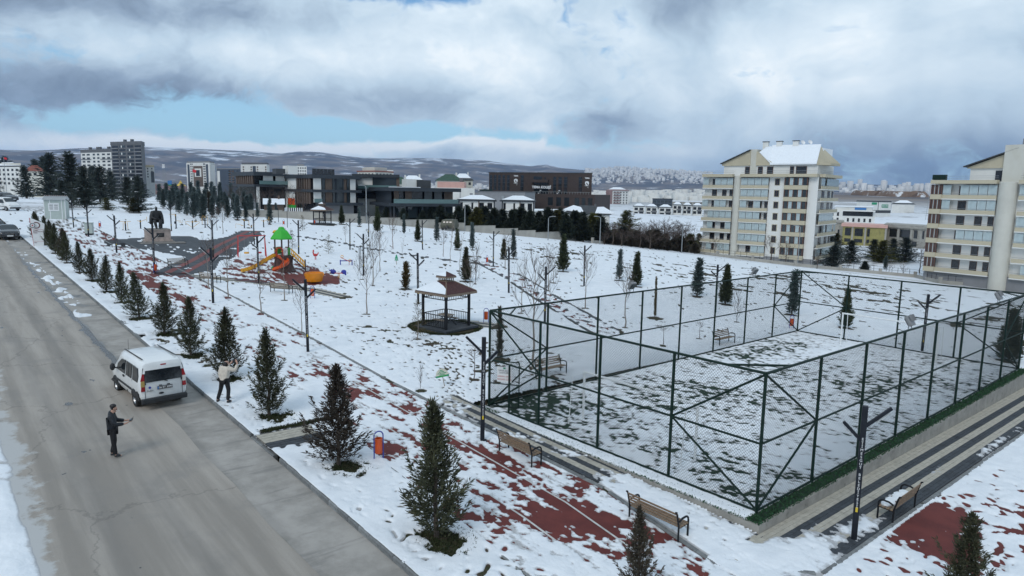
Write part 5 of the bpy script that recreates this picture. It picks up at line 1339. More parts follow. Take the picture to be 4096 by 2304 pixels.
# swing
SW = mid((948, 1037), (1065, 1020)); sw = thing('swing_set', 'red A-frame swing with a yellow saucer seat beside the ramp', 'swing', SW, math.atan2(-SW.x, SW.y) + .08)
for sx in (-1.45, 1.45):
    for sy in (-.55, .55): MB().tube([(sx + (.08 if sx < 0 else -.08), 0, 2.35), (sx, sy, 0)], .05, 8).build('leg', 'play_red', sw, smooth=True)
MB().tube([(-1.5, 0, 2.35), (1.5, 0, 2.35)], .05, 8).build('beam', 'play_red', sw, smooth=True)
for x_, m_, nm in ((-.55, 'slide_yellow', 'saucer_seat'), (.75, 'play_red', 'tyre_seat')):
    MB().lathe([(.05, .42), (.25, .40), (.28, .47), (.26, .56), (.2, .5), (.05, .45)], 14, (x_, 0, 0)).build(nm, m_, sw, smooth=True)
    for s_ in (-.2, .2): MB().tube([(x_ + s_, 0, .55), (x_ + s_, 0, 2.33)], .009, 4).build('chain', 'galvanised', sw)
# merry-go-round bowl
MG = at(1257, 1132); mg = thing('merry_go_round', 'orange bowl-shaped merry-go-round with notched rim', 'merry-go-round', MG, 0)
rings = []
for z_, rr in ((.16, .66), (.30, .72), (.60, .78), (.92, .84)):
    rings.append([(rr * math.cos(2 * math.pi * k / 40), rr * math.sin(2 * math.pi * k / 40), z_ - (.32 * max(0, 1 - abs(((k + 9) % 20) - 10 + .0) / 2.6) if z_ > .9 else 0)) for k in range(40)])
inner = [[(p[0] * .93, p[1] * .93, p[2]) for p in r_] for r_ in reversed(rings)]; MB().loft(rings + inner + [rings[0]], cap=False).build('bowl', 'bowl_orange', mg, smooth=True)
MB().lathe([(.6, .2), (.6, .24)], 20).build('floor', 'bowl_orange', mg); MB().tube([(0, 0, 0), (0, 0, .2)], .2, 12).build('pivot', 'black_metal', mg)
hw = MB().tube([(.22 * math.cos(k * math.pi / 8), .22 * math.sin(k * math.pi / 8), .78) for k in range(17)], .02, 6).build('hand_wheel', 'blue_paint', mg, smooth=True); MB().tube([(0, 0, .2), (0, 0, .78)], .03, 6).build('stem', 'blue_paint', mg)
def spring(r, z0, z1, rad, m_, n=5):
    MB().tube([(rad * math.cos(k * .6), rad * math.sin(k * .6), z0 + (z1 - z0) * k / (n * 10.5)) for k in range(int(n * 10.5) + 1)], .016, 5).build('spring', m_, r, smooth=True)
EL = at(1355, 1112); e = thing('elephant_rider', 'blue elephant double spring rider on a yellow spring', 'spring rider', EL, math.atan2(-EL.x, EL.y))
spring(e, 0, .42, .1, 'slide_yellow'); MB().box((0, 0, .46), (.75, .2, .07)).build('plank', 'play_red', e, bevel=.02)
mb = MB(); mb.ball((-.48, 0, .58), (.26, .10, .22)); mb.ball((-.62, 0, .70), (.15, .09, .14)); mb.tube([(-.70, 0, .72), (-.82, 0, .70), (-.86, 0, .82), (-.80, 0, .9)], [.06, .045, .035, .03], 8); mb.build('elephant_front', 'blue_paint', e, smooth=True)
mb = MB(); mb.ball((.46, 0, .56), (.24, .10, .22)); mb.tube([(.6, 0, .5), (.62, 0, .26)], [.09, .08], 8); mb.build('elephant_back', 'blue_paint', e, smooth=True)
MB().ball((-.5, -.1, .62), (.12, .03, .15)).build('ear', 'blue_paint', e, smooth=True)
SE = mid((1362, 1062), (1408, 1063)); e = thing('seesaw', 'low blue-framed rocker with a tilted red plank and yellow handles', 'seesaw', SE, math.atan2(-SE.x, SE.y))
for x_ in (-.6, .6):
    MB().tube([(x_, 0, 0), (x_, 0, .62)], .055, 8).build('leg', 'blue_paint', e, smooth=True)
MB().box((0, 0, .52), (1.25, .06, .1)).build('beam', 'blue_paint', e)
MB().box((-.1, -.15, .66), (1.0, .12, .05), ry=R(26)).build('plank', 'play_red', e)
for x_, z_ in ((-.42, .98), (.38, .56)): MB().tube([(x_ + .13 * math.cos(k * math.pi / 6), -.15, z_ + .13 * math.sin(k * math.pi / 6)) for k in range(13)], .035, 6).build('handle', 'slide_yellow', e, smooth=True)
MB().tube([(.3, .2, 0), (.3, .2, .5)], .03, 6).build('stop_post', 'play_red', e)
RO = at(1262, 1040); e = thing('rooster_rider', 'red rooster spring rider on open snow', 'spring rider', RO, math.atan2(-RO.x, RO.y))
spring(e, 0, .36, .09, 'play_red')
mb = MB(); mb.ball((0, 0, .55), (.24, .09, .17)); mb.tube([(-.16, 0, .6), (-.24, 0, .85), (-.2, 0, .98)], [.09, .07, .05], 8); mb.ball((-.2, 0, 1.0), (.09, .05, .08)); mb.tube([(.18, 0, .58), (.33, 0, .8), (.30, 0, .92)], [.08, .06, .02], 7); mb.build('rooster_body', 'play_red', e, smooth=True)
MB().box((-.2, 0, 1.1), (.12, .03, .08)).build('comb', 'play_red', e); MB().box((-.32, 0, 1.0), (.1, .03, .04)).build('beak', 'slide_yellow', e)
# two thin posts left standing by the lamp
for px, py, wh in ((1438, 1084, 'nearer'), (1444, 1075, 'farther')):
    p = at(px, py); g = thing('net_post', 'thin dark metal post, the %s of two beside the lamp past the elephant rider' % wh, 'post', p, 0, 'pair of thin posts'); MB().tube([(0, 0, -.1), (0, 0, 2.3)], .035, 7).build('shaft', 'lamp_metal', g); MB().ball((0, 0, 2.3), .045).build('cap', 'lamp_metal', g)
# tall thin poles near the machines
for px, py, pt_, wh in ((1114, 890, 845, 'beside the bin behind the play tower'), (1150, 912, 845, 'left of the far gazebo')):
    p = at(px, py); h = (py - pt_) * p.y / FOC + .6; g = thing('volleyball_post', 'slim dark pole ' + wh, 'pole', p); MB().tube([(0, 0, 0), (0, 0, h)], .05, 7).build('shaft', 'lamp_metal', g); MB().box((0, 0, .02), (.3, .3, .04)).build('foot_plate', 'lamp_metal', g)

# ------------------------------------------------------------------ outdoor gym
GYM = [((563, 916), 'wheel', 'with a yellow spinning wheel left of the statue'), ((705, 914), 'press', 'with yellow pull bars right of the statue lamp'), ((771, 918), 'vee', 'with a yellow V-shaped frame'), ((821, 912), 'twin', 'with two yellow hooped arms'),
       ((978, 914), 'rower', 'with a long yellow lever behind the swing'), ((1006, 914), 'bike', 'with a yellow bicycle frame behind the swing'), ((503, 924), 'walker', 'with black pedals near the utility cabinet'), ((1055, 910), 'wheel2', 'with a flat yellow top behind the play tower')]
for (px, py), kd, wh in GYM:
    p = at(px, py); g = thing('exercise_machine', 'dark post exercise machine ' + wh, 'exercise machine', p, math.atan2(-p.x, p.y), 'outdoor exercise machines')
    MB().lathe([(.24, -.05), (.24, .03), (.10, .10), (.085, .14)], 12).build('foot', 'lamp_metal', g)
    H_ = {'wheel': 1.35, 'press': 2.2, 'vee': 1.4, 'twin': 1.95, 'rower': 1.5, 'bike': .6, 'walker': 1.4, 'wheel2': 1.3}[kd]
    MB().tube([(0, 0, 0), (0, 0, H_)], .085, 9).build('post', 'lamp_metal', g, smooth=True); MB().tube([(0, 0, H_ - .3), (0, 0, H_ - .18)], .1, 9).build('collar', 'gym_yellow', g)
    Y = lambda nm, pts, r_=.032: MB().tube(pts, r_, 6).build(nm, 'gym_yellow', g, smooth=True)
    if kd in ('wheel', 'wheel2'):
        Y('arm', [(0, 0, H_ - .25), (.35, 0, H_ - .12), (.75, 0, H_ + .05)]); Y('wheel', [(.85, .28 * math.cos(k * math.pi / 7), H_ + .1 + .34 * math.sin(k * math.pi / 7)) for k in range(15)])
        Y('arm', [(0, 0, H_ - .25), (-.4, 0, H_ - .1)])
    if kd == 'press':
        Y('pull_bar', [(-.9, 0, H_ - .05), (.0, 0, H_ - .05), (-.1, -.2, H_ - .2)]); Y('seat_arm', [(0, 0, 1.2), (.7, 0, 1.15)]); Y('handle', [(.35, 0, 1.0), (.9, 0, .95), (.9, 0, 1.25)]); MB().box((.75, 0, .55), (.5, .3, .08)).build('seat', 'black_plastic', g); MB().box((-.1, 0, .9), (.3, .2, .35)).build('weight_box', 'lamp_metal', g)
    if kd == 'vee':
        for s_ in (-1, 1): Y('frame', [(0, 0, .3), (s_ * 1.0, 0, 1.05), (s_ * .95, 0, 1.2), (s_ * .1, 0, 1.15)])
    if kd == 'twin':
        for s_ in (-1, 1): Y('arm', [(0, 0, H_ - .1), (s_ * .3, 0, H_ - .02), (s_ * .42, 0, H_ - .3), (s_ * .4, 0, .6)]); MB().box((s_ * .3, 0, .55), (.4, .35, .07)).build('seat', 'black_plastic', g)
    if kd == 'rower':
        Y('lever', [(-1.3, 0, .1), (-1.3, 0, .75), (-.7, 0, .68), (0, 0, .35)]); Y('pull_bar', [(-.45, 0, H_), (.05, 0, H_)]); MB().box((-.35, 0, .5), (.35, .3, .07)).build('seat', 'gym_yellow', g)
    if kd == 'bike': Y('frame', [(-.4, 0, 1.2), (-.3, 0, .4), (.0, 0, .35), (.35, 0, .5), (.35, 0, .65)]); Y('handlebar', [(-.4, -.2, 1.25), (-.4, .2, 1.25)]); MB().box((.35, 0, .7), (.3, .2, .07)).build('seat', 'gym_yellow', g)
    if kd == 'walker':
        Y('cross_bar', [(-.7, 0, 1.32), (.7, 0, 1.32)])
        for s_ in (-1, 1): MB().tube([(s_ * .25, 0, 1.2), (s_ * .3, .1, .2)], .03, 6).build('swing_leg', 'gym_yellow', g); MB().box((s_ * .35, .1, .18), (.2, .4, .05)).build('pedal', 'black_plastic', g)

# ------------------------------------------------------------------ totem, cabin, cabinet, notices
TP = at(158, 988); th = 117 * TP.y / FOC; tt = thing('park_totem', 'white angular park name totem with red edging and a round emblem', 'sign', TP, math.atan2(-TP.x, TP.y) - .12)
w = th * .34
prof = [(-w * .42, 0), (w * .36, 0), (w * .56, th * .78), (w * .54, th * .80), (-w * .62, th), (-w * .60, th * .95)]
def slabxz(poly, y0, y1): 
    n = len(poly); return MB().add([(p[0], y0, p[1]) for p in poly] + [(p[0], y1, p[1]) for p in poly], [tuple(range(n)), tuple(range(2 * n - 1, n - 1, -1))] + [(i, n + i, n + (i + 1) % n, (i + 1) % n) for i in range(n)])
slabxz(prof, -.1, .1).build('slab', 'plate_white', tt, bevel=.01)
slabxz([(-w * .45, 0), (-w * .42, 0), (-w * .60, th * .97), (-w * .67, th * 1.0)], -.08, .12).build('red_edge', 'sign_red', tt)
em = MB(); em.lathe([(.0001, 0), (.30, 0), (.30, .05), (.0001, .05)], 28); eo = em.build('emblem', 'plate_white', tt); eo.location = (-w * .42, -.12, th * .745); eo.rotation_euler = (R(90), 0, 0)
e2 = MB().lathe([(.19, 0), (.25, 0), (.25, .02), (.19, .02)], 28, cap=False).build('emblem_ring', 'letter_dark', eo); e2.location = (0, 0, .045); e3 = MB().lathe([(.0001, 0), (.08, 0), (.08, .02), (.0001, .02)], 16).build('emblem_centre', 'sign_red', eo); e3.location = (0, 0, .045)
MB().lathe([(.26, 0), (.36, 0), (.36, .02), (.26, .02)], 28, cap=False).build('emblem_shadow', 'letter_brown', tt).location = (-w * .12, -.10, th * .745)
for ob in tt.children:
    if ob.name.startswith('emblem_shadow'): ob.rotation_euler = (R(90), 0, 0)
for z_ in (.60, .20): ubox('red_line', 'sign_red', tt, (.0, -.102, th * z_), (w * .84, .006, .02))
for z_, tx in ((.565, 'AHMET'), (.525, 'BAYTURSUNULI'), (.485, 'PARKI'), (.155, '2022')): text(tx, .135, 'letter_brown', tt, (-w * .40, -.104, th * z_), (R(90), 0, 0), align='LEFT', bold=.003)
MB().box((0, 0, -.05), (w * 1.5, .8, .12)).build('base', 'stone_grey', tt)

SP = at(222, 877); shh = 78 * SP.y / FOC; sww = 74 * SP.y / FOC; sh = thing('site_cabin', 'pale green-grey metal site cabin with shuttered window', 'cabin', SP, math.atan2(-SP.x, SP.y) - .18)
MB().bb(-sww / 2, sww / 2, 0, sww * .95, 0, shh).build('body', 'shed_panel', sh)
for x_ in (-sww / 2 + .06, -.42 * sww / 2, .42 * sww / 2 + .35, sww / 2 - .06): ubox('panel_joint', 'plate_white', sh, (x_, -.012, shh / 2), (.10, .03, shh))
rfm = MB().xprism([(-.2, shh), (sww * .5, shh + .55), (sww * .95 + .2, shh), (sww * .95 + .2, shh - .06), (-.2, shh - .06)], -sww / 2 - .12, sww / 2 + .12).build('roof', 'shed_roof', sh)
for k in range(11): MB().box((-sww / 2 + k * sww / 10, sww * .15, shh + .30), (.05, sww * .75, .05), rx=math.atan2(.55, sww * .5 + .2)).build('roof_rib', 'shed_roof', rfm)
MB().box((0, sww * .5, shh + .57), (sww + .3, .35, .06)).build('ridge_cap', 'shed_ridge', sh)
wf = ubox('window_frame', 'plate_white', sh, (-.12, -.02, shh * .62), (1.45, .07, 1.25))
for s_ in (-1, 1):
    for k in range(7): ubox('shutter_slat', 'black_plastic' if k % 2 else 'plate_white', sh, (-.12 + s_ * .33, -.065, shh * .62 - .45 + k * .15), (.5, .03, .085))
CP = at(358, 940); cb_ = thing('utility_cabinet', 'light grey electrical cabinet on a dark plinth', 'cabinet', CP, math.atan2(-CP.x, CP.y) - .3)
MB().bb(-.42, .42, -.3, .3, 0, .22).build('plinth', 'black_plastic', cb_); MB().bb(-.45, .45, -.32, .32, .22, 1.55).build('body', 'shed_panel', cb_, bevel=.02); MB().bb(-.5, .5, -.38, .38, 1.55, 1.62).build('cap', 'shed_panel', cb_, bevel=.01); ubox('door_seam', 'black_plastic', cb_, (0, -.325, .9), (.012, .012, 1.2)); ubox('handle', 'black_plastic', cb_, (.08, -.335, .95), (.04, .03, .14))

NP = at(1779, 1548); no = thing('garden_notice', 'half-round cream and green notice on a leaning stick', 'sign', NP, math.atan2(-NP.x, NP.y)); no.rotation_euler[1] = -.2
MB().box((0, 0, .25), (.035, .02, .6)).build('stick', 'wood_grey', no)
semi = [(.31 * math.cos(math.pi * k / 16), .55 + .36 * math.sin(math.pi * k / 16)) for k in range(17)]
bo = slabxz([(-.31, .50), (.31, .50)] + semi, -.03, -.012).build('board', 'sign_cream', no)
ubox('green_band', 'sign_green', bo, (0, -.032, .545), (.62, .006, .085))
for z_, ws_ in ((.83, (.13,)), (.76, (.24,)), (.69, (.09, .09, .2)), (.625, (.26,))):      # lines of small print
    x_ = -sum(ws_) / 2 - .02 * (len(ws_) - 1) / 2
    for w_ in ws_: ubox('print_line', 'sign_green', bo, (x_ + w_ / 2, -.032, z_), (w_, .004, .034)); x_ += w_ + .02
ubox('print_line', 'panel_green', bo, (0, -.036, .545), (.4, .004, .04))
TG = at(1586, 1060); tg = thing('tree_shaped_sign', 'small green tree-shaped sign on a stub post', 'sign', TG, math.atan2(-TG.x, TG.y)); MB().box((0, 0, .25), (.06, .06, .5)).build('post', 'wood_grey', tg)
slabxz([(-.22, .5), (.22, .5), (.12, .72), (.2, .72), (.08, .95), (.12, .95), (0, 1.2), (-.12, .95), (-.08, .95), (-.2, .72), (-.12, .72)], -.05, -.03).build('board', 'sign_green', tg)
ubox('stripe', 'letter_white', tg, (0, -.055, .66), (.2, .006, .05))
# ------------------------------------------------------------------ people and statue
def skin(name, J, Eg, m_, parent, sub=2, root=None):
    """J: joint -> (x, y, z, radius or (rx, ry)); one continuous skinned surface"""
    ks = list(J); me = bpy.data.meshes.new(name); me.from_pydata([J[k][:3] for k in ks], [(ks.index(a), ks.index(b_)) for a, b_ in Eg], [])
    o = bpy.data.objects.new(name, me); col.objects.link(o)
    o.modifiers.new('skin', 'SKIN').use_smooth_shade = True
    sv = me.skin_vertices[0].data
    for i, k in enumerate(ks):
        r_ = J[k][3]; sv[i].radius = (r_, r_) if isinstance(r_, (int, float)) else r_; sv[i].use_root = (k == (root or ks[0]))
    s_ = o.modifiers.new('sub', 'SUBSURF'); s_.levels = sub; s_.render_levels = sub
    dg = bpy.context.evaluated_depsgraph_get(); m2 = bpy.data.meshes.new_from_object(o.evaluated_get(dg)); bpy.data.objects.remove(o)
    m2.materials.clear(); m2.materials.append(M(m_)); return place(name, m2, None, parent, smooth=True)
def finger_chain(J, Eg, tagp, palm, dirv_, side, up_, spread=.018, ln=.075):
    d = Vector(dirv_).normalized(); s_ = Vector(side).normalized(); w_ = Vector(up_).normalized(); p = Vector(palm)
    for i in range(4):
        b0 = p + s_ * (i - 1.5) * spread + d * .045; l_ = ln * (1.0, 1.12, 1.05, .82)[i]
        for k, (f_, c_) in enumerate(((0, 0), (.5, .12), (1., .45))):
            q = b0 + d * l_ * f_ - w_ * l_ * c_; J['%sf%d%d' % (tagp, i, k)] = (*q, .009)
        Eg += [(tagp, '%sf%d0' % (tagp, i)), ('%sf%d0' % (tagp, i), '%sf%d1' % (tagp, i)), ('%sf%d1' % (tagp, i), '%sf%d2' % (tagp, i))]
    t0 = p - s_ * .042 + d * .01; t1 = t0 - s_ * .012 + d * .05 - w_ * .015
    J[tagp + 't0'] = (*t0, .011); J[tagp + 't1'] = (*t1, .009); Eg += [(tagp, tagp + 't0'), (tagp + 't0', tagp + 't1')]
def person(label, loc, rz, P, coat, group=None, scale=1., hair='short', hem=.86, name='person'):
    """P: joint positions; front is local -y"""
    g = thing(name, label, 'person', loc, rz, group); g.scale = (scale,) * 3
    J = {'pel': (*P['pel'], .12), 'spine': (*P['spine'], .12), 'chest': (*P['chest'], .13), 'nb': (*P['nb'], .06), 'neck': (*P['neck'], .052), 'head': (*P['head'], (.078, .092)), 'crown': (*P['crown'], (.066, .078))}
    Eg = [('pel', 'spine'), ('spine', 'chest'), ('chest', 'nb'), ('nb', 'neck'), ('neck', 'head'), ('head', 'crown')]
    for s_ in 'lr':
        J.update({s_ + 'sh': (*P[s_ + 'sh'], .06), s_ + 'el': (*P[s_ + 'el'], .045), s_ + 'wr': (*P[s_ + 'wr'], .03), s_ + 'ha': (*P[s_ + 'ha'], (.034, .02)), s_ + 'hip': (*P[s_ + 'hip'], .085), s_ + 'kn': (*P[s_ + 'kn'], .06), s_ + 'an': (*P[s_ + 'an'], .04), s_ + 'to': (*P[s_ + 'to'], .03)})
        Eg += [('chest', s_ + 'sh'), (s_ + 'sh', s_ + 'el'), (s_ + 'el', s_ + 'wr'), (s_ + 'wr', s_ + 'ha'), ('pel', s_ + 'hip'), (s_ + 'hip', s_ + 'kn'), (s_ + 'kn', s_ + 'an'), (s_ + 'an', s_ + 'to')]
        d = Vector(P[s_ + 'ha']) - Vector(P[s_ + 'wr']); finger_chain(J, Eg, s_ + 'ha', P[s_ + 'ha'], d, (1 if s_ == 'l' else -1, 0, .35), (0, 0, 1))
    f = Vector(P['face']); h = Vector(P['head'])
    J['nose'] = (*(h + f * .098 - Vector((0, 0, .012))), .014); Eg.append(('head', 'nose'))
    J['chin'] = (*(h + f * .06 - Vector((0, 0, .088))), .03); Eg.append(('neck', 'chin'))
    body = skin('body', J, Eg, 'skin', g, 2, 'pel')
    sd_ = f.cross(Vector((0, 0, 1))).normalized()
    for s_ in (-1, 1):
        MB().ball(h + sd_ * s_ * .082 - f * .005, (.014, .022, .03), 8, 5).build('ear', 'skin', body, smooth=True)
        MB().ball(h + f * .082 + sd_ * s_ * .03 + Vector((0, 0, .012)), .011, 7, 5).build('eye', 'hair', body, smooth=True)
    MB().ball(h + f * .084 - Vector((0, 0, .052)), (.024, .01, .006), 7, 4).build('mouth', 'letter_brown', body, smooth=True)
    # clothes
    cj = {'hem': (*(Vector(P['pel']) + Vector((0, 0, hem - P['pel'][2]))), (.165, .145)), 'spine': (*P['spine'], (.185, .165)), 'chest': (*P['chest'], (.18, .16)), 'nb': (*(Vector(P['nb']) - Vector((0, 0, .01))), .105), 'col': (*(Vector(P['neck']) - Vector((0, 0, .03))), .085)}
    ce = [('hem', 'spine'), ('spine', 'chest'), ('chest', 'nb'), ('nb', 'col')]
    for s_ in 'lr':
        w0 = Vector(P[s_ + 'wr']); e0 = Vector(P[s_ + 'el'])
        cj.update({s_ + 'sh': (*P[s_ + 'sh'], .105), s_ + 'el': (*P[s_ + 'el'], .082), s_ + 'cf': (*(w0.lerp(e0, .12)), .056)}); ce += [('chest', s_ + 'sh'), (s_ + 'sh', s_ + 'el'), (s_ + 'el', s_ + 'cf')]
    jk = skin('jacket', cj, ce, coat, g, 2, 'spine')
    tj = {'pel': (*P['pel'], (.155, .13))}; te = []
    for s_ in 'lr': tj.update({s_ + 'hip': (*P[s_ + 'hip'], .105), s_ + 'kn': (*P[s_ + 'kn'], .078), s_ + 'an': (*P[s_ + 'an'], .066)}); te += [('pel', s_ + 'hip'), (s_ + 'hip', s_ + 'kn'), (s_ + 'kn', s_ + 'an')]
    skin('trousers', tj, te, 'trousers_black', g, 2, 'pel')
    for s_ in 'lr':
        a, t_ = Vector(P[s_ + 'an']), Vector(P[s_ + 'to']); bk = a + (a - t_) * .3; bk.z = t_.z
        skin('shoe', {'a': (bk.x, bk.y, .05, (.05, .05)), 'b': ((a.x + t_.x) / 2, (a.y + t_.y) / 2, .052, (.052, .05)), 'c': (t_.x, t_.y, .042, (.045, .038)), 'd': (a.x, a.y, .11, .05)}, [('a', 'b'), ('b', 'c'), ('b', 'd')], 'black_plastic', g, 1)
    if hair == 'short':
        mb = MB(); mb.ball(h - f * .038 + Vector((0, 0, .062)), (.088, .10, .072), 14, 8); mb.ball(h - f * .06 + Vector((0, 0, .0)), (.084, .06, .085), 12, 7); mb.build('hair', 'hair', g, smooth=True)
    else:
        hj = {'top': (*(h - f * .012 + Vector((0, 0, .06))), .098), 'back': (*(h - f * .05 - Vector((0, 0, .04))), .10), 'tip': (*(h - f * .09 - Vector((0, 0, .20))), .075)}
        skin('hair', hj, [('top', 'back'), ('back', 'tip')], 'hair', g, 2)
    return g
def roadpt(px, py):
    d = ray(px, py); p = at(px, py); t = p.y / d.y
    for _ in range(6):
        q = Vector((0, 0, CAMZ)) + d * t; t += (plane(q.x, q.y) + RZ - q.z) / (d.z - PA * d.x - PB * d.y)
    q = Vector((0, 0, CAMZ)) + d * t; return Vector((q.x, q.y, plane(q.x, q.y) + RZ + .004))
PM = dict(pel=(0, .03, .95), spine=(0, .06, 1.14), chest=(0, .05, 1.36), nb=(0, .03, 1.49), neck=(0, -.015, 1.545), head=(0, -.055, 1.635), crown=(0, -.05, 1.715), face=(0, -.86, -.5),
          lsh=(.19, .04, 1.43), rsh=(-.19, .04, 1.43), lel=(.25, -.06, 1.16), rel=(-.25, -.04, 1.15), lwr=(.12, -.36, 1.14), rwr=(-.13, -.34, 1.11), lha=(.085, -.44, 1.16), rha=(-.095, -.42, 1.135),
          lhip=(.095, .03, .90), rhip=(-.095, .03, .90), lkn=(.10, .0, .49), rkn=(-.11, .02, .49), lan=(.11, .10, .09), ran=(-.11, -.02, .09), lto=(.125, -.08, .04), rto=(-.13, -.19, .04))
mp = roadpt(462, 1826)
mn = person('person in a dark padded jacket looking down at a device in both hands', mp, R(118), PM, 'coat_black', scale=1.02)
ct = thing('handheld_device', 'small black handheld device held by the person on the road', 'device', mp, R(118)); ct.scale = (1.02,) * 3
MB().box((0, -.50, 1.175), (.20, .11, .03), rx=R(-25)).build('case', 'black_plastic', ct, bevel=.008)
MB().box((0, -.498, 1.193), (.13, .075, .006), rx=R(-25)).build('screen', 'glass_dark', ct)
for s_ in (-1, 1): MB().tube([(s_ * .07, -.54, 1.19), (s_ * .085, -.58, 1.25)], .008, 5).build('antenna', 'black_plastic', ct)
cg = thing('cigarette', 'white cigarette in the mouth of the person on the road', 'cigarette', mp, R(118)); MB().tube([(.01, -.155, 1.575), (.015, -.215, 1.545)], .006, 6).build('paper', 'plate_white', cg); MB().tube([(.015, -.215, 1.545), (.0152, -.219, 1.543)], .006, 6).build('ash', 'stone_grey', cg)
PW = dict(pel=(0, 0, .90), spine=(0, -.01, 1.06), chest=(0, -.03, 1.25), nb=(-.01, -.05, 1.36), neck=(-.02, -.07, 1.41), head=(-.04, -.11, 1.50), crown=(-.045, -.11, 1.58), face=(-.25, -.96, .02),
          lsh=(.17, -.03, 1.30), rsh=(-.17, -.05, 1.31), lel=(.22, -.27, 1.24), rel=(-.36, -.18, 1.23), lwr=(.02, -.40, 1.42), rwr=(-.33, -.34, 1.45), lha=(-.03, -.42, 1.48), rha=(-.26, -.38, 1.52),
          lhip=(.10, 0, .86), rhip=(-.10, 0, .86), lkn=(.21, -.03, .48), rkn=(-.12, -.06, .48), lan=(.30, .06, .09), ran=(-.13, .02, .09), lto=(.34, -.10, .04), rto=(-.20, -.12, .04))
wp = (at(875, 1622) + at(928, 1610)) / 2 + Vector((-.02, .05, .05))
wn = person('person in a cream puffer jacket and black trousers photographing with raised arms', wp, math.pi - .30, PW, 'coat_cream', scale=1.10, hair='long', hem=.93)
cm = thing('photo_camera', 'black camera raised to the face of the person in the cream jacket', 'camera', wp, math.pi - .30); cm.scale = (1.10,) * 3
MB().box((-.14, -.42, 1.50), (.15, .07, .11)).build('camera_body', 'black_plastic', cm, bevel=.012); MB().tube([(-.14, -.45, 1.49), (-.16, -.57, 1.49)], [.045, .05], 12).build('lens_barrel', 'black_plastic', cm, smooth=True); MB().box((-.14, -.42, 1.57), (.06, .05, .04)).build('viewfinder', 'black_plastic', cm, bevel=.008)
# far figure in the second gazebo
PF = dict(PM); PF.update(head=(0, -.01, 1.64), crown=(0, -.01, 1.72), neck=(0, .0, 1.55), face=(0, -1, 0), lel=(.27, .05, 1.15), rel=(-.27, .05, 1.15), lwr=(.24, -.04, .93), rwr=(-.24, -.04, .93), lha=(.24, -.06, .84), rha=(-.24, -.06, .84))
fp = at(1299, 888); person('dark-clothed person standing inside the far gazebo', fp + Vector((0, 0, .1)), 2.6, PF, 'coat_black')

# seated bronze on its pedestal
SPx = at(632, 968); sc_ = SPx.y / FOC
sta = thing('seated_statue', 'dark bronze statue of a seated figure in a long coat', 'statue', SPx + Vector((0, 0, 54 * sc_)), math.atan2(-SPx.x, SPx.y) + .12); k_ = 91 * sc_ / 1.42
sta.scale = (k_,) * 3
PS = dict(pel=(0, .08, .50), spine=(0, .10, .72), chest=(0, .09, .98), nb=(0, .07, 1.10), neck=(0, .06, 1.16), head=(.01, .05, 1.27), crown=(.01, .05, 1.36))
J = {'pel': (*PS['pel'], (.20, .17)), 'spine': (*PS['spine'], (.19, .17)), 'chest': (*PS['chest'], (.20, .16)), 'nb': (*PS['nb'], .09), 'neck': (*PS['neck'], .07), 'head': (*PS['head'], (.09, .105)), 'crown': (*PS['crown'], .075), 'nose': (.02, -.06, 1.26, .018)}
Eg = [('pel', 'spine'), ('spine', 'chest'), ('chest', 'nb'), ('nb', 'neck'), ('neck', 'head'), ('head', 'crown'), ('head', 'nose')]
for s_, sx in (('l', 1), ('r', -1)):
    J.update({s_ + 'sh': (sx * .23, .08, 1.0, .115), s_ + 'el': (sx * .31, .04, .72, .095), s_ + 'wr': ((.26, -.16, .60, .055) if sx > 0 else (-.10, -.24, .60, .055)), s_ + 'ha': ((.25, -.24, .55, .045) if sx > 0 else (-.0, -.30, .57, .045)), s_ + 'hip': (sx * .12, .0, .50, .13), s_ + 'kn': (sx * .16, -.36, .47, .105), s_ + 'an': (sx * .09, -.40, .10, .08), s_ + 'to': (sx * .10, -.56, .045, .055)})
    Eg += [('chest', s_ + 'sh'), (s_ + 'sh', s_ + 'el'), (s_ + 'el', s_ + 'wr'), (s_ + 'wr', s_ + 'ha'), ('pel', s_ + 'hip'), (s_ + 'hip', s_ + 'kn'), (s_ + 'kn', s_ + 'an'), (s_ + 'an', s_ + 'to')]
skin('figure', J, Eg, 'bronze', sta, 2, 'pel')
for sx in (-1, 1):     # open coat panels over the shoulders and beside the chair
    o = MB().loft([[(sx * .09, -.05, 1.13), (sx * .17, .02, 1.12), (sx * .17, .16, 1.12), (sx * .09, .17, 1.13)], [(sx * .14, -.10, 1.02), (sx * .33, -.01, 1.03), (sx * .32, .20, 1.03), (sx * .16, .22, 1.04)], [(sx * .15, -.14, .78), (sx * .42, -.06, .74), (sx * .40, .25, .75), (sx * .2, .26, .76)], [(sx * .24, -.12, .44), (sx * .44, -.10, .38), (sx * .41, .30, .36), (sx * .24, .28, .40)], [(sx * .27, -.10, .30), (sx * .42, -.07, .24), (sx * .40, .28, .22), (sx * .27, .26, .26)]]).build('coat_flap', 'bronze', sta, smooth=True); q_ = o.modifiers.new('sub', 'SUBSURF'); q_.levels = q_.render_levels = 2
    for y_ in (-.12, .34): MB().tube([(sx * .26, y_, 0), (sx * .26, y_, .46)], [.03, .04], 7).build('chair_leg', 'bronze', sta)
MB().box((0, .11, .42), (.62, .56, .09)).build('chair_seat', 'bronze', sta, bevel=.02); MB().box((0, .36, .72), (.58, .07, .62)).build('chair_back', 'bronze', sta, bevel=.03)
pd = thing('statue_pedestal', 'pinkish stone pedestal with a black plaque and stepped base', 'pedestal', SPx, math.atan2(-SPx.x, SPx.y) + .18); h_ = 54 * sc_; w_ = 84 * sc_
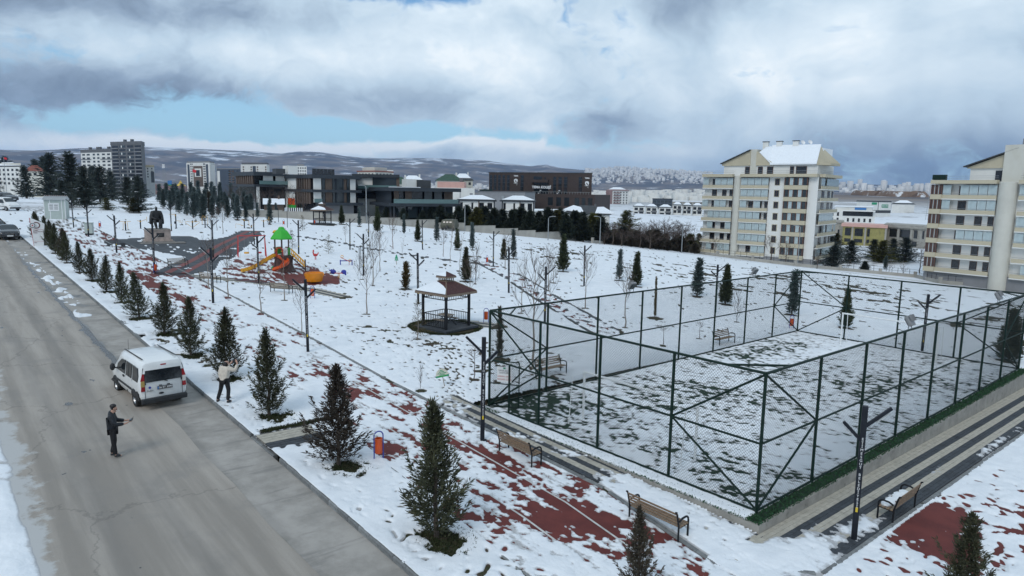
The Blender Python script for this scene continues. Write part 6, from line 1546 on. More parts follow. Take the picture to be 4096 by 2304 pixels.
for (a, z0, z1, nm, m_) in ((1.30, -.1, .16, 'step', 'stone_grey'), (1.13, .16, .34, 'base_moulding', 'pink_stone'), (1.0, .34, h_ - .22, 'die', 'pink_stone'), (1.08, h_ - .22, h_ - .14, 'cornice', 'pink_stone'), (.97, h_ - .14, h_, 'cap', 'stone_grey')):
    MB().box((0, 0, (z0 + z1) / 2), (w_ * a, w_ * a * .82, z1 - z0)).build(nm, m_, pd, bevel=.03)
MB().box((w_ * .04, -w_ * .41 - .02, h_ * .56), (27 * sc_, .04, 16 * sc_)).build('plaque', 'plate_black', pd, bevel=.01)
for k in range(4): ubox('print_line', 'stone_grey', pd, (w_ * .04, -w_ * .41 - .043, h_ * .56 + .15 - k * .09), ((.62, .5, .56, .3)[k], .006, .022))
MB().box((.25, -w_ * .62, -.02), (w_ * 1.9, w_ * .5, .14)).build('paved_step', 'stone_grey', pd, bevel=.02)

# ------------------------------------------------------------------ vehicles (front towards local +y)
def wheel(parent, x, y, r_, w_=.2, detail=True):
    t_ = MB(); prof = [(r_ * .62, -w_ / 2), (r_ * .93, -w_ / 2), (r_, -w_ * .38), (r_, w_ * .38), (r_ * .93, w_ / 2), (r_ * .62, w_ / 2)]
    t_.lathe(prof, 22, cap=False); o = t_.build('wheel', 'tyre', parent, smooth=True); o.location = (x, y, r_); o.rotation_euler = (0, R(90), 0)
    sg = 1 if x > 0 else -1
    ri = MB().lathe([(.0001, sg * w_ * .22), (r_ * .2, sg * w_ * .26), (r_ * .55, sg * w_ * .18), (r_ * .64, sg * w_ * .42)], 18, cap=False).build('rim', 'rim', o, smooth=True)
    if detail:
        for k in range(6):
            a = k * math.pi / 3; ubox('rim_gap', 'black_plastic', o, (r_ * .42 * math.cos(a), r_ * .42 * math.sin(a), sg * w_ * .235), (r_ * .10, r_ * .10, .02), a)
    return o
def hull(parent, st, m_, name='body'):
    """stations: y, bottom z, waist z, waist half width, roof z, roof half width"""
    rings = []
    for (y, zb, zw, ww, zr, wr) in st:
        h = [(0, zb), (ww * .86, zb), (ww * .97, zb + (zw - zb) * .25), (ww, zb + (zw - zb) * .7), (ww * .985, zw), ((ww * .35 + wr * .65), zw + (zr - zw) * .68), (wr, zw + (zr - zw) * .90), (wr * .86, zr - .005), (wr * .45, zr + .015), (0, zr + .02)]
        rings.append([(x, y, z) for x, z in h] + [(-x, y, z) for x, z in reversed(h[1:-1])])
    return MB().loft(rings).build(name, m_, parent, smooth=True)
# the white van by the kerb
vp = (roadpt(547, 1622) + roadpt(719, 1597)) / 2; vh = roadpt(478, 1560) - roadpt(547, 1622); VY = math.atan2(vh.y, vh.x) - math.pi / 2
van = thing('parked_van', 'white compact van with black bumpers and dark tailgate window, parked by the kerb', 'van', vp, VY); van.scale = (1.06,) * 3
dy0 = 1.33              # rear axle sits at local y = 0; body runs from -0.78 to 3.40
S_ = [(-.76, .42, 1.02, .80, 1.66, .66), (-.72, .34, 1.02, .835, 1.78, .69), (-.45, .32, 1.02, .85, 1.84, .71), (.6, .30, 1.02, .855, 1.87, .72), (1.6, .30, 1.02, .855, 1.86, .715), (2.05, .30, 1.02, .855, 1.80, .69), (2.4, .30, 1.02, .85, 1.56, .66), (2.78, .30, 1.01, .84, 1.16, .66), (3.15, .30, .90, .80, .99, .62), (3.36, .34, .70, .70, .78, .55)]
hull(van, S_, 'car_white')
def xs(z): return np.interp(z, [.3, .5, 1.02, 1.60, 1.80], [.80, .853, .848, .785, .72])
def side(poly, sg, m_, nm, off=.012, parent=van):
    out = [(sg * (xs(z) + off), y, z) for y, z in poly]; inn = [(sg * (xs(z) - .02), y, z) for y, z in poly]; n = len(poly)
    return MB().add(out + inn, [tuple(range(n)), tuple(range(2 * n - 1, n - 1, -1))] + [(i, n + i, n + (i + 1) % n, (i + 1) % n) for i in range(n)]).build(nm, m_, parent)
def ry_(z): return np.interp(z, [.3, 1.02, 1.66, 1.80], [-.765, -.775, -.735, -.66])
def rear(poly, m_, nm, off=.014, parent=van):
    out = [(x, ry_(z) - off, z) for x, z in poly]; inn = [(x, ry_(z) + .03, z) for x, z in poly]; n = len(poly)
    return MB().add(out + inn, [tuple(range(n)), tuple(range(2 * n - 1, n - 1, -1))] + [(i, n + i, n + (i + 1) % n, (i + 1) % n) for i in range(n)]).build(nm, m_, parent)
for sg in (-1, 1):
    for poly in ([(-.50, 1.06), (-.54, 1.30), (-.42, 1.58), (.12, 1.60), (.12, 1.06)], [(.26, 1.06), (.26, 1.60), (.98, 1.60), (.98, 1.06)], [(1.12, 1.06), (1.12, 1.60), (1.62, 1.57), (2.12, 1.30), (2.22, 1.06)]):
        ws_ = side(poly, sg, 'glass_dark', 'side_window'); ws_.name = 'side_window'
    side([(.60, 1.06), (.60, 1.60), (.635, 1.60), (.635, 1.06)], sg, 'black_plastic', 'window_bar', .018)
    side([(.30, .60), (.30, .67), (2.25, .67), (2.25, .60)], sg, 'black_plastic', 'side_moulding', .02)
    side([(-.60, .34), (-.60, .62), (-.42, .70), (-.30, .62), (-.30, .34)], sg, 'black_plastic', 'bumper_corner', .022)
    for ys in (1.05, .19, 2.26): side([(ys, .36), (ys, 1.04), (ys + .012, 1.04), (ys + .012, .36)], sg, 'black_plastic', 'door_seam', .004)
    side([(1.18, .93), (1.18, 1.0), (1.36, 1.0), (1.36, .93)], sg, 'black_plastic', 'door_handle', .03)
    for yw in (0., 2.56):
        arc_ = [(yw + .40 * math.cos(k * math.pi / 10), .31 + .40 * math.sin(k * math.pi / 10)) for k in range(11)]
        arc_ = [(y, max(.3, z)) for y, z in arc_]; side(arc_, sg, 'black_plastic', 'wheel_arch', .008)
        wheel(van, sg * .745, yw, .315)
    MB().tube([(sg * .86, 2.0, 1.14), (sg * .98, 2.0, 1.16)], .03, 6).build('mirror_arm', 'black_plastic', van)
    MB().ball((sg * 1.05, 2.02, 1.20), (.10, .07, .15), 10, 8).build('mirror', 'black_plastic', van, smooth=True)
    MB().box((sg * .60, .75, 1.885), (.05, 2.3, .012)).build('roof_strip', 'black_plastic', van)
    rear([(sg * .62, .98), (sg * .62, 1.62), (sg * .70, 1.62), (sg * .80, 1.0)], 'black_plastic', 'rear_pillar', .010)
    for (z0, z1, m_) in ((1.14, 1.40, 'red_lens'), (.92, 1.14, 'clear_lens' if sg > 0 else 'amber_lens'), (.74, .92, 'red_lens')):
        rear([(sg * .67, z0), (sg * .67, z1), (sg * (.735 if z1 > 1.3 else .79), z1), (sg * .80, z0)], m_, 'tail_lamp', .022)
rear([(-.66, 1.06), (-.62, 1.60), (.62, 1.60), (.66, 1.06)], 'glass_dark', 'tailgate_window', .016)
rear([(-.66, .44), (-.66, .455), (.66, .455), (.66, .44)], 'black_plastic', 'tailgate_seam', .004)
for sg in (-1, 1): rear([(sg * .655, .44), (sg * .655, 1.06), (sg * .667, 1.06), (sg * .667, .44)], 'black_plastic', 'tailgate_seam', .004)
MB().box((0, -.80, .35), (1.62, .17, .2)).build('rear_bumper', 'black_plastic', van, bevel=.04)
MB().box((.02, -.745, 1.68), (.2, .05, .05)).build('brake_lamp', 'red_lens', van, bevel=.01)
np_ = MB().box((.03, -.80, .80), (.54, .012, .125)).build('number_plate', 'plate_black', van); text('06 ET 2490', .103, 'letter_white', np_, (.052, -.808, .80), (R(90), 0, 0), extr=.003, bold=.002)
ubox('plate_band', 'bus_blue', np_, (-.215, -.807, .80), (.04, .004, .11))
for x_ in (-.12, .16): MB().box((x_, -.795, .895), (.10, .03, .03)).build('plate_light', 'black_plastic', van)
rear([(-.10 + .09 * math.cos(k * math.pi / 8), .58 + .036 * math.sin(k * math.pi / 8)) for k in range(16)], 'black_plastic', 'tailgate_handle', .02)
bdg = MB().lathe([(.0001, 0), (.045, 0), (.045, .02), (.0001, .02)], 16).build('badge', 'blue_paint', van); bdg.location = (-.50, -.79, .86); bdg.rotation_euler = (R(90), 0, 0)
text('Doblo', .085, 'letter_dark', van, (-.49, -.795, .73), (R(90), 0, 0), extr=.003)
MB().tube([(.02, -.80, 1.06), (.14, -.80, 1.02)], .014, 6).build('wiper', 'black_plastic', van)
MB().tube([(-.45, 1.98, 1.82), (-.47, 1.86, 2.25)], .006, 5).build('aerial', 'black_metal', van)
rear_in = MB().add([(-.58, 2.42, 1.52), (.58, 2.42, 1.52), (.62, 2.74, 1.20), (-.62, 2.74, 1.20)], [(0, 1, 2, 3)])
side([(2.30, .30), (2.30, .55), (3.0, .50), (3.30, .36)], -1, 'black_plastic', 'front_bumper', .02)

# parked cars up the road
def make_car(name, label, loc, rz, m_, kind='sedan', sc=1.0, plate=False):
    c = thing(name, label, 'car' if kind != 'van' else 'van', loc, rz); c.scale = (sc,) * 3
    if kind == 'van': st = [(-2.1, .40, 1.0, .80, 1.55, .66), (-2.0, .3, 1.02, .85, 1.82, .70), (0, .28, 1.02, .86, 1.88, .72), (.55, .28, 1.02, .86, 1.82, .70), (1.15, .28, 1.0, .85, 1.25, .66), (1.75, .28, .9, .82, 1.02, .6), (2.1, .34, .7, .72, .80, .55)]
    else: st = [(-2.3, .42, .80, .70, .98, .62), (-2.15, .28, .86, .84, 1.02, .70), (-1.45, .22, .88, .90, 1.10, .66), (-.9, .2, .88, .91, 1.38, .58), (-.1, .2, .88, .92, 1.46, .60), (.45, .2, .88, .92, 1.40, .60), (1.1, .2, .88, .91, 1.0, .68), (1.9, .22, .80, .88, .90, .66), (2.28, .26, .66, .80, .78, .58), (2.36, .34, .58, .70, .66, .5)]
    hull(c, st, m_)
    top = 1.5 if kind == 'van' else 1.27
    for sg in (-1, 1):
        for yw in ((-1.35, 1.35)): wheel(c, sg * .78, yw, .32, .2, False)
        if kind == 'van':
            for y0, y1 in ((-1.9, -1.0), (-.9, -.1), (0, .75)): MB().add([(sg * .86, y0, 1.08), (sg * .86, y1 + (.3 if y1 > .5 else 0), 1.08), (sg * .77, y1 - .05, 1.6), (sg * .77, y0 + .05, 1.6)], [(0, 1, 2, 3)]).build('side_window', 'glass_dark', c)
            MB().box((sg * .855, -.05, .62), (.02, 2.4, .07)).build('side_moulding', 'black_plastic', c)
            for k in range(2): MB().box((sg * .865, -.2 - k * .14, .95), (.02, .08, .12)).build('door_handle', 'black_plastic', c)
        else:
            for y0, y1, a, b_ in ((-1.15, -.25, .12, 0), (-.18, .9, 0, .38)): MB().add([(sg * .915, y0, .92), (sg * .915, y1, .92), (sg * .70, y1 - b_, 1.33), (sg * .70, y0 + a, 1.33)], [(0, 1, 2, 3)]).build('side_window', 'glass_dark', c)
        MB().ball((sg * 1.0, .62 if kind != 'van' else .9, 1.0), (.1, .07, .08), 8, 6).build('mirror', m_, c, smooth=True)
        MB().ball((sg * .62, 2.16 if kind != 'van' else 1.95, .68 if kind != 'van' else .78), (.20, .12, .085), 10, 6).build('headlight', 'clear_lens', c, smooth=True)
    if kind != 'van':
        MB().add([(-.62, .50, 1.40), (.62, .50, 1.40), (.74, 1.12, 1.02), (-.74, 1.12, 1.02)], [(3, 2, 1, 0)]).build('windscreen', 'glass_tint', c)
        gr = MB().box((0, 2.345, .60), (.85, .06, .22)).build('grille', 'black_plastic', c, bevel=.03)
        for k in range(4): ubox('grille_bar', 'chrome', c, (0, 2.38, .53 + k * .05), (.80, .02, .012))
        MB().box((0, 2.32, .33), (1.5, .1, .14)).build('bumper', 'black_plastic', c, bevel=.03)
        ubox('number_plate', 'plate_white', c, (0, 2.40, .40), (.52, .015, .115))
    else:
        MB().add([(-.62, .66, 1.76), (.62, .66, 1.76), (.72, 1.2, 1.26), (-.72, 1.2, 1.26)], [(3, 2, 1, 0)]).build('windscreen', 'glass_tint', c)
        MB().box((0, 2.06, .42), (1.5, .12, .2)).build('bumper', 'black_plastic', c, bevel=.03)
    return c
def carpt(px, py): 
    p = roadpt(px, py); return p
HD = math.atan2(-E1[1], -E1[0]) - math.pi / 2
p = carpt(42, 962); make_car('parked_car', 'dark grey saloon car with chrome grille, nose towards the park totem', p + Vector((*(E1 * 2.6), .085)), HD, 'car_dark', sc=1.15)
p2 = p + Vector((*(E1 * 9.3), .3)) + Vector((*(E2 * -.7), 0)); make_car('parked_car', 'dark saloon car parked directly behind the grey saloon', p2, HD + .03, 'car_dark', sc=1.12)
p = at(22, 842); make_car('parked_van', 'white combi van parked across the end of the juniper row', p, math.atan2(-.35, 1) - math.pi / 2, 'car_white', 'van', 1.25)
p = at(20, 806); make_car('parked_car', 'black saloon car parked behind the white combi van', p, math.atan2(-.45, 1) - math.pi / 2, 'car_dark', sc=1.35)
p = at(150, 787); make_car('parked_car', 'blue-grey saloon car beside the cedar grove', p, math.atan2(.1, -1) - math.pi / 2, 'car_grey', sc=1.35)
# ------------------------------------------------------------------ buildings
def foot(px, depth): d = ray(px, 800); return Vector((d.x / d.y * depth, depth))
def zpx(px, py, depth): return atd(px, py, depth).z
class Bld:
    """a building whose visible front runs A -> B -> ... (photo column, depth); panels are set out along those fronts"""
    def __init__(s, name, label, pts, py_base, deep=12., group=None, cat='building'):
        s.P = [foot(*p) for p in pts]; s.pts = pts
        zb = zpx(pts[0][0], py_base, pts[0][1]); s.zb = zb
        s.g = min(min(terr(p.x, p.y) for p in s.P) - 1.0, zb - .5)
        s.root = thing(name, label, cat, (s.P[0].x, s.P[0].y, zb), 0, group)
        o = s.P[0]; s.L = [p - o for p in s.P]
        a, b = s.L[0], s.L[-1]; n = ((s.P[0] + s.P[-1]) / 2).normalized()      # the flanks run away from the viewer
        s.n = n; s.deep = deep
        s.plan = s.L + [b + n * deep, a + n * deep]
    def z(s, py, i=0): return zpx(s.pts[i][0], py, s.pts[i][1]) - s.zb
    def grow(s, e):
        c = sum((Vector(p) for p in s.plan), Vector((0, 0))) / len(s.plan)
        return [tuple(p + (p - c).normalized() * e * 1.3) for p in s.plan]
    def solid(s, nm, m_, z0, z1, e=0., plan=None):
        pl_ = [tuple(p) for p in s.plan] if plan is None else plan
        pl_ = s.grow(e) if (e and plan is None) else pl_
        # counter-clockwise
        ar = sum(pl_[i][0] * pl_[(i + 1) % len(pl_)][1] - pl_[(i + 1) % len(pl_)][0] * pl_[i][1] for i in range(len(pl_)))
        if ar < 0: pl_ = pl_[::-1]
        return MB().prism(pl_, z0, z1).build(nm, m_, s.root)
    def frame(s, i=0, j=None):
        a = s.L[i]; b = s.L[i + 1 if j is None else j]; d = b - a; L = d.length; d = d / L; out = Vector((d.y, -d.x)); out = out if out.y < 0 else -out
        rz = math.atan2(d.y, d.x)
        def panel(nm, m_, f0, f1, z0, z1, off=.05, th=.12, parent=None):
            c = a + d * L * (f0 + f1) / 2 + out * off
            return ubox(nm, m_, parent or s.root, (c.x, c.y, (z0 + z1) / 2), (abs(f1 - f0) * L, th, z1 - z0), rz)
        def pt(f, off=0.): c = a + d * L * f + out * off; return c
        panel.L = L; panel.pt = pt; panel.rz = rz
        return panel
    def grid(s, i, nf, nc, z0, z1, m_='shadow_glass', wf=.5, hf=.5, f0=.03, f1=.97, skip=(), nm='window', off=.03):
        pn = s.frame(i)
        for a in range(nf):
            for c in range(nc):
                if (a, c) in skip: continue
                w = (f1 - f0) / nc; h = (z1 - z0) / nf; x = f0 + (c + .5) * w; zz = z0 + (a + .5) * h
                pn(nm, m_, x - w * wf / 2, x + w * wf / 2, zz - h * hf / 2, zz + h * hf / 2, off)
def roof_hip(b, z0, z1, m_, snow=None, e=.6, nm='roof'):
    pl_ = b.grow(e); c = sum((Vector(p) for p in pl_), Vector((0, 0))) / len(pl_); n = len(pl_)
    mb = MB(); mb.loft([[(p[0], p[1], z0) for p in pl_], [(p[0], p[1], z0 + .15) for p in pl_], [(c.x + (p[0] - c.x) * .28, c.y + (p[1] - c.y) * .28, z1) for p in pl_]])
    r_ = mb.build(nm, m_, b.root)
    if snow:
        mb = MB(); mb.loft([[(c.x + (p[0] - c.x) * .97, c.y + (p[1] - c.y) * .97, z0 + .2) for p in pl_], [(c.x + (p[0] - c.x) * .30, c.y + (p[1] - c.y) * .30, z1 + .1) for p in pl_]]); mb.build('roof_snow', 'snow_solid', b.root)
    return r_

# --- far towers
b = Bld('tower_block', 'white and charcoal apartment tower beside the dark grey tower', [(336, 680), (458, 650)], 742, 18); H = b.z(612)
b.solid('wall', 'wall_white', b.g - b.zb, H); b.solid('parapet', 'wall_grey', H, H + 3.2, .3); pn = b.frame(0)
for k in range(11):
    z0 = H - 3.35 * (k + 1)
    for f0, f1 in ((.05, .14), (.20, .30), (.70, .79), (.86, .95)): pn('window', 'shadow_glass', f0, f1, z0 + .7, z0 + 2.2, .05)
    for f0 in (.40, .54): pn('window', 'glass_tint', f0, f0 + .07, z0 + .6, z0 + 2.3, .05)
    if k % 3 == 1:
        pn('balcony', 'wall_grey', .0, .34, z0 + .0, z0 + .6, .3, .6); pn('balcony', 'wall_grey', .65, 1.0, z0, z0 + .6, .3, .6)
    if k > 3: pn('charcoal_panel', 'wall_grey', .0, .02, z0, z0 + 3.3, .1)
for f in (.2, .45, .52, .8): b_ = pn('roof_vent', 'wall_grey', f, f + .05, H + 3.2, H + 5.4, -3., 2.)
b = Bld('tower_block', 'tall dark grey apartment tower with banded balconies', [(457, 610), (578, 590), (590, 606)], 742, 16); H = b.z(580)
b.solid('wall', 'wall_grey', b.g - b.zb, H); b.solid('parapet', 'wall_grey', H, H + 2.6, .3); pn = b.frame(0)
for k in range(12):
    z0 = H - 3.05 * (k + 1)
    for f0, f1 in ((.04, .24), (.79, .98)): pn('window', 'shadow_glass', f0, f1, z0 + .35, z0 + 2.2, .06); pn('balcony', 'wall_midgrey', f0 - .01, f1 + .01, z0 - .45, z0 + .25, .3, .6)
    for f0, f1 in ((.28, .48), (.54, .74)):
        pn('window', 'shadow_glass' if (k + (f0 > .5)) % 2 else 'glass_tint', f0, f1, z0 + .5, z0 + 2.3, .06)
        if (k + (f0 > .5)) % 2 == 0: pn('mullion', 'wall_white', f0 + .06, f0 + .09, z0 + .5, z0 + 2.3, .1)
for f in (.35, .58): pn('roof_vent', 'wall_grey', f, f + .05, H + 2.6, H + 4.6, -3., 2.)
b = Bld('annex_block', 'small white block tucked behind the dark grey tower', [(588, 640), (624, 640)], 740, 12); H = b.z(660); b.solid('wall', 'wall_white', b.g - b.zb, H); b.solid('parapet', 'band_cream', H - 2, H, .2); b.frame(0)('dark_panel', 'wall_grey', .6, .95, H - 16, H - 6); b.grid(0, 4, 2, H - 12, H - 2, wf=.25)
b = Bld('tower_block', 'white apartment tower with a square dark central frame', [(752, 880), (845, 850), (866, 880)], 752, 22); H = b.z(652)
b.solid('wall', 'wall_white', b.g - b.zb, H); pn = b.frame(0); b.solid('parapet', 'wall_midgrey', H, H + 2, -.5)
pn('blue_strip', 'wall_blue', .05, .14, 2, H - 2, .1); pn('blue_strip', 'wall_blue', .84, .93, 2, H - 2, .1); pn('dark_panel', 'cladding_brown', .30, .70, 2, H - 4, .1); pn('white_frame', 'wall_white', .36, .64, H * .45, H - 7, .25); pn('central_glazing', 'shadow_glass', .42, .58, H * .48, H - 9, .4)
for k in range(10):
    z0 = H - 3.0 * (k + 1)
    for f0 in (.18, .24, .73, .78): pn('window', 'shadow_glass', f0, f0 + .035, z0 + .4, z0 + 2.2)
p2 = b.frame(1)
for k in range(10): p2('balcony', 'cladding_brown', .05, .95, H - 3.0 * (k + 1), H - 3.0 * (k + 1) + 1.6, .2)
b = Bld('office_block', 'blue-grey mid-rise block beside the square-framed tower', [(872, 830), (966, 800)], 750, 20); H = b.z(677); b.solid('wall', 'wall_blue', b.g - b.zb, H); b.solid('parapet', 'wall_midgrey', H, H + 1.2, .2); pn = b.frame(0); pn('white_pier', 'wall_white', .02, .13, 0, H - 2, .1); b.grid(0, 7, 3, 2, H - 1, 'glass_tint', .6, .5, .45, .95); b.grid(0, 6, 2, 2, H - 1, 'cladding_brown', .7, .6, .5, .75)
b = Bld('tower_block', 'white and dark twin-framed tower rising behind the long slate-roofed building', [(968, 930), (1072, 910), (1082, 925)], 752, 22); H = b.z(658); b.solid('wall', 'wall_white', b.g - b.zb, H); b.solid('parapet', 'wall_grey', H, H + 2.5, -1.); pn = b.frame(0)
pn('dark_band', 'wall_blue', .46, .58, 0, H - 2, .1)
for f in (.2, .72): pn('white_frame', 'wall_white', f - .02, f + .16, 0, H - 6, .3); pn('central_glazing', 'shadow_glass', f + .02, f + .12, 0, H - 10, .45)
for k in range(6):
    for f in (.08, .38, .62, .93): pn('window', 'cladding_brown', f, f + .05, H - 4.5 - 3.2 * k, H - 2.5 - 3.2 * k)
# far-left houses
b = Bld('apartment_house', 'white low apartment house with snowy roof at the top of the road', [(-20, 420), (108, 400)], 735, 14); H = b.z(668); b.solid('wall', 'wall_white', b.g - b.zb, H); roof_hip(b, H, H + 2.6, 'roof_dark', True); b.grid(0, 4, 7, H - 11, H - .5, wf=.45, hf=.5); b.solid('top_storey', 'wall_cream', H, H + 2.2, -4.)
b = Bld('house', 'low house with brown hipped roof above the cedars', [(112, 330), (186, 330)], 735, 12); H = b.z(684); b.solid('wall', 'wall_cream', b.g - b.zb, H); roof_hip(b, H, H + 2.8, 'roof_red'); b.grid(0, 1, 3, H - 2.6, H - .3)
p = at(140, 775); wt_ = thing('water_tank', 'pale cylindrical water tank with snow on its rim among the cedars', 'tank', p); k_ = p.y / FOC
MB().lathe([(38 * k_, -1), (38 * k_, 80 * k_)], 28).build('shell', 'concrete_wall', wt_, smooth=True); MB().lathe([(40 * k_, 80 * k_), (40 * k_, 84 * k_), (.1, 87 * k_)], 28).build('roof_snow', 'snow_solid', wt_, smooth=True)
for k in range(6): MB().lathe([(38.3 * k_, 12 * k * k_), (38.3 * k_, (12 * k + .7) * k_)], 28, cap=False).build('band', 'stone_grey', wt_)

# --- long slate-roofed school building, three wings
def slab_wing(label, pts, py_base, deep, floors, group='wings of the slate-roofed building'):
    b = Bld('school_wing', label, pts, py_base, deep, group); return b
b = slab_wing('slate-roofed wing with two white panels and slatted screens, partly hidden by a tree', [(946, 205), (1020, 190), (1150, 196)], 800, 16, 2)
z1, z2, z3 = b.z(702, 1), b.z(741, 1), b.z(790, 1)
b.solid('core', 'shadow_glass', b.g - b.zb, z1, -.8); b.solid('roof_slab', 'slab_slate', z1, z1 + 1.05, .9); b.solid('floor_slab', 'slab_slate', z2 - .4, z2 + .25, .8)
pn = b.frame(0)
for k in range(9): pn('screen_fin', 'cladding_brown', .06 + k * .105, .10 + k * .105, z2, z1, .1, .3)
pn = b.frame(1); pn('white_panel', 'wall_white', .26, .56, z2 + .3, z1, .1); pn('white_panel', 'wall_white', .64, .94, z2 + .3, z1, .1); pn('glass_rail', 'balcony_glass', .1, 1, z2 + .3, z2 + 1.3, 1.2, .06); pn('white_pier', 'wall_white', .04, .14, b.g - b.zb, z2 - .4, .2)
b = slab_wing('slate-roofed main wing with white walls, three overhanging slabs and timber screens', [(1140, 198), (1252, 180), (1438, 188)], 822, 22, 3)
z0_, z1, z2, z3 = b.z(816, 1), b.z(764, 1), b.z(713, 1), b.z(700, 1)
b.solid('core', 'shadow_glass', b.g - b.zb, z2, -.6)
b.solid('roof_slab', 'slab_slate', z2, z2 + 1.0, .9); b.solid('floor_slab', 'slab_slate', z1 - .3, z1 + .4, .8)
pn = b.frame(0); pn('white_panel', 'wall_white', .04, .46, z1 + .4, z2, .15); pn('white_panel', 'wall_white', .04, .40, z0_ - 1.5, z1 - .3, .15); mu = pn('mural', 'orange_paint', .14, .40, z0_ - 1.2, z0_ + 1.2, .22, .05); pn('mural', 'panel_green', .12, .44, z0_ - 1.5, z0_ - .6, .24, .05)
for k in range(6): pn('screen_fin', 'cladding_brown', .50 + k * .08, .535 + k * .08, z1 + .4, z2, .15, .35); pn('screen_fin', 'cladding_brown', .50 + k * .08, .535 + k * .08, z0_, z1 - .3, .15, .35)
pn = b.frame(1)
for za, zc in ((z1 + .4, z2), (z0_ + .4, z1 - .3)):
    pn('white_panel', 'wall_white', .01, .17, za, zc, .15); pn('white_panel', 'wall_white', .79, .91, za, zc, .15)
    for f0, f1, m_ in ((.19, .25, 'glass_tint'), (.26, .40, 'cladding_brown'), (.41, .46, 'glass_tint'), (.50, .63, 'glass_tint'), (.64, .71, 'cladding_brown'), (.72, .78, 'glass_tint')): pn('glazing', m_, f0, f1, za, zc, .1)
    for f in (.47, .63): pn('mullion', 'slab_slate', f, f + .02, za, zc, .2)
pn('ground_slab', 'slab_slate', .06, 1.02, z0_ - .35, z0_ + .4, .8, 2.2); pn('louvre_screen', 'wall_midgrey', .25, .86, z0_ - 4, z0_ - .4, .2); pn('glass_rail', 'balcony_glass', .0, .16, z0_ + .4, z0_ + 1.4, 1., .06)
for k in range(6): pn('roof_solar_panel', 'shadow_glass', .12 + k * .08, .185 + k * .08, z2 + 1.0, z2 + 2.6, -4, .5)
pn('roof_vent_house', 'wall_white', -.35, -.15, z2 + 1.0, z2 + 3.2, -7, 4); pn('roof_hatch', 'roof_dark', -.6, -.42, z2 + 1, z2 + 2.3, -6, 3)
b = slab_wing('glass link block with balconies right of the main slate-roofed wing', [(1420, 205), (1590, 205)], 838, 14, 3)
z2 = b.z(708); z1 = b.z(750); b.solid('core', 'wall_white', b.g - b.zb, z2, -.3); b.solid('roof_slab', 'slab_slate', z2, z2 + .9, .8); pn = b.frame(0); pn('glazing', 'glass_tint', .42, .98, z1, z2, .1); pn('floor_slab', 'slab_slate', .0, 1.0, z1 - 1, z1 - .3, .6, 1.2); pn('glass_rail', 'balcony_glass', 0, 1, z1 - .3, z1 + .8, 1.1, .06); pn('dark_glazing', 'shadow_glass', .02, .66, b.z(793), z1 - 1, .2); pn('cladding', 'cladding_brown', .98, 1.05, z1, z2, .1); pn('door', 'shadow_glass', .48, .6, b.z(850), b.z(808), .1)
b = slab_wing('lower dark glazed wing with a long balcony above the hedge', [(1505, 192), (1568, 178), (1820, 186)], 860, 20, 2)
z0_, z1 = b.z(817, 1), b.z(764, 1); b.solid('core', 'shadow_glass', b.g - b.zb, z1, -.6); b.solid('roof_slab', 'slab_slate', z1, z1 + .95, 1.6); b.solid('floor_slab', 'slab_slate', z0_ - .5, z0_ + .3, 1.4)
pn = b.frame(1); pn('glass_rail', 'balcony_glass', .0, 1.02, z0_ + .3, z0_ + 1.4, 1.5, .06); pn('roof_edge_snow', 'snow_solid', -.05, .42, z1 + .95, z1 + 1.12, .6, 1.2)
for f0, f1, m_ in ((.03, .1, 'cladding_brown'), (.2, .3, 'cladding_brown'), (.50, .62, 'glass_tint'), (.66, .78, 'glass_tint'), (.82, .96, 'cladding_brown')): pn('glazing', m_, f0, f1, z0_ + .3, z1, .1)
for f in (.0, .44, .80, .985): pn('column', 'slab_slate', f, f + .025, b.g - b.zb, z0_, .9, .4)
for k in range(5): pn('lower_glazing', 'glass_tint', .05 + k * .19, .2 + k * .19, z0_ - 3.5, z0_ - .6, .1)
pn = b.frame(0); pn('dark_wall', 'slab_slate', .02, .98, b.g - b.zb, z1, .1)
pn = b.frame(1); pn('roof_vent_house', 'wall_white', .30, .46, z1 + .9, z1 + 3.2, -6, 4); pn('roof_ridge', 'roof_dark', .46, .68, z1 + .9, z1 + 3.0, -6, 5)
# --- houses behind
b = Bld('apartment_house', 'cream apartment house with red roof edge behind the slate-roofed building', [(1432, 520), (1500, 505), (1572, 520)], 745, 16); H = b.z(688); b.solid('wall', 'wall_cream', b.g - b.zb, H); b.solid('roof_edge', 'roof_red', H, H + .9, .6); b.solid('top_storey', 'wall_cream', H + .9, H + 3.6, -4); b.grid(0, 2, 5, H - 6, H - .4); b.grid(1, 2, 5, H - 6, H - .4)
b = Bld('apartment_house', 'grey-white apartment house right of the cream one', [(1530, 620), (1574, 620)], 745, 14); H = b.z(680); b.solid('wall', 'wall_white', b.g - b.zb, H); b.grid(0, 4, 4, H - 11, H - .5); b.solid('parapet', 'wall_midgrey', H, H + .8, .2)
b = Bld('tower_block', 'small white block with flat roof on the skyline behind the solar panels', [(1182, 700), (1230, 700)], 745, 14); H = b.z(664); b.solid('wall', 'wall_white', b.g - b.zb, H); b.grid(0, 5, 5, H - 15, H - .5); b.solid('roof_room', 'wall_midgrey', H, H + 2, -3)
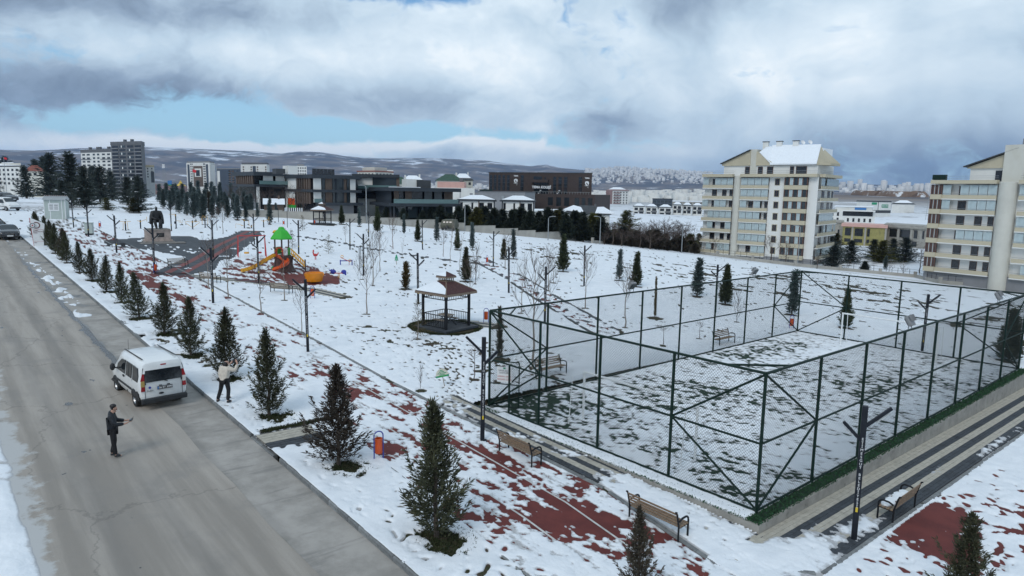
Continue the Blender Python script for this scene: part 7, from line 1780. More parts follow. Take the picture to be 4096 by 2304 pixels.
for lab, x0, x1, yt, dep, rm in (('green-tiled house with patchy snow left of the pink-walled building', 1545, 1640, 735, 300, 'roof_greentile'), ('snow-roofed house behind the lower dark wing', 1600, 1700, 726, 360, 'roof_dark'), ('green-tiled house with chimneys above the pink wall', 1745, 1850, 722, 330, 'roof_greentile'), ('cream gabled house with snowy roof left of the brown school', 1810, 1890, 720, 340, 'roof_dark')):
    b = Bld('house', lab, [(x0, dep), (x1, dep)], 775, 12); H = b.z(yt); b.solid('wall', 'wall_cream', b.g - b.zb, H); roof_hip(b, H, H + 3.2, rm, rm == 'roof_dark'); b.grid(0, 2, 4, H - 5.6, H - .3); pn = b.frame(0); pn('chimney', 'wall_white', .7, .76, H + 1, H + 4, -5, .9)
b = Bld('warehouse', 'blank white building with a salmon pink upper wall', [(1745, 245), (1898, 245)], 862, 18); H = b.z(750); b.solid('wall', 'wall_white', b.g - b.zb, H); b.solid('upper_wall', 'wall_pink', H, b.z(726), -1.2, plan=[tuple(b.frame(0).pt(f, o)) for f, o in ((.02, -1), (.72, -1), (.72, -12), (.02, -12))]); pn = b.frame(0); pn('pipe', 'wall_midgrey', .62, .63, 2, H - 1, .1); pn('roof_unit', 'wall_grey', .58, .66, b.z(726), b.z(710), -5, 2.); pn('wall_lamp', 'band_cream', .9, .915, H * .55, H * .62, .1)
# --- brown school
b = Bld('school_building', 'dark brown brick school with tall windows and white crests', [(1955, 330), (2365, 312)], 832, 30); zt, zm = b.z(691), b.z(771)
b.solid('upper_wall', 'wall_brown', zm, zt); b.solid('parapet', 'roof_dark', zt, zt + .35, .25); pn = b.frame(0)
X = lambda x: (1800 + x / 2.516 - 1955) / 410.; ZZ = lambda y: b.z(500 + y / 2.516)
for x0, x1 in ((397, 425), (440, 470), (487, 512), (533, 558), (580, 607), (720, 750), (1048, 1078), (1100, 1132), (1155, 1187), (1297, 1328)):
    w_ = pn('tall_window', 'glass_dark', X(x0), X(x1), ZZ(655 if x0 < 1000 or x0 > 1200 else 682), ZZ(503 if x0 < 1000 else 516), .06)
    for k in range(3): pn('transom', 'slab_slate', X(x0), X(x1), ZZ(540 + k * 36) - .1, ZZ(540 + k * 36) + .1, .12)
pn('canopy', 'wall_brown', X(838), X(1006), ZZ(572), ZZ(545), .9, 1.8)
for x0, x1, y0, y1 in ((852, 886, 545, 512), (888, 935, 543, 514), (962, 975, 545, 520), (856, 1000, 608, 572), (858, 1000, 684, 632)): pn('window', 'glass_dark', X(x0), X(x1), ZZ(y0), ZZ(y1), .06)
for k in range(5): pn('mullion', 'wall_brown', X(878 + k * 26), X(882 + k * 26), ZZ(608), ZZ(572), .14)
pn('sign_band', 'wall_brown', X(856), X(1002), ZZ(631), ZZ(609), .3, .5)
tp = pn.pt((X(875) + X(1000)) / 2, .75); text('TEMA KOLEJİ', 1.55, 'letter_white', b.root, (tp.x, tp.y, (ZZ(630) + ZZ(608)) / 2), (R(90), 0, pn.rz), extr=.05, bold=.06)
def crest(cx, top, bot):
    c = pn.pt(X(cx), .14); k_ = abs(ZZ(0) - ZZ(1))
    prof = [(-19, 545 - 502), (0, 538 - 502), (19, 545 - 502), (20, 562 - 502), (14, 575 - 502), (0, 588 - 502), (-14, 575 - 502), (-20, 562 - 502)]
    mb = slabxz([(p[0] * k_, -p[1] * k_) for p in prof][::-1], -.12, 0); o = mb.build('crest', 'letter_white', b.root, (c.x, c.y, ZZ(top) ), pn.rz)
    mb = slabxz([(p[0] * k_, p[1] * k_) for p in ((-9, -54), (-3, -52), (6, -60), (9, -72), (3, -80), (0, -70), (-6, -62))], -.2, -.1); mb.build('crest_figure', 'wall_brown', o)
    text('TEMA', 19 * k_, 'letter_white', b.root, (c.x, c.y - .05, ZZ(top + 8)), (R(90), 0, pn.rz), extr=.04, bold=.03)
    for k, wd in enumerate(('Education', 'for', 'Life')): text(wd, 12 * k_, 'letter_white', b.root, (c.x + (k * .5), c.y - .05, ZZ(top + 80 + k * 16)), (R(90), 0, pn.rz), extr=.03)
crest(672, 502, 630); crest(1377, 518, 640)
pd2 = [tuple(pn.pt(f, o)) for f, o in ((X(850), 2.5), (X(1468), 2.5), (X(1468), -28), (X(850), -28))]
b.solid('podium', 'wall_brown', b.g - b.zb, zm, plan=pd2)
for x0, x1, y0 in ((1017, 1065, 790), (1100, 1145, 795), (1177, 1225, 795), (1277, 1320, 820), (1345, 1380, 800), (1405, 1445, 800)): pn('podium_window', 'glass_dark', X(x0), X(x1), ZZ(y0), ZZ(714), 2.56)
pn('terrace_rail', 'galvanised', X(860), X(1420), zm + .9, zm + 1.0, 2.2, .05)
for k in range(22): pn('rail_post', 'galvanised', X(860 + k * 26), X(862 + k * 26), zm, zm + .95, 2.2, .05)
for xx, hh in ((932, 646), (1118, 646)):
    for k in range(3): pn('snow_stair', 'letter_white', X(xx - 18 + k * 8), X(xx - 8 + k * 10), ZZ(680 - k * 14), ZZ(674 - k * 14), 2.0, .3)
pn('entrance', 'shadow_glass', X(855), X(892), ZZ(745), ZZ(706), 2.58); pn('mast', 'galvanised', X(529), X(530.5), zt, ZZ(392), -3, .15)
b = Bld('school_annex', 'windowless dark grey annex with curved corner beside the brown school', [(1914, 300), (2100, 285), (2140, 292)], 862, 20); H = b.z(767); b.solid('wall', 'wall_midgrey', b.g - b.zb, H); MATS['wall_midgrey']; b.solid('parapet', 'wall_grey', H, H + .4, .15); pn = b.frame(0); pn('window', 'glass_dark', .80, .92, H - 4.5, H - 2.2); pn('vent', 'galvanised', .52, .57, H - 3, H - 1.5, .2, .4); pn('railing', 'fence_green', .0, .3, H + .4, H + 1.1, -.5, .05)
# --- villas
def villa(label, x0, x1, yt, yb, dep, wall='wall_white', snow=True, cols=3):
    b = Bld('villa', label, [(x0, dep), (x1, dep - 4)], yb, 10, 'white villas with black trim'); H = b.z(yt); b.solid('wall', wall, b.g - b.zb, H); pn = b.frame(0)
    b.solid('eaves', 'slab_slate', H, H + .35, .7); roof_hip(b, H + .36, H + 1.9, 'roof_dark', snow, .5)
    for f in (.0, .965): pn('corner_trim', 'slab_slate', f, f + .035, b.g - b.zb, H, .08)
    pn('string_course', 'slab_slate', 0, 1, H - 3.3, H - 3.05, .1)
    for f0, f1 in ((.05, .12), (.36, .41), (.58, .70), (.80, .93)): pn('window', 'shadow_glass', f0, f1, H - 2.6, H - .5, .06); pn('window', 'shadow_glass', f0, f1, H - 6.0, H - 3.9, .06)
    pn('timber_trim', 'cladding_brown', .55, .575, b.g - b.zb, H, .12); pn('chimney', 'wall_midgrey', .2, .26, H + 1., H + 2.6, -4, .8)
    return b
villa('white villa with black trim and snowy hipped roof, nearer the slate-roofed wing', 1834, 1980, 803, 880, 232)
villa('white villa with black trim and snowy hipped roof, nearer the brown school podium', 2008, 2138, 806, 880, 228)
b = Bld('garage_block', 'long low white block with flat snow roof in front of the brown school', [(2138, 250), (2300, 250)], 880, 16); H = b.z(845); b.solid('wall', 'wall_white', b.g - b.zb, H); b.solid('roof_snow', 'snow_solid', H, H + .5, .3); b.grid(0, 1, 4, H - 2.4, H - .4, wf=.3)
b = Bld('villa', 'single-storey white house with dark hipped roof half covered in snow', [(2255, 215), (2440, 215)], 905, 13); H = b.z(856); b.solid('wall', 'wall_white', b.g - b.zb, H); roof_hip(b, H, H + 2.6, 'roof_dark'); pn = b.frame(0)
c_ = sum((Vector(p) for p in b.grow(.6)), Vector((0, 0))) / 4
for pts_ in ([(-8.0, -5.4), (-1.5, -6.9), (-2.2, -4.0), (-4.5, -3.0)], [(2.0, -6.9), (8.2, -7.2), (5.0, -3.6), (3.0, -3.8)]): MB().loft([[(c_.x + x, c_.y + y, H + .25 + (7.2 + y) * .55) for x, y in pts_], [(c_.x + x, c_.y + y, H + .45 + (7.2 + y) * .55) for x, y in pts_]]).build('roof_snow', 'snow_solid', b.root)
b.grid(0, 1, 5, H - 2.6, H - .4, wf=.3); pn('chimney', 'wall_grey', .70, .74, H + 1, H + 3.2, -4, .8)
# --- mid-distance blocks
b = Bld('apartment_block', 'rose and white apartment block standing alone beyond the hedge', [(2424, 830), (2450, 815), (2514, 825)], 852, 20); H = b.z(762); b.solid('wall', 'wall_white', b.g - b.zb, H); roof_hip(b, H, H + 4, 'wall_rose', True, .8); pn = b.frame(0); pn('rose_bay', 'wall_rose', .05, .95, 0, H, .4, .8)
for i in (0, 1):
    for k in range(8): b.frame(i)('balcony', 'wall_rose', .05, .45, H - 3.1 * (k + 1), H - 3.1 * (k + 1) + 1.1, .6, 1.2)
b.grid(0, 8, 3, H - 25, H - .5, wf=.5); b.grid(1, 8, 5, H - 25, H - .5, wf=.35)
b = Bld('office_block', 'dark glazed block above the row of townhouses', [(2610, 640), (2690, 640)], 830, 18); H = b.z(797); b.solid('wall', 'wall_blue', b.g - b.zb, H); b.grid(0, 2, 5, 1, H - .5, 'glass_tint', .8, .7); b.solid('parapet', 'roof_dark', H, H + .8, .3)
b = Bld('shed_block', 'grey low industrial block with snowy flat roof beyond the townhouses', [(2690, 700), (2815, 700)], 822, 30); H = b.z(806); b.solid('wall', 'wall_raw', b.g - b.zb, H); b.solid('roof_snow', 'snow_solid', H, H + .8, .3); b.grid(0, 1, 6, 1, H - .5)
for i, (x0, x1, yt) in enumerate(((2534, 2580, 826), (2584, 2632, 828), (2636, 2690, 830), (2692, 2730, 820), (2732, 2768, 822), (2770, 2812, 824))):
    b = Bld('townhouse', ORD[i] + ' townhouse along the terrace, counted from the lone rose apartment block', [(x0, 520), (x1, 515)], 862, 12, 'terrace of townhouses'); H = b.z(yt); b.solid('wall', 'wall_white', b.g - b.zb, H); roof_hip(b, H, H + 2.2, 'roof_dark', True, .4); pn = b.frame(0)
    for z_ in (H - 2.7, H - 5.8):
        pn('window', 'shadow_glass', .12, .42, z_, z_ + 2.0); pn('window', 'shadow_glass', .55, .90, z_, z_ + 2.0)
    pn('balcony', 'wall_grey', .5, .95, H - 3.6, H - 2.9, .6, 1.2)
# --- right background
b = Bld('apartment_house', 'white three-storey building with a covered roof terrace between the cream blocks', [(3322, 345), (3506, 335)], 890, 16); H = b.z(840); b.solid('wall', 'wall_white', b.g - b.zb, H); pn = b.frame(0)
for f in (.05, .17, .40, .52, .64, .76, .88): pn('window', 'shadow_glass', f, f + .045, H * .12, H * .4, .06)
for f in (.05, .17): pn('window', 'shadow_glass', f, f + .045, H * .55, H * .85, .06)
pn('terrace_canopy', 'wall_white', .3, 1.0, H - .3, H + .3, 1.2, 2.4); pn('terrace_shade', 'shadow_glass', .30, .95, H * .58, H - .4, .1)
b.solid('roof_room', 'wall_white', H, b.z(826), plan=[tuple(pn.pt(f, o)) for f, o in ((.12, -1), (.92, -1), (.92, -12), (.12, -12))]); b.solid('roof_snow', 'snow_solid', b.z(826), b.z(822), plan=[tuple(pn.pt(f, o)) for f, o in ((.10, -.5), (.94, -.5), (.94, -12.5), (.10, -12.5))]); pn('blue_mural', 'bus_blue', .55, .8, H + .4, b.z(828), -.9)
b = Bld('shop_building', 'white box-shaped shop with dark outline and teal sign', [(3428, 500), (3514, 480), (3566, 486)], 848, 25); H = b.z(806); b.solid('wall', 'wall_white', b.g - b.zb, H); b.solid('roof_edge', 'roof_dark', H, H + .7, .2); pn = b.frame(1); pn('edge', 'roof_dark', 0, .03, 0, H, .1); pn('sign', 'sign_green', .28, .78, H * .50, H * .78, .12); pn('base_strip', 'roof_dark', 0, 1, 0, H * .25, .1); tp = pn.pt(.53, .3); text('BELLONA', 1.5, 'letter_white', b.root, (tp.x, tp.y, H * .64), (R(90), 0, pn.rz), extr=.05); b.frame(0)('sign', 'sign_green', .72, .95, H * .75, H * .95, .12); b.frame(0)('base_strip', 'roof_dark', 0, 1, 0, H * .25, .1)
b = Bld('house', 'snow-roofed dark-trimmed house beyond the roundabout', [(3570, 560), (3660, 560)], 832, 12); H = b.z(816); b.solid('wall', 'wall_white', b.g - b.zb, H); roof_hip(b, H, H + 3, 'roof_dark', True)
b = Bld('unfinished_house', 'unfinished olive-rendered house with empty openings', [(3381, 232), (3556, 222)], 968, 14); H = b.z(905); b.solid('wall', 'wall_olive', b.g - b.zb, H); b.solid('roof_edge', 'wall_pink', H, H + .9, .5); pn = b.frame(0)
for f0, f1 in ((.06, .20), (.29, .48), (.58, .64)): pn('opening', 'shadow_glass', f0, f1, H - 3.0, H - .5, .06); pn('opening', 'shadow_glass', f0, f1, .2, H - 4, .06)
for f in (.22, .52, .98): pn('concrete_frame', 'wall_raw', f, f + .04, b.g - b.zb, H, .12)
b = Bld('unfinished_house', 'unfinished raw concrete house with empty openings', [(3556, 226), (3722, 212)], 978, 14); H = b.z(908); b.solid('wall', 'wall_raw', b.g - b.zb, H); b.solid('roof_slab', 'wall_raw', H, H + 1.0, .6); pn = b.frame(0)
for f0, f1 in ((.10, .28), (.36, .60), (.70, .78), (.9, .94)): pn('opening', 'shadow_glass', f0, f1, H - 3.0, H - .5, .06)
for f0 in (.2, .66): pn('opening', 'shadow_glass', f0, f0 + .12, .2, H - 4, .06)
for f in (.3, .62): pn('concrete_frame', 'wall_raw', f, f + .05, b.g - b.zb, H, .18)
b = Bld('concrete_block', 'bare grey concrete block against the side of the large cream apartment building', [(3292, 245), (3382, 240)], 962, 14); H = b.z(888); b.solid('wall', 'wall_raw', b.g - b.zb, H); b.solid('roof_slab', 'wall_raw', H, H + .6, .4); b.grid(0, 1, 3, 1, H - 1, wf=.25, hf=.4)

# --- the two big cream apartment blocks
def apartment(label, pts, py_base, py_top, segs, nf, gabled, name='apartment_block', deep=16):
    b = Bld(name, label, pts, py_base, deep); H = b.z(py_top); fh = H / nf
    b.solid('wall', 'wall_white', b.g - b.zb, H, -.9); b.solid('plinth', 'wall_midgrey', b.g - b.zb, .1, .05)
    rg = random.Random(len(segs))
    for (edge, kind, f0, f1) in segs:
        pn = b.frame(edge); L = pn.L
        for k in range(nf):
            z0 = k * fh
            if kind in ('balcony', 'curved'):
                pn('balcony_parapet', 'band_cream', f0, f1, z0 + .0, z0 + .78, .55, .22); pn('balcony_slab', 'wall_white', f0, f1, z0 - .22, z0 - .01, .3, 1.0)
                pn('balcony_rail', 'galvanised', f0, f1, z0 + 1.0, z0 + 1.06, .55, .05)
                op = rg.random() < .28
                n = max(3, int((f1 - f0) * L / 1.5))
                if not op:
                    for j in range(n):
                        if rg.random() < .2: continue
                        a = f0 + (f1 - f0) * j / n; pn('glazing_panel', 'curtain_glass', a + .002, a + (f1 - f0) / n - .002, z0 + .8, z0 + fh - .3, .5, .04)
                pn('recess', 'wall_white', f0 + .005, f1 - .005, z0 + .1, z0 + fh - .3, -.55, .1)
                for fa, fb in ((.28, .42), (.62, .74), (.86, .95)):
                    a = f0 + (f1 - f0) * fa; c = f0 + (f1 - f0) * fb; w_ = pn('window', 'shadow_glass', a, c, z0 + .6, z0 + fh - .55, -.44, .08); pn('window_frame', 'frame_brown', a - .003, c + .003, z0 + .5, z0 + fh - .47, -.46, .06)
            if kind == 'column': pass
            if kind == 'plain':
                a = (f0 + f1) / 2; w_ = .55 / L; pn('window_frame', 'band_cream', a - w_ - .12 / L, a + w_ + .12 / L, z0 + .78, z0 + fh - .35, .02, .1); pn('window', 'shadow_glass', a - w_, a + w_, z0 + .9, z0 + fh - .47, .06, .1); pn('mullion', 'frame_brown', a - .04 / L, a + .04 / L, z0 + .9, z0 + fh - .47, .12, .05)
            if kind == 'bay':
                pn('bay_apron', 'band_cream', f0, f1, z0 - .2, z0 + .85, .45, 1.0); pn('bay_glass', 'glass_tint', f0 + .1 / L, f1 - .1 / L, z0 + .85, z0 + fh - .2, .35, .7)
                n = 5
                for j in range(n + 1): a = f0 + .1 / L + (f1 - f0 - .2 / L) * j / n; pn('bay_mullion', 'frame_brown', a - .12 / L, a + .12 / L, z0 + .85, z0 + fh - .2, .72, .08)
                for j in (1, 3): a = f0 + (f1 - f0) * j / n; pn('bay_curtain', 'curtain_glass', a + .05 / L, a + (f1 - f0) / n - .05 / L, z0 + .9, z0 + fh - .25, .71, .03)
        if kind == 'column':
            a = pn.pt((f0 + f1) / 2, -.2); r_ = (f1 - f0) * L / 2; MB().lathe([(r_, b.g - b.zb), (r_, H + .3)], 20, (a.x, a.y, 0)).build('stair_shaft', 'wall_cream', b.root, smooth=True)
        if kind in ('plain', 'blank'): pn('wall_face', 'wall_white', f0, f1, b.g - b.zb, H, -.15, .3)
        if kind != 'column': pn('roof_band', 'band_cream', f0, f1, H, H + .75, .65, 1.3); pn('roof_rail', 'galvanised', f0, f1, H + 1.55, H + 1.6, .6, .05); pn('roof_rail', 'galvanised', f0, f1, H + 1.15, H + 1.2, .6, .05)
    b.solid('roof_deck', 'wall_white', H - .1, H + .4, -.2)
    return b, H, fh
segs = [(0, 'balcony', .0, .285), (0, 'column', .285, .355), (0, 'balcony', .355, .60), (0, 'plain', .60, .735), (0, 'bay', .735, .925), (0, 'blank', .925, 1.0), (1, 'balcony', .05, .95)]
b, H, fh = apartment('large cream and white apartment block with glazed balconies and attic storey', [(2812, 190), (3268, 170), (3345, 184)], 1006, 708, segs, 7, True)
pn = b.frame(0); AP = lambda f, o: tuple(pn.pt(f, o))
HA = H + 3.0
b.solid('attic_wall', 'wall_white', H + .2, HA, plan=[AP(.16, -1.6), AP(.42, -1.6), AP(.42, -14), AP(.16, -14)]); b.solid('attic_wall', 'wall_white', H + .2, HA, plan=[AP(.44, -1.6), AP(.97, -1.6), AP(.97, -14), AP(.44, -14)])
for f0, f1 in ((.36, .395), (.475, .51), (.555, .60), (.75, .775), (.80, .88)): pn('attic_window', 'shadow_glass', f0, f1, H + .6, H + 2.6, -1.5, .1); pn('attic_window_frame', 'frame_brown', f0 - .004, f1 + .004, H + .5, H + 2.7, -1.54, .1)
def gable(f0, f1, o0, o1, z0, zl, zr, m_, nm):
    """wall with a sloping top, plus its roof slab"""
    pts_ = [AP(f0, o0), AP(f1, o0), AP(f1, o1), AP(f0, o1)]
    MB().prism([pts_[0], pts_[1], pts_[2], pts_[3]], z0, z0, [zl, zr, zr, zl]).build(nm, m_, b.root)
gable(.145, .40, -1.2, -14, HA, HA + .5, HA + 3.9, 'band_cream', 'gable_wall'); gable(.455, .60, -1.2, -14, HA, HA + 3.6, HA + .6, 'band_cream', 'gable_wall')
def roofplane(pts3, th, m_, nm):
    MB().loft([[tuple(p) for p in pts3], [(p[0], p[1], p[2] + th) for p in pts3]]).build(nm, m_, b.root)
def A3(f, o, z): q = AP(f, o); return (q[0], q[1], z)
roofplane([A3(.135, -.6, HA + .45), A3(.40, -.6, HA + 3.95), A3(.40, -14.6, HA + 3.95), A3(.135, -14.6, HA + .45)], .22, 'roof_dark', 'roof')
roofplane([A3(.58, -.9, HA + .1), A3(.965, -.9, HA + .1), A3(.93, -6.5, HA + 5.0), A3(.52, -6.5, HA + 5.2)], .35, 'snow_solid', 'roof_snow')
roofplane([A3(.48, -1.2, HA + 3.3), A3(.585, -1.0, HA + .4), A3(.53, -6.5, HA + 5.0), A3(.47, -6.5, HA + 5.0)], .2, 'snow_solid', 'roof_snow')
MB().prism([AP(.965, -1.0), AP(1.045, -4.0), AP(1.04, -12), AP(.93, -6.5)], HA, HA, [HA + .3, HA + .5, HA + .6, HA + 4.8]).build('gable_wall', 'band_cream', b.root)
pn('stair_head', 'wall_cream', .40, .455, H, HA + 4.2, -4, 5.)
b.solid('rear_roof', 'snow_solid', HA, HA + 4.4, plan=[AP(.46, -6.6), AP(.95, -6.6), AP(.95, -14), AP(.46, -14)])
for f in (.44, .56, .70): pn('chimney', 'wall_white', f, f + .045, HA + 3.0, HA + 6.3, -6.5, 1.); pn('chimney_cap', 'roof_dark', f - .004, f + .049, HA + 6.3, HA + 6.5, -6.5, 1.2)
for f in (.77, .83):
    q = pn.pt(f, -7); o = MB().lathe([(.05, 0), (.45, .08), (.62, .25)], 14, cap=False).build('satellite_dish', 'plate_white', b.root, smooth=True); o.location = (q.x, q.y, HA + 5.9); o.rotation_euler = (R(60), 0, .3); MB().tube([(q.x, q.y, HA + 4.6), (q.x, q.y, HA + 5.9)], .05, 5).build('dish_pole', 'galvanised', b.root)
segs = [(0, 'bay', .0, .085), (0, 'balcony', .085, .475), (0, 'column', .475, .60), (0, 'balcony', .62, 1.0)]
b, H, fh = apartment('cream and white apartment block with a bay window stack at its end corner', [(3727, 150), (4330, 128)], 1078, 735, segs, 6, False)
pn = b.frame(0); HA = H + 3.2
b.solid('attic_wall', 'wall_white', H + .2, HA, plan=[AP(.24, -1.6), AP(.98, -1.6), AP(.98, -14), AP(.24, -14)])
gable(.22, .56, -1.2, -14, HA, HA + .2, HA + 3.6, 'band_cream', 'gable_wall'); roofplane([A3(.20, -.5, HA + .25), A3(.57, -.5, HA + 3.8), A3(.57, -14.6, HA + 3.8), A3(.20, -14.6, HA + .25)], .22, 'roof_dark', 'roof')
pn('attic_window', 'shadow_glass', .42, .47, H + .6, H + 2.7, -1.5, .1); pn('stair_head', 'wall_cream', .48, .62, H, HA + 4.5, -2.5, 4.); pn('planter_screen', 'fence_green', .0, .10, H + .8, H + 1.9, .3, .8)
pn('chimney', 'wall_midgrey', .52, .56, HA + 4, HA + 6, -6, 1.); gable(.62, .98, -1.2, -14, HA, HA + 3.6, HA + .2, 'band_cream', 'gable_wall'); roofplane([A3(.61, -.5, HA + 3.8), A3(1.0, -.5, HA + .2), A3(1.0, -14.6, HA + .2), A3(.61, -14.6, HA + 3.8)], .22, 'roof_dark', 'roof')

# ------------------------------------------------------------------ walls, poles, vehicle, hut
wpts = [(940, 866, 1.7), (1130, 872, 1.8), (1290, 884, 1.9), (1440, 893, 1.9), (1520, 898, 1.9), (1600, 904, 1.8), (1740, 915, 1.8), (1860, 926, 1.7), (1980, 936, 1.7), (2070, 944, 1.7), (2140, 950, 1.6), (2240, 958, 1.2), (2330, 966, .9)]
wl = thing('stepped_wall', 'long stepped concrete boundary wall below the hedge', 'wall')
for (a, c_) in zip(wpts[:-1], wpts[1:]):
    p, q = at(a[0], a[1]), at(c_[0], c_[1]); d = q - p; L = math.hypot(d.x, d.y); m_ = (p + q) / 2; top = max(p.z, q.z) + a[2] * .72
    MB().box((m_.x, m_.y, (top + m_.z - 1.2) / 2), (L, .35, top - m_.z + 1.2), rz=math.atan2(d.y, d.x)).build('wall_panel', 'concrete_wall', wl)
    MB().box((m_.x, m_.y, top + .04), (L + .1, .45, .09), rz=math.atan2(d.y, d.x)).build('coping', 'concrete_wall', wl)
gpts = [(2370, 972), (2520, 984), (2703, 1003), (2870, 1026), (3010, 1044), (3180, 1064), (3360, 1082), (3520, 1097), (3660, 1110), (3760, 1134), (3940, 1148), (4096, 1160), (4300, 1180)]
gw = thing('garden_wall', 'low pale concrete garden wall with piers and wire posts before the apartment gardens', 'wall')
for i, (a, c_) in enumerate(zip(gpts[:-1], gpts[1:])):
    p, q = at(*a), at(*c_); d = q - p; L = math.hypot(d.x, d.y); m_ = (p + q) / 2; rz = math.atan2(d.y, d.x); sl_ = math.atan2(d.z, L)
    MB().box((m_.x, m_.y, m_.z + .15), (L, .3, 1.1), rz=rz, ry=-sl_).build('wall_panel', 'concrete_wall', gw)
    MB().box((p.x, p.y, p.z + .4), (.55, .55, 1.9), rz=rz).build('pier', 'concrete_wall', gw)
    for k in range(1, 6):
        s_ = p.lerp(q, k / 6); MB().tube([s_ + Vector((0, 0, .4)), s_ + Vector((0, 0, 1.9))], .04, 5).build('fence_post', 'lamp_metal', gw)
    for z_ in (1.2, 1.8): MB().tube([p + Vector((0, 0, z_)), q + Vector((0, 0, z_))], .02, 4).build('fence_wire', 'lamp_metal', gw)
POLES = [((2726, 1012), 897, 'in front of the far end of the large cream block', -1), ((3190, 1063), 905, 'beside the barrier at the large cream block', -1), ((3790, 1118), 930, 'in front of the bay-windowed cream block', -1), ((2192, 962), 868, 'in front of the snow-flecked hedge', 1), ((2399, 978), 868, 'near the leafless thicket', -1), ((2467, 975), 880, 'behind the leafless thicket', 1), ((1859, 926), 818, 'behind the wall by the first white villa', 1), ((1466, 895), 744, 'in front of the glass link block', -1), ((100, 700), 566, 'on the rise above the white apartment house', -1), ((875, 742), 660, 'beside the buses', -1)]
for (p0, pt_, wh, s_) in POLES:
    p = at(*p0); 
    if p.y > 320: p = atx(p0[0], 200)
    h = atd(p0[0], pt_, p.y).z - p.z; g = thing('street_light_pole', 'slim galvanised street light pole ' + wh, 'street light', p, 0, 'galvanised street light poles'); r_ = .07 + p.y * .0001
    MB().tube([(0, 0, -.3), (0, 0, h - .3), (s_ * .15, 0, h), (s_ * .9, 0, h + .15)], [r_ * 1.3, r_, r_ * .8, r_ * .6], 7).build('mast', 'galvanised', g, smooth=True); MB().box((s_ * 1.2, 0, h + .16), (.8, .28, .14)).build('lamp_head', 'galvanised', g, bevel=.03)
p = at(1780, 922); av = thing('armoured_vehicle', 'boxy drab green armoured vehicle parked against the stepped wall', 'vehicle', p + Vector((.6, -.6, 0)), math.atan2(-p.x, p.y) - .25)
MB().loft([[(-1.5, -.2, .55), (1.5, -.2, .55), (1.5, 4.2, .55), (-1.5, 4.2, .55)], [(-1.55, -.35, 1.2), (1.55, -.35, 1.2), (1.55, 4.3, 1.2), (-1.55, 4.3, 1.2)], [(-1.25, .1, 2.35), (1.25, .1, 2.35), (1.25, 4.0, 2.35), (-1.25, 4.0, 2.35)]]).build('hull', 'drab_green', av, bevel=.04)
for x_ in (-.7, .0, .7): MB().box((x_, -.13, 1.85), (.48, .08, .32), rx=-R(18)).build('window', 'glass_dark', av)
for x_ in (-1.2, 1.2):
    for y_ in (.5, 3.4): o = MB().lathe([(.2, -.16), (.5, -.16), (.5, .16), (.2, .16)], 16, cap=True).build('wheel', 'tyre', av, smooth=True); o.location = (x_, y_, .5); o.rotation_euler = (0, R(90), 0)
MB().box((0, -.4, .8), (.6, .2, .5)).build('winch', 'black_plastic', av); MB().box((0, -.45, .55), (2.6, .15, .2)).build('bumper', 'black_plastic', av)
p = at(1098, 858); hk = p.y / FOC; hu = thing('garden_hut', 'small brown timber hut with a thick snow roof in front of the slate-roofed building', 'hut', p, math.atan2(-p.x, p.y))
MB().bb(-38 * hk, 36 * hk, 0, 5, -.5, 40 * hk).build('wall', 'cladding_brown', hu); MB().xprism([(-.6, 40 * hk), (2.5, 40 * hk + .9), (5.6, 40 * hk), (5.6, 40 * hk - .1), (-.6, 40 * hk - .1)], -42 * hk, 40 * hk).build('roof', 'roof_dark', hu); MB().xprism([(-.65, 40 * hk + .06), (2.5, 40 * hk + 1.25), (5.65, 40 * hk + .06), (5.6, 40 * hk - .02), (2.5, 40 * hk + .95), (-.6, 40 * hk - .02)], -42.5 * hk, 40.5 * hk).build('roof_snow', 'snow_solid', hu)
for k in range(9): ubox('fence_paling', 'plate_white', hu, (40 * hk + k * .45, .3, .9), (.2, .06, 1.2))
ubox('window', 'shadow_glass', hu, (8 * hk, -.03, 18 * hk), (10 * hk, .08, 12 * hk)); ubox('chimney', 'cladding_brown', hu, (18 * hk, 2.4, 40 * hk + 1.4), (.4, .4, 1.0))
# play tower behind the wall
p = at(1981, 925); p = p + Vector((0, 6, 0)); pk = thing('small_play_tower', 'small play tower with blue pyramid roof peeping over the stepped wall', 'play tower', p)
kk = p.y / FOC
MB().loft([[(-14 * kk, -14 * kk, 34 * kk), (14 * kk, -14 * kk, 34 * kk), (14 * kk, 14 * kk, 34 * kk), (-14 * kk, 14 * kk, 34 * kk)], [(-1 * kk, -1 * kk, 52 * kk), (1 * kk, -1 * kk, 52 * kk), (1 * kk, 1 * kk, 52 * kk), (-1 * kk, 1 * kk, 52 * kk)]]).build('roof', 'bus_blue', pk)
for x_, y_ in ((-8, -8), (8, -8), (8, 8), (-8, 8)): MB().tube([(x_ * kk, y_ * kk, -1), (x_ * kk, y_ * kk, 36 * kk)], .1, 6).build('post', 'play_red', pk)
ubox('panel', 'sign_cream', pk, (0, -8 * kk, 20 * kk), (16 * kk, .1, 14 * kk)); ubox('panel', 'orange_paint', pk, (0, -8.4 * kk, 10 * kk), (10 * kk, .1, 8 * kk))
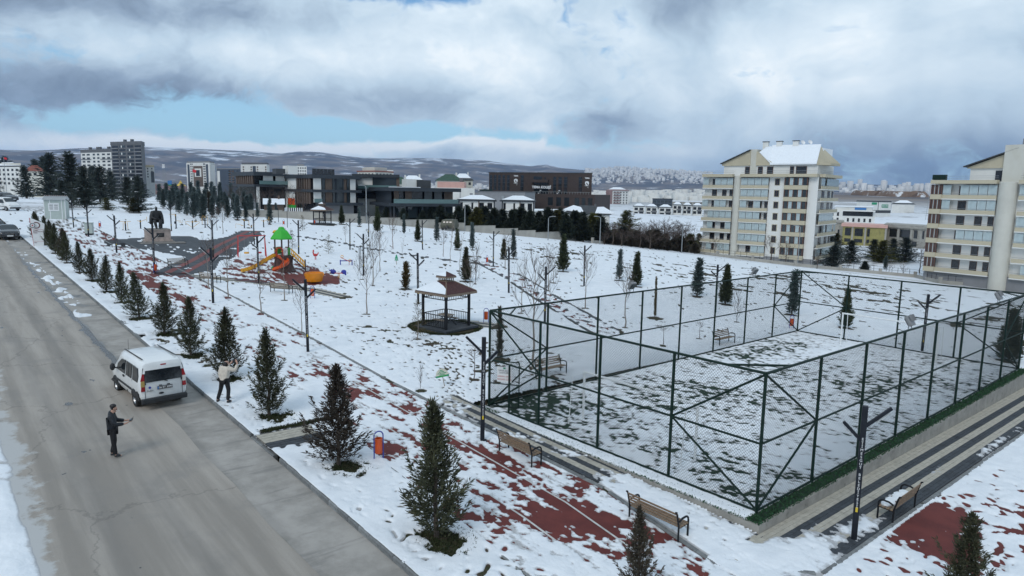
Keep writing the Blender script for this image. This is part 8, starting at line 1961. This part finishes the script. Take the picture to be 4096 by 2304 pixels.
# buses and funfair bits beyond the cypress rows
def bus(label, x0, x1, yt, yb, dep, m_):
    p = foot(x0, dep); q = foot(x1, dep + 2); L = (q - p).length; zb = zpx(x0, yb, dep); H = zpx(x0, yt, dep) - zb; g = thing('bus', label, 'bus', (p.x, p.y, zb), math.atan2(q.y - p.y, q.x - p.x), 'buses')
    MB().bb(0, L, 0, 2.4, .35, H).build('body', m_, g, bevel=.15); n = max(2, int(L / 1.5))
    for k in range(n): ubox('window', 'glass_dark', g, (L * (k + .5) / n, -.01, H * .66), (L / n * .85, .06, H * .3))
    for f in (.18, .8): o = MB().lathe([(.1, -.12), (.45, -.12), (.45, .12), (.1, .12)], 14).build('wheel', 'tyre', g); o.location = (L * f, .1, .45); o.rotation_euler = (R(90), 0, 0)
    ubox('stripe', 'bus_blue', g, (L * .5, -.012, H * .36), (L * .96, .05, H * .1))
bus('white minibus with a blue stripe beyond the blue cypresses', 858, 905, 746, 775, at(880, 775).y, 'plate_white'); bus('blue minibus next to the white minibus', 908, 942, 748, 776, at(920, 776).y, 'bus_blue'); bus('white van-like minibus farther left beyond the cypresses', 772, 812, 754, 777, at(790, 777).y, 'plate_white')
p = at(724, 760); kk = p.y / FOC; zt = zpx(724, 722, p.y) - p.z; tn = thing('carousel_tent', 'yellow and red pointed fairground tent', 'tent', p)
MB().lathe([(1.2 * kk, zt), (3 * kk, zt * .86), (10 * kk, zt * .6), (20 * kk, zt * .42)], 12, cap=False).build('canopy', 'tent_yellow', tn); MB().tube([(0, 0, zt * .7), (0, 0, zt * 1.08)], [.5, .12], 8).build('peak', 'play_red', tn)
for k in range(6): a = k * math.pi / 3; MB().tube([(18 * kk * math.cos(a), 18 * kk * math.sin(a), 0), (18 * kk * math.cos(a), 18 * kk * math.sin(a), zt * .45)], .12, 5).build('pole', 'galvanised', tn)
for lab, px, yt, m_ in (('blue inflatable box left of the yellow tent', 680, 722, 'bus_blue'), ('blue inflatable box right of the yellow tent', 757, 724, 'bus_blue'), ('green fairground booth beside the yellow tent', 770, 738, 'panel_green')):
    p = at(px, 758); z_ = zpx(px, yt, p.y) - p.z; kk = p.y / FOC; g = thing('fairground_booth', lab, 'booth', p); MB().bb(-8 * kk, 8 * kk, 0, 2, z_ * .55, z_).build('top', m_, g, bevel=.15); MB().bb(-7 * kk, 7 * kk, .1, 1.9, 0, z_ * .55).build('base', 'panel_green', g)
p = atx(780, 330); z_ = zpx(780, 676, 330) - p.z; g = thing('flagpole', 'flagpole with a red flag in front of the square-framed tower', 'flagpole', p); MB().tube([(0, 0, 0), (0, 0, z_)], .1, 6).build('pole', 'galvanised', g); MB().box((.9, 0, z_ - 1.0), (1.7, .04, 1.3), ry=.25).build('flag', 'flag_red', g)
p = atx(38, 400); z_ = zpx(38, 628, 400) - p.z; g = thing('flagpole', 'flagpole with a small red flag above the white apartment house', 'flagpole', p); MB().tube([(0, 0, 0), (0, 0, z_)], .12, 6).build('pole', 'galvanised', g); MB().box((.9, 0, z_ - .9), (1.7, .04, 1.1), ry=.3).build('flag', 'flag_red', g)
def mast(label, px, pyt, dep, w0):
    p = atx(px, dep); z_ = zpx(px, pyt, dep) - p.z; g = thing('lattice_mast', label, 'mast', p); n = 9
    for sx, sy in ((-1, -1), (1, -1), (1, 1), (-1, 1)): MB().tube([(sx * w0, sy * w0, 0), (sx * w0 * .35, sy * w0 * .35, z_)], .1, 4).build('leg', 'galvanised', g)
    for k in range(n):
        a, c = 1 - .65 * k / n, 1 - .65 * (k + 1) / n; s_ = 1 if k % 2 else -1
        MB().tube([(-s_ * w0 * a, -w0 * a, z_ * k / n), (s_ * w0 * c, -w0 * c, z_ * (k + 1) / n)], .06, 4).build('brace', 'galvanised', g)
    for k in range(3): MB().box((.0, -w0 * .5, z_ * (.9 + .04 * k)), (w0 * 1.4, .3, z_ * .025)).build('aerial_panel', 'plate_white', g)
mast('lattice telecom mast beyond the roundabout', 3712, 716, 420, 1.2); mast('lattice mast on the skyline between the far towers', 668, 657, 600, 1.6)
# barrier, heaps
p = at(3200, 1050); g = thing('barrier', 'white boom barrier in front of the large cream apartment block', 'barrier', p + Vector((0, 2, 0))); MB().box((0, 0, .6), (.4, .4, 1.2)).build('post', 'plate_white', g); MB().tube([(0, -.2, 1.1), (5.5, -.2, 1.5)], .09, 6).build('boom', 'plate_white', g)
mb = MB(); MO = foot(3560, 1500)
for lab, px0, px1, yt, dep in (('long brown quarry heap on the plain between the cream blocks', 3520, 3700, 764, 1500), ('snow-streaked brown quarry heap left of the long heap', 3420, 3525, 762, 1650)):
    p, q = foot(px0, dep), foot(px1, dep); L = (q - p).length; zt = zpx(px0, yt, dep); zg = min(terr(p.x, p.y), terr(q.x, q.y)) - 6; rings = []; rg = random.Random(int(px0)); nn = 26
    for k, (e, zz) in enumerate(((1.0, zg), (.92, zg + (zt - zg) * .45), (.80, zt - 2), (.74, zt))):
        rings.append([(L * .5 * e * math.cos(2 * math.pi * i / nn) * (1 + rg.uniform(-.03, .03)), 70 * e * math.sin(2 * math.pi * i / nn) * (1 + rg.uniform(-.1, .1)), zz + (rg.uniform(-1.5, 1.5) if k else 0)) for i in range(nn)])
    mat('quarry_soil', (.19, .125, .085), .95, .2, .02, c2=(.7, .72, .74), c2lo=.56, c2hi=.66, c2scale=.05)
    hp = thing('quarry_heap', lab, 'heap', ((p.x + q.x) / 2, dep, 0)); MB().loft(rings).build('mound', 'quarry_soil', hp)
    MB().loft([[(x * 1.04, y * 1.04, z - .0) for x, y, z in rings[0]], [(x * 1.0, y * 1.0, zg + (zt - zg) * .2) for x, y, z in rings[1]]]).build('foot_slope', 'quarry_soil', hp)

# ------------------------------------------------------------------ hedge, gardens, thicket
HD = [(1512, 186), (1545, 180), (1580, 184), (1615, 176), (1648, 182), (1690, 176), (1725, 182), (1760, 174), (1800, 180), (1835, 172), (1868, 178), (1905, 172), (1940, 178), (1975, 172), (2010, 178), (2048, 172), (2085, 176), (2120, 170), (2155, 176), (2190, 171), (2228, 176), (2265, 171), (2300, 176), (2335, 172), (2370, 178), (2405, 174), (1700, 196), (1860, 194), (2060, 190), (2240, 192), (2330, 190), (2390, 188), (1560, 196)]
HTOP = np.interp([h[0] for h in HD], [1510, 1560, 1650, 1750, 1800, 1870, 1960, 2010, 2110, 2180, 2230, 2300, 2370, 2420], [838, 832, 835, 828, 845, 818, 822, 838, 832, 842, 838, 852, 862, 868])
for i, ((px, dep), yt) in enumerate(zip(HD, HTOP)):
    p = atx(px, dep); h = zpx(px, yt + rt.uniform(-6, 14), dep) - p.z
    put_tree('dense', i, p, h, rt.uniform(0, 6), 'dense dark conifer in the tall hedge behind the stepped wall', 'tree', 'conifers of the tall hedge', 'conifer_tree', 'olive_leaf' if i in (11, 20, 24) else None, 1.0 + .25 * rt.random())
mb = MB()
GAR = [('cedar', (2501, 965, 845), 'big golden-olive conifer', 'at the end of the hedge', 'olive_leaf', 1.2), ('cedar', (2795, 1000, 935), 'brownish conifer', 'against the near wall end of the large cream block', 'olive_leaf', 1.2), ('dense', (2687, 995, 960), 'small round dark conifer', 'in the garden left of the cream block', None, 1.4), ('dense', (2716, 1000, 972), 'small dark bush', 'in the garden left of the cream block beside a pole', None, 1.5),
       ('dense', (2907, 1018, 993), 'small dark bush', 'at the foot of the large cream block, nearer its stair shaft', None, 1.4), ('dense', (2948, 1024, 1000), 'small dark bush', 'under the stair shaft of the large cream block', None, 1.4), ('cedar', (2998, 1030, 968), 'dark pine', 'in front of the large cream block, nearer the stair shaft', None, 1.5), ('cedar', (3036, 1032, 973), 'dark pine', 'in front of the large cream block, farther from the stair shaft', None, 1.5),
       ('cedar', (3190, 1045, 985), 'dark pine', 'behind the boom barrier', None, 1.3), ('cedar', (3248, 1052, 968), 'spreading dark pine', 'beside the boom barrier', None, 1.3), ('cedar', (3305, 1036, 918), 'tall dark pine', 'against the corner of the large cream block', None, 1.1), ('cedar', (3338, 1025, 935), 'golden-olive pine', 'against the corner of the large cream block', 'olive_leaf', 1.2), ('cedar', (3330, 1070, 982), 'grey-green cedar with snow', 'behind the garden wall by the barrier', None, 1.5),
       ('cedar', (3400, 1052, 962), 'dark conifer', 'in front of the olive unfinished house', None, 1.1), ('cedar', (3492, 1035, 958), 'dark conifer', 'between the two unfinished houses, farther back', None, 1.2), ('cedar', (3525, 1050, 962), 'golden-olive conifer', 'in front of the raw concrete house', 'olive_leaf', 1.2), ('cedar', (3570, 1036, 955), 'dark conifer', 'in front of the raw concrete house', None, 1.1), ('cedar', (3620, 1048, 950), 'broad dark conifer', 'nearest the bay-windowed cream block', None, 1.25), ('columnar', (3540, 1078, 1025), 'small blue cypress', 'in the snowy garden between the cream blocks', None, 1.5), ('dense', (3458, 1084, 1046), 'small dark round bush', 'in the snowy garden between the cream blocks', None, 1.6), ('dense', (3764, 1104, 1076), 'small dark bush', 'behind the garden wall by the bay-windowed block', None, 1.4),
       ('cedar', (3845, 1108, 1024), 'blue-grey cedar', 'in front of the bay-windowed cream block', 'blue_leaf', 1.2), ('cedar', (4025, 1136, 1046), 'dark spreading pine', 'in front of the stair shaft of the bay-windowed block', None, 1.6), ('cedar', (4085, 1144, 1084), 'dark pine', 'at the end of the garden wall by the bay-windowed block', None, 1.5), ('cedar', (700, 800, 738), 'dark conifer', 'beside the garden hut and slate-roofed wing', None, 1.2), ('cedar', (995, 812, 700), 'big dark conifer', 'in front of the slatted screens of the slate-roofed wing', None, 1.2)]
for kd, (px, pb, pt_), what, wh, lf, ws in GAR:
    p = at(px, pb); h = (pb - pt_) * p.y / FOC; put_tree(kd, int(px), p, h, rt.uniform(0, 6), what + ' ' + wh, 'tree' if 'bush' not in what else 'bush', None, NAMES[kd], lf, ws * (1.25 if kd == 'cedar' else 1))
BARE = [((2859, 1022, 955), 'in front of the glazed balconies of the large cream block'), ((3083, 1042, 950), 'in front of the white wall of the large cream block'), ((3142, 1052, 965), 'in front of the bay windows of the large cream block'), ((3611, 1100, 1055), 'small, in the snowy garden between the cream blocks'), ((3678, 1092, 992), 'round-headed, at the corner of the bay-windowed block'), ((3810, 1108, 1026), 'beside the pole before the bay-windowed block'), ((3885, 1116, 1008), 'in front of the balconies of the bay-windowed block'), ((3950, 1126, 1045), 'near the stair shaft of the bay-windowed block'), ((2783, 1010, 960), 'by the wall corner of the large cream block'), ((3268, 1075, 1010), 'behind the garden wall by the barrier'), ((3395, 1072, 1040), 'small, behind the garden wall'), ((3555, 1094, 1050), 'small, behind the garden wall near the blue cypress')]
for i, ((px, pb, pt_), wh) in enumerate(BARE):
    p = at(px, pb); put_tree('oldtree', i, p, (pb - pt_) * p.y / FOC, rt.uniform(0, 6), 'bare garden tree ' + wh, 'tree', None, 'bare_tree', None, 1.0)
for i, (px, dep, yt) in enumerate(((2420, 168, 930), (2455, 172, 905), (2490, 170, 920), (2530, 175, 915), (2565, 172, 922), (2600, 178, 905), (2640, 174, 930), (2675, 180, 910), (2710, 182, 900), (2745, 186, 905), (2625, 188, 890), (2560, 190, 895), (2660, 196, 880), (2440, 182, 900), (2475, 186, 895), (2515, 182, 905), (2585, 184, 900), (2650, 186, 900), (2695, 190, 895), (2730, 194, 890), (2605, 168, 925))):
    p = atx(px, dep); put_tree('oldtree', i, p, zpx(px, yt, dep) - p.z, rt.uniform(0, 6), 'leafless brown tree in the thicket between the hedge and the large cream block', 'tree', 'leafless trees of the thicket', 'bare_tree', None, 1.7)
for i, (px, dep, yt) in enumerate(((1000, 165, 770), (1040, 170, 760), (960, 160, 772), (1190, 168, 742), (1155, 160, 755), (1215, 158, 770), (930, 190, 742), (1080, 180, 760))):
    p = atx(px, dep); put_tree('oldtree', i + 1, p, zpx(px, yt, dep) - p.z, rt.uniform(0, 6), 'leafless tree along the wall before the slate-roofed building', 'tree', 'leafless trees before the slate-roofed building', 'bare_tree', None, 1.0)

for i in range(22):
    px = 2425 + i * 17 + rt.uniform(-6, 6); dep = 174 + (i % 3) * 7; p = atx(px, dep); put_tree('dense', i, p, rt.uniform(2.6, 5.0), rt.uniform(0, 6), 'low brownish evergreen bush in the thicket by the end of the hedge', 'bush', 'evergreen bushes of the thicket', 'conifer_bush', ('juniper_brown_leaf', None, 'olive_leaf')[i % 3], 1.5)

# ------------------------------------------------------------------ distant town (nobody could count it)
rg = np.random.default_rng(12)
def town(name, label, n, pxr, rr, wr, hr, m_, bias=1.0):
    mb_v = []; mb_f = []; base_f = np.array([(0, 2, 3, 1), (4, 5, 7, 6), (0, 1, 5, 4), (2, 6, 7, 3), (0, 4, 6, 2), (1, 3, 7, 5)])
    px = rg.uniform(*pxr, n); r_ = rr[0] + (rr[1] - rr[0]) * rg.random(n) ** bias
    ta = (px - 2048) / FOC; x = r_ * np.sin(np.arctan(ta)); y = r_ * np.cos(np.arctan(ta)); z = fine_terr(x, y)
    w = rg.uniform(*wr, n); d = rg.uniform(*wr, n); h = hr[0] + (hr[1] - hr[0]) * rg.random(n) ** 2.2; a = rg.uniform(0, 3.14, n)
    for i in range(n):
        c, s = math.cos(a[i]), math.sin(a[i])
        for zz in (-8, h[i]):
            for yy in (-1, 1):
                for xx in (-1, 1): mb_v.append((x[i] + (xx * w[i] * c - yy * d[i] * s) / 2, y[i] + (xx * w[i] * s + yy * d[i] * c) / 2, z[i] + zz))
        mb_f.append(base_f + 8 * i)
    tag(place(name, npmesh(name, np.array(mb_v), np.concatenate(mb_f), m_), None), label, 'town', kind='stuff')
town('distant_town', 'distant pale city blocks on the slopes under the hills', 1200, (2330, 2830), (7800, 11600), (16, 34), (8, 48), 'far_building', .8)
town('distant_town', 'distant pale tower blocks below the hills behind the slate-roofed building', 260, (1430, 1980), (4600, 6500), (16, 34), (12, 48), 'far_building')
town('distant_town', 'scattered houses on the plain behind the cedars', 420, (-80, 1000), (900, 3600), (9, 20), (5, 16), 'wall_rose')
town('distant_town', 'hazy city blocks on the far plain between the cream blocks', 160, (3340, 3760), (5500, 9000), (22, 50), (20, 110), 'far_building')
town('distant_town', 'low suburb houses on the plain beside the dark glazed block', 150, (2350, 2830), (900, 2400), (10, 22), (5, 12), 'wall_white')
# ------------------------------------------------------------------ the air: pale winter haze
hz = bpy.data.materials.new('haze_air'); hz.use_nodes = True; t = NT(hz.node_tree); t.n.clear()
o_ = t.new('ShaderNodeOutputMaterial'); pv = t.new('ShaderNodeVolumePrincipled'); t.l.new(pv.outputs[0], o_.inputs['Volume'])
pv.inputs['Color'].default_value = (.36, .60, 1.0, 1); pv.inputs['Density'].default_value = 4.6e-5; pv.inputs['Anisotropy'].default_value = .1
mb = MB().bb(-14800, 14800, -14800, 14800, -60, 760)
tag(place('haze', mb.mesh('haze'), hz), 'pale blue winter haze filling the valley air', 'haze', kind='stuff')
